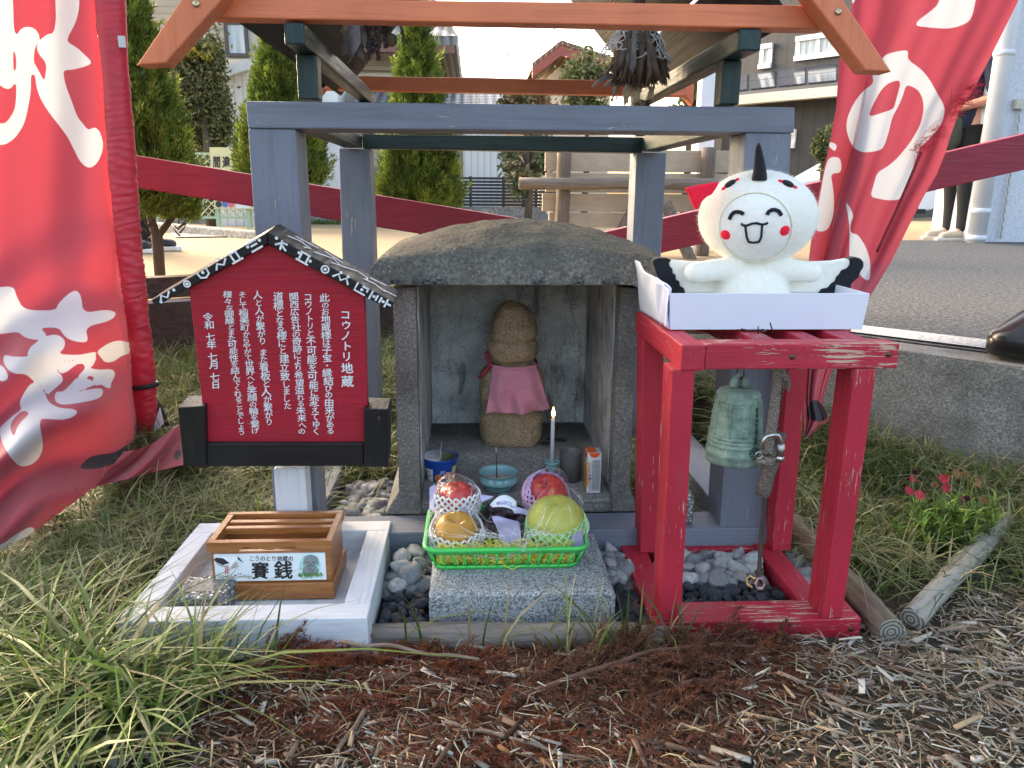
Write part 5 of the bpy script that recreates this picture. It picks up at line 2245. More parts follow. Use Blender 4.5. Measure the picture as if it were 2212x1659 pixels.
 for k in range(14):
  v = rng.uniform(.05, .95)
  e = rng.choice([.01, .99])
  crease(e, v, e + (.5 - e) * rng.uniform(.15, .4), v + rng.normal(0, .06), rng.uniform(.0004, .0008))
 mb.build('crease_highlights', cm, fo, recalc=False)


fruit_basket()

# ------------------------------------------------------------------ ground
def smooth(a, b, x):
 t = np.clip((x - a) / (b - a), 0, 1)
 return t * t * (3 - 2 * t)


KA, KB = gp(1892, 748, .36), gp(2112, 777, .36)
KD = (KB - KA).normalized()
EA, EB = gp(345, 650, .36), gp(830, 621, .36)       # timber edging at the back


def terr(x, y):
 x, y = np.asarray(x, float), np.asarray(y, float)
 z = .032 + .085 * smooth(1.45, 2.5, y) + .02 * smooth(-.45, -.9, x) * smooth(.7, 1.1, y)
 z = z + .022 * smooth(1.02, .95, y) * smooth(-.7, -.4, x)
 z = z + .006 * np.sin(x * 9 + 1.3 * np.sin(y * 7)) * np.cos(y * 8 + x * 3)
 kx = KA.x + (y - KA.y) * KD.x / KD.y
 z = z + .075 * smooth(.42, .02, kx - x) * smooth(.9, 1.25, y)
 bed = (x > -.2) * (x < .66) * (y > 1.06) * (y < 2.1)
 return np.where(bed, .022, z)


def soil():
 m, nt, b = mk('dark litter soil')
 setb(b, rough=.95, spec=.15)
 v = co(nt)
 f = noi(nt, v, 120, 6, .7)
 g = noi(nt, v, 9, 4)
 c = ramp(nt, f, [(.3, (.04, .03, .02)), (.55, (.10, .078, .055)), (.78, (.2, .16, .12))])
 c = mixc(nt, ramp(nt, g, [(.4, 0), (.65, .6)]), c, (.05, .052, .03))
 nt.links.new(c, b.inputs['Base Color'])
 bmp(nt, b, f, 1.0, .01)
 n, m_ = 150, 130
 xs, ys = np.linspace(-3.2, 3.0, n), np.linspace(-2.2, 3.4, m_)
 X, Yg = np.meshgrid(xs, ys)
 V = np.stack([X, Yg, terr(X, Yg)], -1).reshape(-1, 3)
 i = np.arange((m_ - 1) * n).reshape(m_ - 1, n)[:, :-1].ravel()
 F = np.stack([i, i + 1, i + n + 1, i + n], 1)
 raw_mesh('ground', V, F, m, None, None, True, kind='structure')


soil()


def zplaza(y):
 return .36 - np.clip(np.asarray(y, float) - 6, 0, 14) * .0186


def plaza():
 m, nt, b = mk('sand coloured paving')
 setb(b, rough=.9, spec=.2)
 v = co(nt)
 f = noi(nt, v, 240, 3, .7)
 c = ramp(nt, f, [(.3, (.27, .19, .105)), (.55, (.40, .29, .165)), (.75, (.50, .38, .23))])
 br = nt.nodes.new('ShaderNodeTexBrick')
 br.inputs['Scale'].default_value = 1
 br.inputs['Brick Width'].default_value = .42
 br.inputs['Row Height'].default_value = .21
 br.inputs['Mortar Size'].default_value = .004
 br.inputs['Color1'].default_value = (1, 1, 1, 1)
 br.inputs['Color2'].default_value = (.88, .88, .88, 1)
 br.inputs['Mortar'].default_value = (.5, .45, .4, 1)
 mp = co(nt)
 nt.links.new(mp, br.inputs['Vector'])
 c = mixc(nt, .55, c, br.outputs['Color'], 'MULTIPLY')
 c = mixc(nt, ramp(nt, noi(nt, v, 1.5, 4), [(.4, 0), (.7, .35)]), c, (.24, .19, .13))
 nt.links.new(c, b.inputs['Base Color'])
 bmp(nt, b, f, .4, .004)
 # edge of the garden: timber edging line, then the kerb line
 d = (EB - EA).normalized()
 t0 = EA - d * 3.0
 # intersection of edging and kerb lines
 den = d.x * (-KD.y) + d.y * KD.x
 r = KA - EA
 s = (r.x * (-KD.y) + r.y * KD.x) / den
 P = EA + d * s
 mb = MB()
 ys = [8, 10, 12, 14, 17, 20, 60]
 near = [(-40, t0.y), (t0.x, t0.y), (P.x, P.y), (KB.x + KD.x * 3, KB.y + KD.y * 3), (40, KB.y + KD.y * 3)]
 xs = [-40, t0.x, P.x, KB.x + KD.x * 3, 40]
 rows = [[Vector((x, y, .356)) for x, y in near], [Vector((x * 1.0, 6, .356)) for x in xs]]
 for y in ys:
  rows.append([Vector((x * (1 if y < 40 else 2), y, float(zplaza(y)) - .004)) for x in xs])
 n = 5
 vs = [q for r_ in rows for q in r_]
 mb.add(vs, [(j * n + i, j * n + i + 1, (j + 1) * n + i + 1, (j + 1) * n + i) for j in range(len(rows) - 1) for i in range(n - 1)])
 tag(mb.build('pavement', m, None, (0, 0, 0)), kind='structure')
 # asphalt
 a, nt, b = mk('worn asphalt')
 setb(b, rough=.9, spec=.25)
 v = co(nt)
 f = noi(nt, v, 75, 5, .8)
 c = ramp(nt, f, [(.36, (.026, .027, .03)), (.5, (.072, .074, .078)), (.64, (.21, .21, .215))])
 c = mixc(nt, ramp(nt, noi(nt, v, 3, 4), [(.4, 0), (.7, .3)]), c, (.10, .10, .10))
 nt.links.new(c, b.inputs['Base Color'])
 bmp(nt, b, f, .8, .006)
 L0 = KA - KD * .9
 # the side of the kerb slab takes .13 m
 nrm = Vector((-KD.y, KD.x, 0))
 if nrm.x < 0:
  nrm = -nrm
 q = []
 kb0, kb1 = L0 + nrm * .11, KB + KD * 2.5 + nrm * .11
 far1, far0 = gp(2500, 518, .36), gp(1850, 519, .36)
 mb = MB()
 mb.add([Vector((kb0.x, kb0.y, .361)), Vector((kb1.x, kb1.y, .361)), Vector((9, kb1.y, .361)), Vector((9, far1.y, .361)), Vector((far0.x, far0.y, .361)), Vector((gp(1775, 600, .36).x, gp(1775, 600, .36).y, .361))], [(0, 1, 2, 3, 4, 5)])
 tag(mb.build('road', a, None, (0, 0, 0)), kind='structure')
 # kerb wall
 kc = concrete('kerb concrete', (.31, .30, .27), .4, 1, .9, .7, 190)
 mb = MB()
 u0, u1 = KA - KD * 1.5, KB + KD * 2.5
 n_ = 40
 pr = [(0, -.1), (0, .352), (.004, .358), (.11, .358), (.11, -.1)]
 vs = []
 for i in range(n_ + 1):
  p = u0.lerp(u1, i / n_)
  for w, z in pr:
   q = Vector((p.x, p.y, 0)) + nrm * w
   q.z = z
   vs.append(q + Vector(noise.noise_vector(q * 22)) * (.003 if w < .1 else 0))
 k = len(pr)
 mb.add(vs, [(i * k + j, (i + 1) * k + j, (i + 1) * k + j + 1, i * k + j + 1) for i in range(n_) for j in range(k - 1)])
 mb.f.append([i for i in range(k)]), mb.m.append(0), mb.s.append(False)
 o = mb.build('kerb', kc, None, (KA.x, KA.y, 0))
 tag(o, 'low mottled concrete kerb wall between the grass and the asphalt', 'kerb')
 wl, nt, b = mk('worn white line paint')
 setb(b, rough=.7)
 v = co(nt)
 f = noi(nt, v, 90, 5, .7)
 c = ramp(nt, f, [(.36, (.2, .19, .18)), (.46, (.50, .49, .47)), (.7, (.60, .59, .57))])
 nt.links.new(c, b.inputs['Base Color'])
 bmp(nt, b, vor(nt, v, 90), .8, .004)
 w0, w1 = gp(1869, 692, .3655), gp(1873, 713, .3655)
 w2, w3 = gp(2117, 736, .3655), gp(2117, 755, .3655)
 e0, e1 = w0 - KD * .6, w2 + KD * 2
 sd = nrm * .07
 f0 = Vector((w1.x, w1.y, .3655))
 mb = MB()
 h0, h1 = KA - KD * .8 + nrm * .14, KA + KD * 2.2 + nrm * .13
 h0.z = h1.z = .3655
 sd = nrm * .13
 mb.add([h0, h1, h1 + sd, h0 + sd], [(0, 1, 2, 3)])
 tag(mb.build('white_line', wl, None, (0, 0, 0)), kind='structure')
 # timber edging
 ed = weathered('dark edging timber', (.06, .05, .042), 'x', .35, .85)
 e0, e1 = EA - d * 3, P
 t = thing('timber_edging', 'dark weathered timber edging board along the back of the grass', 'edging', ((EA.x + EB.x) / 2, (EA.y + EB.y) / 2, .1))
 mb = MB().bar((e0.x, e0.y, .2), (e1.x, e1.y, .2), .04, .31)
 mb.build('board', ed, t)
 off = Vector((-d.y, d.x, 0)) * .06
 mb = MB().bar(Vector((e0.x, e0.y, .40)) + off, Vector((e1.x, e1.y, .40)) + off, .07, .07)
 mb.build('sleeper', ed, t)
 mb = MB().bar(Vector((e0.x, e0.y, .3575)) - off * .05, Vector((e1.x, e1.y, .3575)) - off * .05, .036, .004)
 mb.build('pale_edge', plain('weathered pale edge', (.4, .39, .37), .8, .3, 30, .2), t)


plaza()


# ------------------------------------------------------------------ granite step, pebbles, logs
def step_stone():
 m, nt, b = mk('grey granite')
 setb(b, rough=.75, spec=.3)
 v = co(nt)
 f = noi(nt, v, 330, 2, .6)
 f2 = vor(nt, v, 240, 'F1', 'Color')
 c = ramp(nt, f, [(.36, (.10, .11, .112)), (.46, (.26, .275, .275)), (.58, (.40, .42, .415)), (.72, (.56, .58, .57))], 'LINEAR')
 bw = nt.nodes.new('ShaderNodeRGBToBW')
 nt.links.new(f2, bw.inputs[0])
 c = mixc(nt, ramp(nt, bw.outputs[0], [(.22, .6), (.32, 0)]), c, (.07, .078, .08))
 nt.links.new(c, b.inputs['Base Color'])
 bmp(nt, b, f, .8, .002)
 x0, x1, y0, y1, z0, z1 = -.077, .226, 1.122, 1.345, -.02, .0915
 mb = MB()
 # rough-split front, sawn top
 for fx in (0,):
  def top(u, v):
   q = Vector((x0 + (x1 - x0) * u, y0 + (y1 - y0) * v, z1))
   e = min(u, 1 - u, v * 1.2)
   return q + Vector((0, 0, -.006 * max(0, 1 - e / .03) ** 2)) + Vector(noise.noise_vector(q * 40)) * .0006
  mb.grid(top, 40, 30, 0, True)

  def wall(o, u_, h=True):
   def fn(u, v):
    q = Vector(o) + Vector(u_) * u
    q.z = z0 + (z1 - .006 - z0) * v
    return q + Vector(noise.noise_vector(q * 32)) * .004 * (1 - v ** 6) * min(1, 12 * min(u, 1 - u))
   mb.grid(fn, 40, 14, 0, True)
  wall((x0, y0, 0), (x1 - x0, 0, 0))
  wall((x0, y0, 0), (0, y1 - y0, 0))
  wall((x1, y0, 0), (0, y1 - y0, 0))
  wall((x0, y1, 0), (x1 - x0, 0, 0))
 o = mb.build('granite_step', m, None, ((x0 + x1) / 2, (y0 + y1) / 2, 0))
 tag(o, 'grey speckled granite step block in front of the shrine carrying the fruit basket', 'step')


step_stone()


def pebble_meshes(name, mats, n, amp, flat):
 out = []
 for k in range(n):
  bm = bmesh.new()
  bmesh.ops.create_icosphere(bm, subdivisions=3, radius=1)
  s = rng.uniform(.75, 1.25, 3) * np.array([1.1, .9, flat])
  off = Vector(rng.uniform(0, 50, 3))
  for v in bm.verts:
   q = v.co.copy()
   d = 1 + amp * noise.noise(q * 1.1 + off) + amp * .4 * noise.noise(q * 2.6 + off)
   v.co = Vector((q.x * s[0] * d, q.y * s[1] * d, q.z * s[2] * d))
  me = bpy.data.meshes.new(name)
  bm.to_mesh(me)
  bm.free()
  for p in me.polygons:
   p.use_smooth = True
  me.materials.append(mats[k % len(mats)])
  out.append(me)
 return out


def pebbles():
 wm = []
 for k, cc in enumerate([(.46, .455, .44), (.36, .36, .355), (.54, .53, .51), (.30, .30, .30)]):
  m, nt, b = mk('white pebble stone')
  setb(b, rough=.8, spec=.3)
  v = co(nt)
  c = ramp(nt, noi(nt, v, 2.2, 6, .7), [(.3, sc3(cc, .6)), (.55, cc), (.75, sc3(cc, 1.2))])
  nt.links.new(c, b.inputs['Base Color'])
  bmp(nt, b, noi(nt, v, 14, 5, .7), .5, .05)
  wm.append(m)
 bmats = [plain('black pebble stone', (.018, .021, .027), .5, .35, 2, .4, 16, .05, spec=.4), plain('slate pebble stone', (.035, .04, .05), .55, .3, 2, .4, 16, .05, spec=.35)]
 WMsh = pebble_meshes('white_pebble', wm, 8, .38, .72)
 BMsh = pebble_meshes('black_pebble', bmats, 6, .18, .68)
 firsts = set()

 def scatter(name, meshes, regs, size, sep, label, cat, group, cap):
  placed = []
  cnt = 0
  for (x0, x1, y0, y1, z, tries, layer) in regs:
   for _ in range(tries):
    if cnt >= cap:
     break
    x, y = rng.uniform(x0, x1), rng.uniform(y0, y1)
    s = size * rng.uniform(.7, 1.3)
    if any((x - a) ** 2 + (y - b_) ** 2 < (sep * (s + t_)) ** 2 for a, b_, t_, l in placed if l == layer):
     continue
    placed.append((x, y, s, layer))
    o = bpy.data.objects.new(name, meshes[cnt % len(meshes)])
    COL.objects.link(o)
    o.location = (x, y, z + s * .45 + rng.uniform(-.003, .003))
    o.rotation_euler = (rng.normal(0, .35), rng.normal(0, .35), rng.uniform(0, 6.28))
    o.scale = (s, s, s)
    tag(o, label, cat, group)
    cnt += 1
  return cnt
 # pale pebbles: beside the step, inside the red stand, left of the shrine, right of the shrine
 W_ = [(-.155, -.087, 1.215, 1.345, .022, 500, 0), (.24, .268, 1.215, 1.345, .022, 260, 0), (.232, .276, 1.215, 1.345, .03, 400, 0), (.236, .272, 1.22, 1.34, .05, 200, 5), (.338, .522, 1.225, 1.33, .022, 700, 0), (.345, .52, 1.225, 1.33, .04, 700, 1), (-.15, -.09, 1.225, 1.335, .042, 200, 1), (.24, .268, 1.235, 1.34, .042, 120, 1), (.60, .64, 1.2, 1.36, .022, 60, 0),
          (-.30, -.19, 1.45, 1.72, .03, 700, 2), (-.29, -.19, 1.46, 1.70, .052, 500, 3), (-.145, -.1, 1.24, 1.33, .058, 40, 4)]
 scatter('white_pebble', WMsh, W_, .0165, .62, 'rounded pale grey pebble in the loose bed around the shrine step', 'pebble', 'pale pebbles in the bed', 290)
 B_ = [(-.155, -.085, 1.105, 1.215, .026, 900, 0), (.238, .272, 1.095, 1.215, .026, 600, 0), (.234, .276, 1.09, 1.21, .036, 500, 6), (.335, .525, 1.148, 1.225, .026, 2000, 0), (.34, .52, 1.15, 1.215, .038, 1500, 1), (-.15, -.09, 1.11, 1.2, .04, 500, 1), (.24, .268, 1.1, 1.2, .04, 300, 1), (-.29, -.19, 1.68, 1.86, .04, 500, 2)]
 scatter('black_pebble', BMsh, B_, .0115, .62, 'smooth black pebble in the bed of dark stones around the shrine', 'pebble', 'black pebbles in the bed', 290)


pebbles()


def logs():
 lm = weathered('grey weathered log', (.24, .21, .175), 'x', .15, .85)
 m, nt, b = mk('log end rings')
 setb(b, rough=.9)
 w = nt.nodes.new('ShaderNodeTexWave')
 w.wave_type = 'RINGS'
 w.rings_direction = 'SPHERICAL'
 w.inputs['Scale'].default_value = 48
 w.inputs['Distortion'].default_value = 2.6
 w.inputs['Detail'].default_value = 2
 nt.links.new(co(nt), w.inputs['Vector'])
 nt.links.new(ramp(nt, w.outputs['Fac'], [(.2, (.09, .08, .065)), (.6, (.33, .30, .25))]), b.inputs['Base Color'])

 def log(label, a, c, r, mat, seed):
  a, c = Vector(a), Vector(c)
  t = thing('log', label, 'log', a)
  n = 26
  N = 22
  d = (c - a).normalized()
  e = d.cross(Vector((0, 0, 1))).normalized()
  g = e.cross(d)
  vs, fs = [], []
  for i in range(n + 1):
   p = a.lerp(c, i / n)
   for k in range(N):
    th = 2 * math.pi * k / N
    q = p + (e * math.cos(th) + g * math.sin(th)) * r
    q += (e * math.cos(th) + g * math.sin(th)) * (r * .3 * noise.noise(Vector((math.cos(th) * 1.3, math.sin(th) * 1.3, i * .18 + seed))) + r * .10 * noise.noise(q * 90))
    vs.append(q)
  for i in range(n):
   for k in range(N):
    fs.append((i * N + k, i * N + (k + 1) % N, (i + 1) * N + (k + 1) % N, (i + 1) * N + k))
  mb = MB().add(vs, fs, 0, True)
  mb.build('trunk', mat, t)
  mb = MB()
  mb.add([a - d * .0005] + vs[:N], [(0, 1 + k, 1 + (k + 1) % N) for k in range(N)])
  mb.build('cut_end', m, t)
  mb = MB()
  mb.add([c + d * .0005] + vs[-N:], [(0, 1 + (k + 1) % N, 1 + k) for k in range(N)])
  mb.build('cut_end', m, t, recalc=False)
 log('grey cracked log lying along the front of the granite step', (.30, 1.082, .034), (-.23, 1.09, .036), .021, lm, 1)
 p, q = gp(1924, 1372, .04), gp(1712, 1135, .06)
 lm3 = weathered('brown grey log', (.20, .15, .11), 'y', .12, .85, math.atan2(q.y - p.y, q.x - p.x))
 log('brown grey log with ringed cut end running back beside the red stand', (p.x, p.y, .045), (q.x, q.y, .06), .0245, lm3, 5)
 p, q = gp(1956, 1340, .05), gp(2172, 1128, .07)
 lm2 = weathered('pale driftwood log', (.34, .31, .26), 'y', .14, .85, math.atan2(q.y - p.y, q.x - p.x))
 log('pale bleached log lying diagonally in the mulch on the right', (p.x + .012, p.y + .005, .048), (q.x, q.y, .075), .0185, lm2, 9)


logs()


# ------------------------------------------------------------------ grass, litter and cuttings
BLADE = tinted('grass blade', .5, .35, .3)
DRY = tinted('dry litter', .85, .2)


def blades(name, P, h, w, lean, col, kind='stuff', parent=None, rows=5, az=None, origin=(0, 0, 0), mat=None):
 n = len(P)
 if az is None:
  az = rng.uniform(0, 2 * math.pi, n)
 d = np.stack([np.cos(az), np.sin(az), np.zeros(n)], 1)
 tw = az + rng.normal(0, .5, n)
 s = np.stack([-np.sin(tw), np.cos(tw), rng.normal(0, .15, n)], 1)
 V = np.zeros((n, rows, 2, 3))
 for i in range(rows):
  t = i / (rows - 1)
  out = lean * t ** 1.8
  up = t * (1 - .42 * np.minimum(lean, 1.35) * t ** 1.5)
  c = P + d * (out * h)[:, None]
  c[:, 2] += up * h
  ww = w * (1 - t ** 2.2) * (.75 + .5 * min(1, t * 3)) + .0002
  V[:, i, 0] = c - s * ww[:, None] / 2
  V[:, i, 1] = c + s * ww[:, None] / 2
 idx = np.arange(n * rows * 2).reshape(n, rows, 2)
 F = np.stack([idx[:, :-1, 0], idx[:, :-1, 1], idx[:, 1:, 1], idx[:, 1:, 0]], -1).reshape(-1, 4)
 C = np.repeat(col[:, None, :], rows * 2, axis=1).reshape(-1, 3)
 return raw_mesh(name, V.reshape(-1, 3), F, mat or BLADE, C, parent, True, origin, kind)


PALS = np.array([(.105, .145, .035), (.20, .22, .085), (.29, .30, .15), (.36, .29, .15), (.065, .10, .022), (.16, .225, .04)])


def pal(n, wts):
 k = rng.choice(len(PALS), n, p=np.array(wts) / sum(wts))
 return PALS[k] * rng.uniform(.7, 1.3, (n, 1))


def in_box(x, y, b):
 return (x > b[0]) & (x < b[1]) & (y > b[2]) & (y < b[3])


def grass():
 def cand(n, x0, x1, y0, y1):
  # clumped points
  nc = n // 26
  cx, cy = rng.uniform(x0, x1, nc), rng.uniform(y0, y1, nc)
  k = rng.integers(0, nc, n)
  return cx[k] + rng.normal(0, .026, n), cy[k] + rng.normal(0, .026, n)
 tray_b, stand_b = (-.55, -.15, 1.0, 1.42), (.24, .65, 1.04, 1.42)
 shel = (-.33, .62, 1.33, 2.12)
 X, Yv = [], []
 x, y = cand(62000, -2.3, -.12, .55, 2.75)
 edge = -.36 - .22 * (.95 - y).clip(0, 1) + rng.normal(0, .03, len(x))
 ok = np.where(y < 1.05, x < edge, True) & ~in_box(x, y, tray_b) & ~in_box(x, y, shel) & (x < -.15 - .0 * y)
 ok &= ~((x > -.35) & (y < 1.45))
 ok &= (x > -.9 - .55 * (y - .8))
 X.append(x[ok]), Yv.append(y[ok])
 x, y = cand(54000, .45, 2.1, 1.12, 2.85)
 kerbx = KA.x + (y - KA.y) * KD.x / KD.y
 ok = (x < kerbx - .02) & ~in_box(x, y, stand_b) & ~in_box(x, y, (-.4, .62, 1.33, 2.1))
 lb = .66 + .0 * y
 ok &= (x > .64) & (y > 1.17 - .03 * rng.normal(0, 1, len(x)))
 ok &= ~((np.abs(x - .9) < .12) & (y < 1.3) & (rng.random(len(x)) < .6))
 ok &= ~((x < .8) & (y < 1.28) & (rng.random(len(x)) < .7))
 X.append(x[ok]), Yv.append(y[ok])
 x, y = cand(12000, -.9, .9, 2.02, 2.85)
 ok = (y > 2.12) | (np.abs(x - .08) > .5)
 X.append(x[ok]), Yv.append(y[ok])
 # sparse tufts in the shelter, in front of the step and round the stand
 x, y = cand(900, -.32, -.18, 1.72, 2.1)
 X.append(x), Yv.append(y)
 x, y = cand(900, .36, .46, 1.6, 2.1)
 X.append(x), Yv.append(y)
 x, y = np.concatenate(X), np.concatenate(Yv)
 ed = EA.y + (x - EA.x) * (EB.y - EA.y) / (EB.x - EA.x)
 ok = (y < ed - .05) & (np.hypot(x - .915, (y - 1.29) * .8) > .075)
 x, y = x[ok], y[ok]
 n = len(x)
 near = smooth(1.25, .95, y) * (x < 0)
 P = np.stack([x, y, terr(x, y) - .006], 1)
 h = rng.uniform(.05, .135, n) * (1 + .4 * near) * (1 + .3 * smooth(1.9, 2.4, y)) * np.where(y < .86, .8, 1)
 w = rng.gamma(5, .00047, n) * (1 + .9 * near)
 lean = np.abs(rng.normal(.95, .5, n)) + .15
 a, bcol = pal(n, [2, 4, 4, 3, 1.2, 1]), pal(n, [5, 1.2, .4, .7, 3.5, 6])
 far = smooth(1.9, 2.4, y)[:, None]
 g = np.clip(near[:, None] * .85 + (rng.random((n, 1)) < .12 + .35 * far), 0, 1)
 patch = np.array([noise.noise(Vector((px * 2.6, py * 2.6, 3))) for px, py in zip(x, y)])
 g = np.clip(g + (patch[:, None] > .18) * .55, 0, 1)
 sel = rng.random((n, 1)) < g
 col = np.where(sel, bcol, a)
 blades('grass', P, h, w, lean, col)
 # long single blades over the tray front and round the step
 B = [(-.42, 1.0, 20), (-.36, 1.0, 22), (-.47, .98, 14), (-.30, .985, 8), (.13, 1.05, 12), (.2, 1.045, 16), (.02, 1.055, 8), (.255, 1.06, 12), (-.1, 1.06, 5), (.29, 1.045, 10), (-.53, .97, 14)]
 pts = np.concatenate([np.stack([rng.normal(a_, .022, k), rng.normal(b_, .012, k), np.zeros(k)], 1) for a_, b_, k in B])
 pts[:, 2] = terr(pts[:, 0], pts[:, 1])
 n = len(pts)
 blades('tall_grass', pts, rng.uniform(.06, .15, n), rng.uniform(.002, .0042, n), np.abs(rng.normal(.6, .35, n)), pal(n, [4, 3, 2, 1, 3, 4]))


grass()


def litter():
 # bark chips and straw
 def where(n):
  x, y = rng.uniform(-.75, 1.5, n), rng.uniform(.50, 1.30, n)
  ok = (x > -.42 - .3 * (.95 - y)) & ~in_box(x, y, (-.56, -.155, 1.02, 1.45)) & ~in_box(x, y, (-.2, .63, 1.06, 1.45))
  ok &= ~((x < -.15) & (y > 1.03))
  ok &= (y < np.maximum(1.065, 1.12 + .25 * (x - .6)))
  return x[ok], y[ok]
 x, y = where(27000)
 n = len(x)
 big = rng.random(n) < .09
 L = np.where(big, rng.uniform(.02, .05, n), rng.gamma(2.2, .0055, n) + .003)
 Wd = np.where(big, rng.uniform(.004, .011, n), rng.uniform(.0010, .0042, n))
 H = Wd * rng.uniform(.15, .45, n)
 az = rng.normal(2.4, .75, n) + (rng.random(n) < .3) * rng.uniform(0, 3, n)
 tl = rng.normal(0, .14, n)
 d = np.stack([np.cos(az) * np.cos(tl), np.sin(az) * np.cos(tl), np.sin(tl)], 1)
 s = np.stack([-np.sin(az), np.cos(az), rng.normal(0, .25, n)], 1)
 s /= np.linalg.norm(s, axis=1)[:, None]
 u = np.cross(d, s)
 c = np.stack([x, y, terr(x, y) + H * .5 + np.abs(rng.normal(0, .006, n))], 1)
 V = np.zeros((n, 8, 3))
 k = 0
 for a in (-1, 1):
  for b_ in (-1, 1):
   for e in (-1, 1):
    tap = rng.uniform(.15, 1.0, n)
    V[:, k] = c + d * (a * L / 2 * rng.uniform(.85, 1.1, n))[:, None] + s * (b_ * Wd / 2 * tap)[:, None] + u * (e * H / 2)[:, None]
    k += 1
 q = np.array([(0, 1, 3, 2), (4, 6, 7, 5), (0, 4, 5, 1), (2, 3, 7, 6), (0, 2, 6, 4), (1, 5, 7, 3)])
 F = (np.arange(n)[:, None, None] * 8 + q[None]).reshape(-1, 4)
 pc = np.array([(.17, .125, .09), (.27, .235, .19), (.11, .075, .05), (.38, .34, .28), (.33, .24, .14), (.075, .05, .034)])
 col = pc[rng.choice(6, n, p=[.26, .27, .15, .14, .08, .10])] * rng.uniform(.7, 1.25, (n, 1))
 left = (x < .45)[:, None]
 col = np.where(left & (rng.random((n, 1)) < .5), col * np.array([.66, .48, .40]), col * 1.45)
 raw_mesh('bark_mulch', V.reshape(-1, 3), F, DRY, np.repeat(col, 8, axis=0), None, kind='stuff')
 # straw and cut grass
 x, y = where(6500)
 m = (rng.random(len(x)) < .45 + .5 * (x > .4))
 x, y = x[m], y[m]
 n = len(x)
 P = np.stack([x, y, terr(x, y) + rng.uniform(.002, .014, n)], 1)
 L = rng.uniform(.015, .06, n)
 az = rng.uniform(0, 6.28, n)
 V = np.zeros((n, 5, 2, 3))
 bend = rng.normal(0, .22, n)
 lift = np.abs(rng.normal(0, .006, n))
 w = rng.uniform(.0006, .0024, n)
 for i in range(5):
  t = i / 4 - .5
  a = az + bend * t
  p = P + np.stack([np.cos(a) * L * t, np.sin(a) * L * t, lift * (1 - 4 * t * t)], 1)
  sd = np.stack([-np.sin(a), np.cos(a), rng.normal(0, .3, n) * 0 + .2], 1) * (w * (1 - .5 * abs(2 * t)))[:, None]
  V[:, i, 0], V[:, i, 1] = p - sd / 2, p + sd / 2
 idx = np.arange(n * 10).reshape(n, 5, 2)
 F = np.stack([idx[:, :-1, 0], idx[:, :-1, 1], idx[:, 1:, 1], idx[:, 1:, 0]], -1).reshape(-1, 4)
 pc = np.array([(.34, .27, .16), (.24, .22, .12), (.42, .37, .27), (.17, .11, .065), (.30, .30, .17)])
 col = pc[rng.choice(5, n, p=[.33, .17, .2, .2, .1])] * rng.uniform(.65, 1.15, (n, 1))
 raw_mesh('dry_straw', V.reshape(-1, 3), F, DRY, np.repeat(col, 10, axis=0), None, kind='stuff')


litter()


def needle_litter():
 n = 26000
 x, y = rng.normal(.05, .30, n), rng.uniform(.5, 1.06, n)
 k = np.array([noise.noise(Vector((a * 7, b * 7, 1))) for a, b in zip(x, y)])
 ok = (x > -.45) & (x < .62) & (k > -.12) & ~((x < -.15) & (y > 1.03))
 x, y = x[ok], y[ok]
 n = len(x)
 base = np.stack([x, y, terr(x, y) + rng.uniform(.002, .012, n)], 1)
 a = rng.normal(2.6, .8, n)
 d = np.stack([np.cos(a), np.sin(a), rng.normal(0, .2, n)], 1)
 s = np.stack([-np.sin(a), np.cos(a), rng.normal(0, .3, n)], 1) * rng.uniform(.0003, .0009, n)[:, None]
 L = rng.uniform(.006, .022, n)[:, None]
 V = np.stack([base - s, base + s, base + d * L + s * .4, base + d * L - s * .4], 1).reshape(-1, 3)
 c = np.array([(.15, .05, .025), (.10, .045, .028), (.20, .075, .035), (.07, .035, .022)])[rng.integers(0, 4, n)] * rng.uniform(.7, 1.3, (n, 1))
 raw_mesh('needle_litter', V, np.arange(len(V)).reshape(-1, 4), DRY, np.repeat(c, 4, axis=0), None, kind='stuff')


needle_litter()


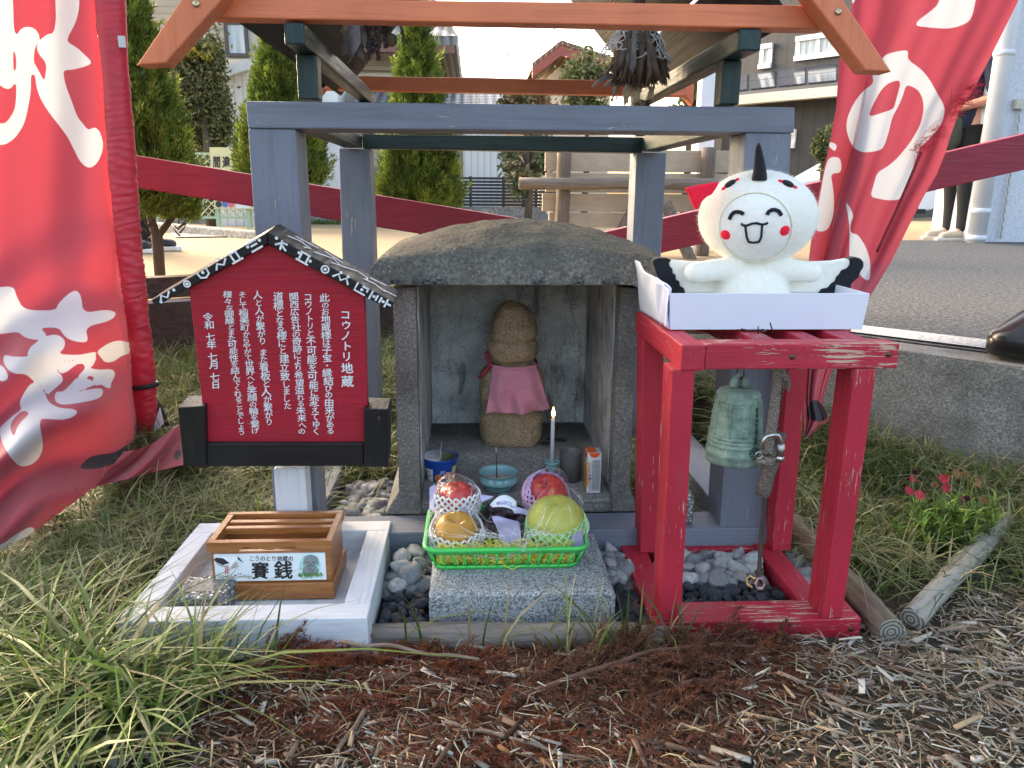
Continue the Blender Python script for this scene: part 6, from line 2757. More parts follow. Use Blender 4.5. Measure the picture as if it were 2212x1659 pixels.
def cuttings():
 bark = weathered('twig bark', (.15, .08, .055), 'x', .4, .85)
 NE = tinted('dead needles', .8, .2, .15)
 specs = [
  ('rust red dead conifer branch lying along the front of the white tray', [(505, 1436), (620, 1408), (760, 1392), (900, 1402), (1032, 1422)], .07, .115, 46, (.17, .048, .020)),
  ('bushy dead conifer branch piled against the left corner of the red stand', [(1075, 1480), (1240, 1440), (1400, 1395), (1560, 1372), (1700, 1362)], .085, .15, 62, (.105, .046, .026)),
  ('dead conifer branch with bare forked stem below the white tray', [(640, 1505), (800, 1500), (960, 1530), (1140, 1575)], .055, .10, 34, (.14, .043, .02)),
  ('thick stemmed dead branch pointing up towards the red stand', [(1330, 1600), (1430, 1510), (1530, 1440), (1570, 1408)], .06, .11, 36, (.13, .045, .022)),
  ('dead conifer branch in the middle foreground mulch', [(960, 1640), (1110, 1575), (1270, 1545), (1420, 1520)], .055, .10, 40, (.15, .046, .02)),
  ('sprawling brown conifer branch at the bottom right of the cuttings', [(1250, 1640), (1400, 1590), (1540, 1540), (1660, 1500), (1740, 1480)], .06, .13, 46, (.115, .046, .024)),
  ('red brown conifer branch at the bottom edge under the left grass', [(470, 1650), (590, 1600), (720, 1585), (860, 1600)], .05, .10, 34, (.12, .038, .018)),
  ('small russet twig spray beside the right end of the red stand', [(1560, 1432), (1660, 1424), (1760, 1412), (1850, 1404)], .055, .085, 34, (.17, .06, .025)),
  ('dead conifer spray at the bottom edge of the centre', [(820, 1690), (980, 1650), (1130, 1640), (1300, 1660)], .05, .10, 34, (.13, .043, .02)),
  ('dull brown conifer spray between the two front branches', [(900, 1470), (1050, 1462), (1180, 1448), (1290, 1420)], .06, .10, 36, (.105, .04, .024)),
  ('low russet conifer spray at the lower left of the mulch', [(380, 1600), (470, 1560), (580, 1530), (690, 1520)], .05, .08, 28, (.13, .04, .018)),
  ('brown conifer spray below the corner of the red stand', [(1380, 1500), (1500, 1470), (1620, 1455), (1720, 1450)], .07, .12, 44, (.115, .045, .025)),
 ]
 for lb, path, z, bl, nb, colr in specs:
  pts = [gp(px, py, z) for px, py in path]
  pts = [Vector((p.x, p.y, z - .012 + .012 * math.sin(i * 1.7))) for i, p in enumerate(pts)]
  if 'against' in lb:
   for i, p in enumerate(pts):
    p.z = .055 + .02 * math.sin(math.pi * i / 4)
  t = thing('dead_branch', lb, 'dead branch', pts[0], 'dead conifer cuttings')
  q = []
  for i in range(len(pts) - 1):
   for j in range(6):
    q.append(pts[i].lerp(pts[i + 1], j / 6) + Vector(noise.noise_vector(pts[i] * 40 + Vector((j, 0, 0)))) * .003)
  q.append(pts[-1])
  r = [.0044 * (1 - .75 * i / len(q)) + .0006 for i in range(len(q))]
  mb = MB().tube(q, r, 7)
  V, C = [], []
  for b_ in range(nb):
   f = (b_ + rng.uniform(0, 1)) / nb
   i = min(int(f * (len(q) - 1)), len(q) - 2)
   p = q[i].lerp(q[i + 1], rng.random())
   d = (q[i + 1] - q[i]).normalized()
   sg = 1 if b_ % 2 else -1
   side = d.cross(Vector((0, 0, 1))).normalized() * sg
   L = bl * rng.uniform(.55, 1.15) * (1 - .45 * f)
   dr = (d * rng.uniform(.7, 1.2) + side * rng.uniform(.35, .9) + Vector((0, 0, rng.uniform(-.06, .17)))).normalized()
   tw = [p + dr * L * u + Vector((0, 0, -.25 * L * u * u)) for u in (0, .33, .66, 1)]
   mb.tube(tw, [.0015, .0012, .0009, .0005], 4)
   subs = [(p, dr, L)]
   for _ in range(7):
    u = rng.uniform(.1, .85)
    s2 = dr.cross(Vector(rng.normal(0, 1, 3))).normalized()
    subs.append((p + dr * L * u, (dr + s2 * .7).normalized(), L * .42 * (1 - u * .5)))
   for (o_, dd, LL) in subs:
    nn = int(LL / .0011) + 4
    u = rng.uniform(.02, 1, nn)
    base = np.array(o_)[None] + np.array(dd)[None] * (LL * u)[:, None]
    base[:, 2] -= .25 * LL * u * u
    rd = rng.normal(0, 1, (nn, 3))
    rd -= rd @ np.array(dd)[:, None] * np.array(dd)[None]
    rd /= np.linalg.norm(rd, axis=1)[:, None]
    nd = np.array(dd)[None] * .8 + rd * .75
    nl = rng.uniform(.004, .008, nn)[:, None]
    sd = np.cross(nd, rng.normal(0, 1, (nn, 3)))
    sd /= np.linalg.norm(sd, axis=1)[:, None]
    sd *= .0006
    V.append(np.stack([base - sd, base + sd, base + nd * nl + sd * .4, base + nd * nl - sd * .4], 1).reshape(-1, 3))
    c_ = np.array(colr)[None] * rng.uniform(.6, 1.5) * rng.uniform(.8, 1.25, (nn, 1))
    C.append(np.repeat(c_, 4, axis=0))
  mb.build('stem', bark, t)
  V = np.concatenate(V)
  V[:, 2] = np.maximum(V[:, 2], terr(V[:, 0], V[:, 1]) + .002)
  raw_mesh('needles', V, np.arange(len(V)).reshape(-1, 4), NE, np.concatenate(C), t, origin=ORG[t.name])
 # bare sticks
 st = [('thin bare stick slanting across the lower left of the mulch', [(790, 1535), (740, 1600), (680, 1680)], .0035), ('pale broken twig lying on the dead branch by the tray', [(735, 1388), (860, 1400), (1035, 1424)], .0035),
          ('slender bare twig curving through the centre mulch', [(960, 1560), (1120, 1600), (1250, 1640), (1400, 1660)], .003), ('grey bare twig at the bottom left beside the grass', [(230, 1665), (262, 1610), (282, 1572)], .008)]
 for lb, pth, r in st:
  pts = [gp(x, y, .085 if 'pale' in lb else .06) for x, y in pth]
  q = []
  for i in range(len(pts) - 1):
   for j in range(8):
    p = pts[i].lerp(pts[i + 1], j / 8)
    q.append(p + Vector(noise.noise_vector(p * 30)) * .004)
  q.append(pts[-1])
  o = MB().tube(q, [r * (1 - .4 * i / len(q)) for i in range(len(q))], 8).build('stick', weathered('stick bark', (.2, .15, .115) if 'grey' not in lb else (.24, .23, .215), 'x', .4), None, q[0])
  tag(o, lb, 'stick')
 # slate in the corner
 mb = MB()
 c = gp(140, 1590, .06)
 mt = plain('dark slate', (.035, .04, .042), .45, .4, 20, .7, 30, .006)

 def sl(u, v):
  q = Vector((c.x - .055 + .11 * u, c.y - .05 + .09 * v, .06))
  return q + Vector((.01 * math.sin(v * 5), 0, .006 * noise.noise(q * 30)))
 mb.grid(sl, 12, 12)
 n1 = len(mb.v)
 mb.v += [(x, y, .0) for x, y, z in mb.v]
 W_ = 13
 loop = [i for i in range(12)] + [12 + j * W_ for j in range(12)] + [12 * W_ + i for i in range(12, 0, -1)] + [j * W_ for j in range(12, 0, -1)]
 for i in range(len(loop)):
  a, b_ = loop[i], loop[(i + 1) % len(loop)]
  mb.f.append([a, b_, b_ + n1, a + n1]), mb.m.append(0), mb.s.append(False)
 tag(mb.build('slate_slab', mt, None, (c.x, c.y, .03)), 'dark flat slate half buried in the grass at the lower left', 'stone')


cuttings()


def dianthus():
 def Zr(x, y):
  return dz((x, y), 1641.7, 656.7, .4166)
 base = gp(2050, 1135, .085)
 base.z = float(terr(base.x, base.y))
 t = thing('flowering_plant', 'small green plant with crimson flowers in the grass right of the stand', 'plant', base)
 n = 1150
 k = rng.integers(0, 34, n)
 sx = rng.normal(0, .034, 34)
 sy = rng.normal(0, .022, 34)
 hgt = rng.uniform(.0, .08, n)
 P = np.stack([base.x + sx[k] * (1 + hgt * 10), base.y + sy[k] * (1 + hgt * 8), base.z + hgt], 1)
 g = np.array([(.15, .24, .03), (.24, .33, .06), (.09, .15, .025)])
 blades('leaves', P, rng.uniform(.018, .042, n), rng.uniform(.003, .0055, n), np.abs(rng.normal(.8, .3, n)), g[rng.integers(0, 3, n)] * rng.uniform(.8, 1.2, (n, 1)), None, t, 4, None, ORG[t.name])
 ms = plain('flower stem', (.10, .15, .03), .6, .2, 50, 0)
 fm, dm, bm_ = plain('crimson petal', (.40, .006, .028), .6, .25, 200, .1), plain('dark bud', (.09, .012, .03), .7, .3, 100, .1), plain('withered bloom', (.30, .17, .07), .8, .3, 100, .2)
 stems = MB()
 Yp = base.y
 spots = [((790, 908), 0, .010), ((770, 972), 0, .012), ((825, 992), 0, .0125), ((955, 906), 0, .0125), ((962, 952), 0, .012), ((790, 882), 1, .006), ((1062, 1015), 1, .008), ((1000, 880), 2, .011), ((1112, 925), 2, .011), ((1030, 1010), 2, .009), ((1150, 1022), 2, .010), ((900, 945), 2, .009), ((1050, 888), 2, .009), ((930, 1160), 2, .008)]
 for (z, kind, r) in spots:
  c = at(*Zr(*z), Yp + rng.normal(0, .012))
  stems.tube([Vector((base.x + (c.x - base.x) * .4, base.y + (c.y - base.y) * .4, base.z)), Vector((base.x + (c.x - base.x) * .8, c.y, (c.z + base.z) / 2)), c], .0011, 5)
  r *= .78
  mb = MB()
  nrm = Vector((rng.normal(0, .4), -.8, rng.uniform(.3, 1))).normalized()
  e1 = nrm.cross(Vector((0, 0, 1))).normalized()
  e2 = nrm.cross(e1)
  for p in range(5 if kind == 0 else 7):
   a0 = 2 * math.pi * p / (5 if kind == 0 else 7)
   vs = [c]
   for j in range(5):
    a = a0 + (j - 2) * .28
    rr = r * (1 + .12 * ((j % 2) * 2 - 1))
    vs.append(c + (e1 * math.cos(a) + e2 * math.sin(a)) * rr + nrm * (.003 if kind == 0 else .009))
   mb.add(vs, [(0, i, i + 1) for i in range(1, 5)])
  mb.build(('flower', 'bud', 'withered_flower')[kind], (fm, dm, bm_)[kind], t, recalc=False)
 stems.build('stem', ms, t)


dianthus()

# ------------------------------------------------------------------ banners
def sdf(px, py, poly):
 """signed distance (positive inside) of points to a polygon"""
 p = np.asarray(poly, float)
 q = np.roll(p, -1, 0)
 d = np.full(px.shape, 1e9)
 ins = np.zeros(px.shape, bool)
 for (x0, y0), (x1, y1) in zip(p, q):
  ex, ey = x1 - x0, y1 - y0
  t = np.clip(((px - x0) * ex + (py - y0) * ey) / (ex * ex + ey * ey + 1e-9), 0, 1)
  d = np.minimum(d, np.hypot(px - x0 - ex * t, py - y0 - ey * t))
  if y0 != y1:
   c = ((y0 > py) != (y1 > py)) & (px < (x1 - x0) * (py - y0) / (y1 - y0) + x0)
   ins ^= c
 return np.where(ins, d, -d)


def round_poly(p, n=2):
 """corner cutting: turns a traced outline into a soft brush stroke edge"""
 p = np.asarray(p, float)
 for _ in range(n):
  q = np.roll(p, -1, 0)
  p = np.stack([p * .78 + q * .22, p * .22 + q * .78], 1).reshape(-1, 2)
 return p


def cloth(name, red, transl=.38, dark=(.02, .012, .02)):
 m, nt, b = mk(name)
 setb(b, rough=.62, spec=.2, sheen=.2)
 at_ = lambda nm: (lambda a: (setattr(a, 'attribute_name', nm), a.outputs['Fac'])[1])(nt.nodes.new('ShaderNodeAttribute'))
 w = ramp(nt, mth(nt, 'ADD', mth(nt, 'MULTIPLY', at_('white'), .2), .5), [(.46, 0), (.54, 1)])
 k = ramp(nt, mth(nt, 'ADD', mth(nt, 'MULTIPLY', at_('black'), .2), .5), [(.46, 0), (.54, 1)])
 c = mixc(nt, w, red, (.50, .50, .52))
 c = mixc(nt, k, c, dark)
 nt.links.new(c, b.inputs['Base Color'])
 tr = nt.nodes.new('ShaderNodeBsdfTranslucent')
 nt.links.new(c, tr.inputs['Color'])
 x = nt.nodes.new('ShaderNodeMixShader')
 x.inputs[0].default_value = transl
 nt.links.new(b.outputs[0], x.inputs[1])
 nt.links.new(tr.outputs[0], x.inputs[2])
 nt.links.new(x.outputs[0], nt.nodes['Material Output'].inputs[0])
 bmp(nt, b, noi(nt, co(nt), 700, 2), .12, .0006)
 return m


def lerp_tab(t, y):
 t = sorted(t)
 return np.interp(y, [a for a, _ in t], [b for _, b in t])


def sheet(name, PX, PY, YY, whites, blacks, holes, mat, parent, zmin=None):
 nv, nu = PX.shape
 V = np.zeros((nv, nu, 3))
 for j in range(nv):
  for i in range(nu):
   V[j, i] = at(PX[j, i], PY[j, i], YY[j, i])
 V = V.reshape(-1, 3)
 i = np.arange((nv - 1) * nu).reshape(nv - 1, nu)[:, :-1].ravel()
 F = np.stack([i, i + 1, i + nu + 1, i + nu], 1)
 o = raw_mesh(name, V, F, mat, None, parent, True, ORG[parent.name])
 for nm, polys in (('white', whites), ('black', blacks)):
  d = np.full(PX.shape, -60.0)
  for p in polys:
   d = np.maximum(d, sdf(PX, PY, round_poly(p)))
  if nm == 'white':
   for p in holes:
    d = np.minimum(d, -sdf(PX, PY, round_poly(p)))
  a = o.data.attributes.new(nm, 'FLOAT', 'POINT')
  a.data.foreach_set('value', d.ravel().astype(np.float32))
 return o


RED_CLOTH = cloth('red banner cloth', (.35, .046, .066), .20)
RED_SLEEVE = plain('red sleeve cloth', (.50, .014, .034), .45, .12, 25, .15, 60, .002, sheen=.2)
POLE = plain('pale banner pole', (.55, .57, .58), .4, .05, 20, 0)


def left_banner():
 A = lambda pts: [(x * .35157, y * .35157) for x, y in pts]
 B = lambda pts: [(x * .43767, y * .43767 + 483.9) for x, y in pts]
 whites = [
  A([(-400, -60), (70, -60), (80, 0), (85, 190), (105, 215), (125, 180), (160, 163), (205, 170), (235, 200), (245, 240), (225, 270), (213, 300), (205, 380), (230, 420), (270, 497), (277, 480), (288, 390), (240, 335), (225, 295), (240, 250), (290, 210), (330, 205), (345, 120), (340, 0), (335, -300), (480, -300), (488, 0), (485, 60), (465, 140), (418, 225), (413, 258), (470, 290), (530, 345), (568, 387), (520, 410), (450, 428), (390, 432), (392, 470), (405, 530), (440, 620), (475, 720), (510, 760), (540, 800), (585, 780), (615, 810), (635, 880), (630, 930), (600, 1000), (560, 1032), (525, 1025), (490, 990), (450, 910), (415, 840), (370, 780), (300, 690), (250, 610), (225, 540), (215, 458), (203, 458), (190, 460), (190, 560), (175, 650), (150, 760), (100, 840), (50, 880), (0, 895), (-400, 900), (-400, 760), (0, 760), (40, 755), (90, 680), (100, 600), (100, 500), (60, 550), (20, 540), (0, 520), (-400, 540)]),
  B([(-340, 330), (0, 312), (45, 308), (72, 318), (80, 355), (118, 425), (275, 428), (288, 392), (340, 342), (375, 325), (400, 352), (410, 440), (525, 422), (578, 437), (550, 476), (420, 508), (437, 580), (400, 585), (345, 572), (315, 550), (290, 510), (195, 512), (235, 548), (190, 575), (120, 560), (90, 530), (0, 545), (-340, 550)]),
  B([(235, 548), (290, 546), (322, 575), (318, 612), (285, 642), (390, 648), (475, 628), (475, 650), (400, 670), (330, 672), (290, 690), (275, 720), (305, 745), (312, 775), (285, 800), (250, 830), (235, 845), (210, 805), (170, 780), (130, 740), (75, 740), (40, 720), (15, 680), (20, 643), (60, 655), (140, 655), (135, 635), (155, 600)]),
  B([(-340, 660), (0, 690), (30, 720), (42, 760), (20, 778), (-10, 770), (-340, 760)]),
  B([(275, 700), (310, 680), (400, 672), (465, 640), (478, 660), (458, 700), (440, 712), (500, 720), (540, 715), (565, 725), (568, 750), (545, 790), (550, 808), (530, 812), (500, 790), (470, 800), (455, 770), (470, 760), (440, 745), (405, 785), (380, 755), (420, 715), (415, 690), (380, 690), (330, 730), (300, 740)]),
  B([(380, 755), (440, 765), (480, 790), (400, 820), (360, 838), (420, 820), (480, 810), (510, 815), (505, 845), (480, 865), (380, 885), (310, 893), (275, 880), (268, 850), (280, 825), (310, 830), (350, 790)]),
  B([(475, 628), (545, 582), (600, 574), (655, 592), (640, 640), (600, 650), (560, 680), (520, 685), (495, 655)]),
  B([(95, 885), (110, 850), (140, 800), (165, 780), (200, 800), (225, 840), (235, 870), (255, 890), (300, 910), (365, 912), (387, 930), (350, 958), (300, 967), (240, 962), (200, 960), (196, 1000), (210, 1060), (212, 1110), (190, 1160), (150, 1192), (95, 1197), (50, 1150), (10, 1080), (-5, 1010), (20, 985), (70, 940), (108, 915)]),
  B([(-300, 1700), (0, 1590), (80, 1530), (140, 1497), (165, 1497), (172, 1515), (160, 1545), (100, 1590), (30, 1640), (-100, 1760)]),
 ]
 holes = [A([(83, 300), (100, 350), (100, 420), (85, 445), (80, 380)]), B([(50, 1010), (55, 980), (80, 945), (120, 918), (147, 935), (110, 970), (85, 1000), (68, 1055)])]
 blacks = [B([(385, 1205), (440, 1150), (500, 1135), (560, 1130), (620, 1095), (690, 1050), (685, 1075), (640, 1130), (590, 1170), (520, 1200), (440, 1212)])]
 base = gp(322, 944, .1)
 t = thing('banner', 'large red cloth banner with white brush characters trailing on the left grass', 'banner', (base.x, base.y, float(terr(base.x, base.y))))
 nu, nv = 190, 330
 u, v = np.meshgrid(np.linspace(0, 1, nu), np.linspace(0, 1, nv))
 rt = [(-260, 196), (0, 204), (50, 207), (176, 225), (352, 234), (492, 248), (571, 258), (668, 271), (729, 280), (790, 287), (856, 289), (939, 302)]
 yr = -260 + v * (939 + 260)
 xr = lerp_tab(rt, yr)
 yl = -260 + v * (1330 + 260)
 xl = np.full_like(yl, -230.0)
 bx = [(0, -230), (.45, 0), (.6, 75), (.80, 192), (.9, 246), (.97, 292), (1, 302)]
 by = [(0, 1330), (.45, 1192), (.6, 1148), (.80, 1060), (.9, 1024), (.97, 982), (1, 939)]
 Bx, By = lerp_tab(bx, u), lerp_tab(by, u)
 tx = -230 + u * (196 + 230)
 ty = np.full_like(tx, -260.0)
 # Coons patch
 PX = (1 - v) * tx + v * Bx + (1 - u) * xl + u * xr - ((1 - u) * (1 - v) * -230 + u * (1 - v) * 196 + (1 - u) * v * -230 + u * v * 302)
 PY = (1 - v) * ty + v * By + (1 - u) * yl + u * yr - ((1 - u) * (1 - v) * -260 + u * (1 - v) * -260 + (1 - u) * v * 1330 + u * v * 939)
 Yb = np.array([gp(x, y, .10).y for x, y in zip(Bx[0], By[0])])
 Yb = np.interp(u[0], u[0], Yb)
 s = smooth(.45, 1.0, v)
 YY = 1.94 + (Yb[None] - 1.94) * s ** 1.4 - .05 * (1 - u) * (1 - s)
 YY += .03 * np.sin(u * 9 + v * 3) * (1 - s) * (1 - u ** 6) + .008 * np.sin(u * 23 + 4 * v + 1)
 # drag folds towards the tied sleeve, and a sag near the ground
 diag = (PX - 302) * .55 + (PY - 700)
 YY += .028 * np.sin(diag / 30.0 + .8 * np.sin(PX / 60)) * smooth(.5, .75, v) * smooth(0, .4, u)
 YY += .034 * np.sin((PY + PX * .62) / 27.0 + .7 * np.sin(PX / 45)) * smooth(.72, .92, v) * (1 - u ** 5)
 sheet('cloth', PX, PY, YY, whites, blacks, holes, RED_CLOTH, t)
 # gathered sleeve on the pole
 L = [(-260, 196), (0, 206), (176, 225), (352, 234), (492, 248), (571, 258), (668, 271), (729, 279), (790, 286), (856, 289), (943, 302)]
 R_ = [(-260, 262), (0, 273), (140, 278), (316, 294), (457, 302), (553, 309), (571, 313), (680, 322), (768, 335), (834, 338), (900, 340), (945, 330)]
 mb = MB()
 N, Mz = 26, 420
 vs, fs = [], []
 for j in range(Mz + 1):
  y = -260 + (945 + 260) * j / Mz
  l, r = float(lerp_tab(L, y)), float(lerp_tab(R_, y))
  a, b = at(l, y, 1.935), at(r, y, 1.935)
  c = (a + b) / 2
  g = float(smooth(100, 700, y))
  fr = 30 + 0 * y
  for k in range(N):
   th = 2 * math.pi * k / N
   w = (b.x - a.x) / 2
   gath = .003 + .016 * g
   hh = noise.noise(Vector((math.cos(th) * 1.6, math.sin(th) * 1.6, y * .045 + 3))) * .6 + noise.noise(Vector((math.cos(th) * 1.2, math.sin(th) * 1.2, y * .13))) * .55 + .28 * math.sin(y * .37 + 3.2 * math.sin(th * 1 + y * .03) + 2 * math.sin(y * .021))
   rr = 1 + hh * gath * 7
   vs.append(Vector((c.x + w * math.cos(th) * rr, c.y + w * .62 * math.sin(th) * rr - .004, c.z + .004 * g * math.sin(th * 2 + y * .2))))
 for j in range(Mz):
  for k in range(N):
   k2 = (k + 1) % N
   fs.append((j * N + k, j * N + k2, (j + 1) * N + k2, (j + 1) * N + k))
 mb.add(vs, fs, 0, True)
 mb.build('pole_sleeve', RED_SLEEVE, t)
 bk = plain('black strap', (.012, .012, .014), .6, .1, 50, .2)
 a, b = at(287, 834, 1.93), at(339, 832, 1.93)
 c = (a + b) / 2
 w = (b.x - a.x) / 2 * 1.04
 MB().tube([c + Vector((w * math.cos(th), w * .68 * math.sin(th), .004 * math.cos(th))) for th in [2 * math.pi * k / 24 for k in range(25)]], .006, 8).build('strap', bk, t)
 p0, p1 = at(238, -260, 1.95), at(322, 960, 1.95)
 MB().tube([p0, p1], .009, 12).build('pole', POLE, t)
 a = at(270, 95, 1.93)
 MB().box(a.x - .002, a.x + .012, a.y - .03, a.y - .024, a.z - .012, a.z + .012).build('clip', POLE, t)
 # tail of the cloth lying on the grass, going behind the sign
 nu, nv = 60, 30
 u, v = np.meshgrid(np.linspace(0, 1, nu), np.linspace(0, 1, nv))
 TX = (1 - v) * (268 + 180 * u) + v * (205 + 245 * u)
 TY = (1 - v) * (975 - 78 * u + 10 * np.sin(u * 6)) + v * (1052 - 62 * u)
 TZ = .115 + .03 * (1 - v) + .01 * np.sin(u * 13 + v * 4)
 YY = np.array([[gp(TX[j, i], TY[j, i], TZ[j, i]).y for i in range(nu)] for j in range(nv)]) - .03
 sheet('tail', TX, TY, YY, [B([(790, 1012), (880, 985), (880, 1000), (800, 1030)])], [B([(860, 1130), (890, 1105), (900, 1160), (860, 1165)])], [], RED_CLOTH, t)
 # black and white border where the cloth is caught under the pole
 mb = MB()
 q = lambda x, y, Y: at(*B([(x, y)])[0], Y)
 mb.add([q(765, 850, 1.96), q(800, 900, 1.94), q(838, 995, 1.90), q(800, 1005, 1.92), q(770, 930, 1.95)], [(0, 1, 2, 3, 4)], 0)
 mb.add([q(790, 905, 1.925), q(808, 985, 1.905), q(755, 1035, 1.915), q(770, 960, 1.93)], [(0, 1, 2, 3)], 1)
 mb.add([q(650, 830, 1.97), q(690, 1010, 1.95), q(650, 985, 1.955), q(625, 930, 1.965)], [(0, 1, 2, 3)], 0)
 mb.build('border', [bk, plain('white border', (.7, .7, .72), .6, .05, 40, .1)], t, recalc=False, solid=.001)


left_banner()


def right_banner():
 A = lambda pts: [(1607.2 + x * .33325, y * .33325) for x, y in pts]
 whites = [A([(690, -330), (760, -330), (735, -30), (712, 20), (698, 25)]),
              A([(1560, -300), (1510, -40), (1475, 130), (1400, 170), (1320, 187), (1200, 178), (1112, 168), (1125, 135), (1200, 80), (1270, 20), (1330, -300)]),
              A([(1067, 323), (1058, 385), (1150, 450), (1200, 510), (1250, 600), (1290, 670), (1304, 715), (1285, 790), (1250, 850), (1200, 900), (1130, 970), (1110, 1040), (1065, 1180), (1020, 1292), (950, 1300), (880, 1290), (818, 1275), (840, 1200), (862, 1118), (930, 1080), (1000, 1020), (1080, 920), (1140, 820), (1165, 720), (1160, 640), (1130, 585), (1090, 560), (1050, 551), (1030, 620), (1000, 690), (960, 760), (940, 850), (905, 960), (860, 980), (770, 990), (710, 960), (680, 900), (662, 830), (670, 760), (710, 670), (770, 590), (842, 540), (830, 478), (870, 470), (900, 360), (980, 335)]),
              A([(627, 1018), (634, 1120), (560, 1125), (575, 1200), (585, 1300), (580, 1400), (550, 1480), (510, 1503), (460, 1495), (480, 1330), (500, 1230), (520, 1110), (548, 1018)]),
              A([(655, 1300), (690, 1350), (712, 1400), (690, 1450), (690, 1510), (740, 1520), (790, 1600), (820, 1690), (815, 1850), (680, 1700), (685, 1560), (680, 1420)]),
              A([(545, 915), (604, 935), (592, 985), (548, 950)])]
 holes = [A([(1022, 515), (985, 650), (972, 705), (900, 730), (801, 762), (840, 670), (890, 580), (940, 535)])]
 base = gp(1745, 945, .14)
 t = thing('banner', 'frayed red cloth banner with a white curved character hanging behind the plush', 'banner', (base.x, base.y, float(terr(base.x, base.y))))
 nu, nv = 170, 330
 u, v = np.meshgrid(np.linspace(0, 1, nu), np.linspace(0, 1, nv))
 y = -300 + v * (945 + 300)
 L = [(-300, 1852), (0, 1840), (50, 1838), (127, 1813), (233, 1806), (300, 1794), (393, 1774), (466, 1759), (553, 1748), (640, 1741), (800, 1735), (945, 1738)]
 R_ = [(-300, 2320), (0, 2195), (50, 2170), (117, 2137), (187, 2100), (233, 2070), (283, 2053), (316, 2043), (366, 2023), (413, 1995), (483, 1960), (553, 1925), (632, 1878), (720, 1835), (800, 1797), (830, 1786), (870, 1776), (905, 1791), (945, 1746)]
 xl, xr = lerp_tab(L, y), lerp_tab(R_, y)
 PX = xl + u * (xr - xl)
 PY = y + 12 * u * (y < 700)
 ph = u * 1.0
 fold = .015 * np.sin(u * 11 + .9 * np.sin(v * 5)) + .008 * np.sin(u * 23 + v * 4 + 1 + 2 * np.sin(u * 4)) + .003 * np.sin(u * 41 + v * 9)
 YY = 1.98 + .10 * u + fold * (1 - .3 * v) - .0 * v
 YY += .03 * smooth(.22, .2, u) * smooth(.35, .6, v) - .30 * smooth(.68, .84, v)
 sheet('cloth', PX, PY, YY, whites, [[(1742, 880), (1760, 860), (1778, 875), (1790, 905), (1770, 912), (1745, 905)]], holes, RED_CLOTH, t)
 # hem seam and frayed threads
 pts = [(1150, 985), (1110, 1080), (1050, 1220), (990, 1360), (920, 1510), (850, 1659)]
 q = [at(*A([p])[0], 1.985 - .012) for p in pts]
 dk = plain('dark hem', (.2, .006, .012), .7, .2, 60, .3)
 seam = []
 for i in range(len(q) - 1):
  for j in range(6):
   seam.append(q[i].lerp(q[i + 1], j / 6))
 MB().tube(seam, .004, 6, flat=.5).build('hem', dk, t)
 mb = MB()
 th = plain('red thread', (.55, .03, .05), .8, .2, 60, 0)
 for (x, yv, nn, L_) in ((1455, 580, 34, .030), (1400, 650, 40, .034), (1345, 730, 26, .024), (1230, 860, 26, .02), (1165, 940, 26, .02), (1125, 975, 16, .018)):
  for _ in range(nn):
   p = at(*A([(x + rng.normal(0, 24), yv + rng.normal(0, 24))])[0], 2.05 + rng.normal(0, .008))
   d = Vector((rng.normal(.8, .5), rng.normal(-.2, .3), rng.normal(.25, .5))).normalized()
   Lk = L_ * rng.uniform(.5, 1.5)
   mb.tube([p - d * .006, p + d * Lk * .5 + Vector((0, 0, .002)), p + d * Lk + Vector(rng.normal(0, .004, 3))], [.0007, .0006, .0003], 4, cap=False)
 mb.build('frayed_threads', th, t, recalc=False)


right_banner()

# ------------------------------------------------------------------ beyond the garden
def red_planks():
 for lb, a, b, Y, h in (('long crimson plank slanting down from the left behind the grey frame', (150, 312, 382), (1255, 494, 562), 2.42, 0),
                           ('long crimson plank slanting up to the right edge behind the curled banner', (1262, 512, 585), (2330, 262, 340), 2.46, 0)):
  P = [at(a[0], a[2], Y), at(b[0], b[2], Y), at(b[0], b[1], Y), at(a[0], a[1], Y)]
  o = MB().hexa(P + [p + Vector((0, .045, 0)) for p in P]).build('red_plank', M['crimson'], None, (P[0] + P[1]) / 2, bevel=.003)
  tag(o, lb, 'plank')


red_planks()

LEAF = tinted('leaf', .55, .3, .25)


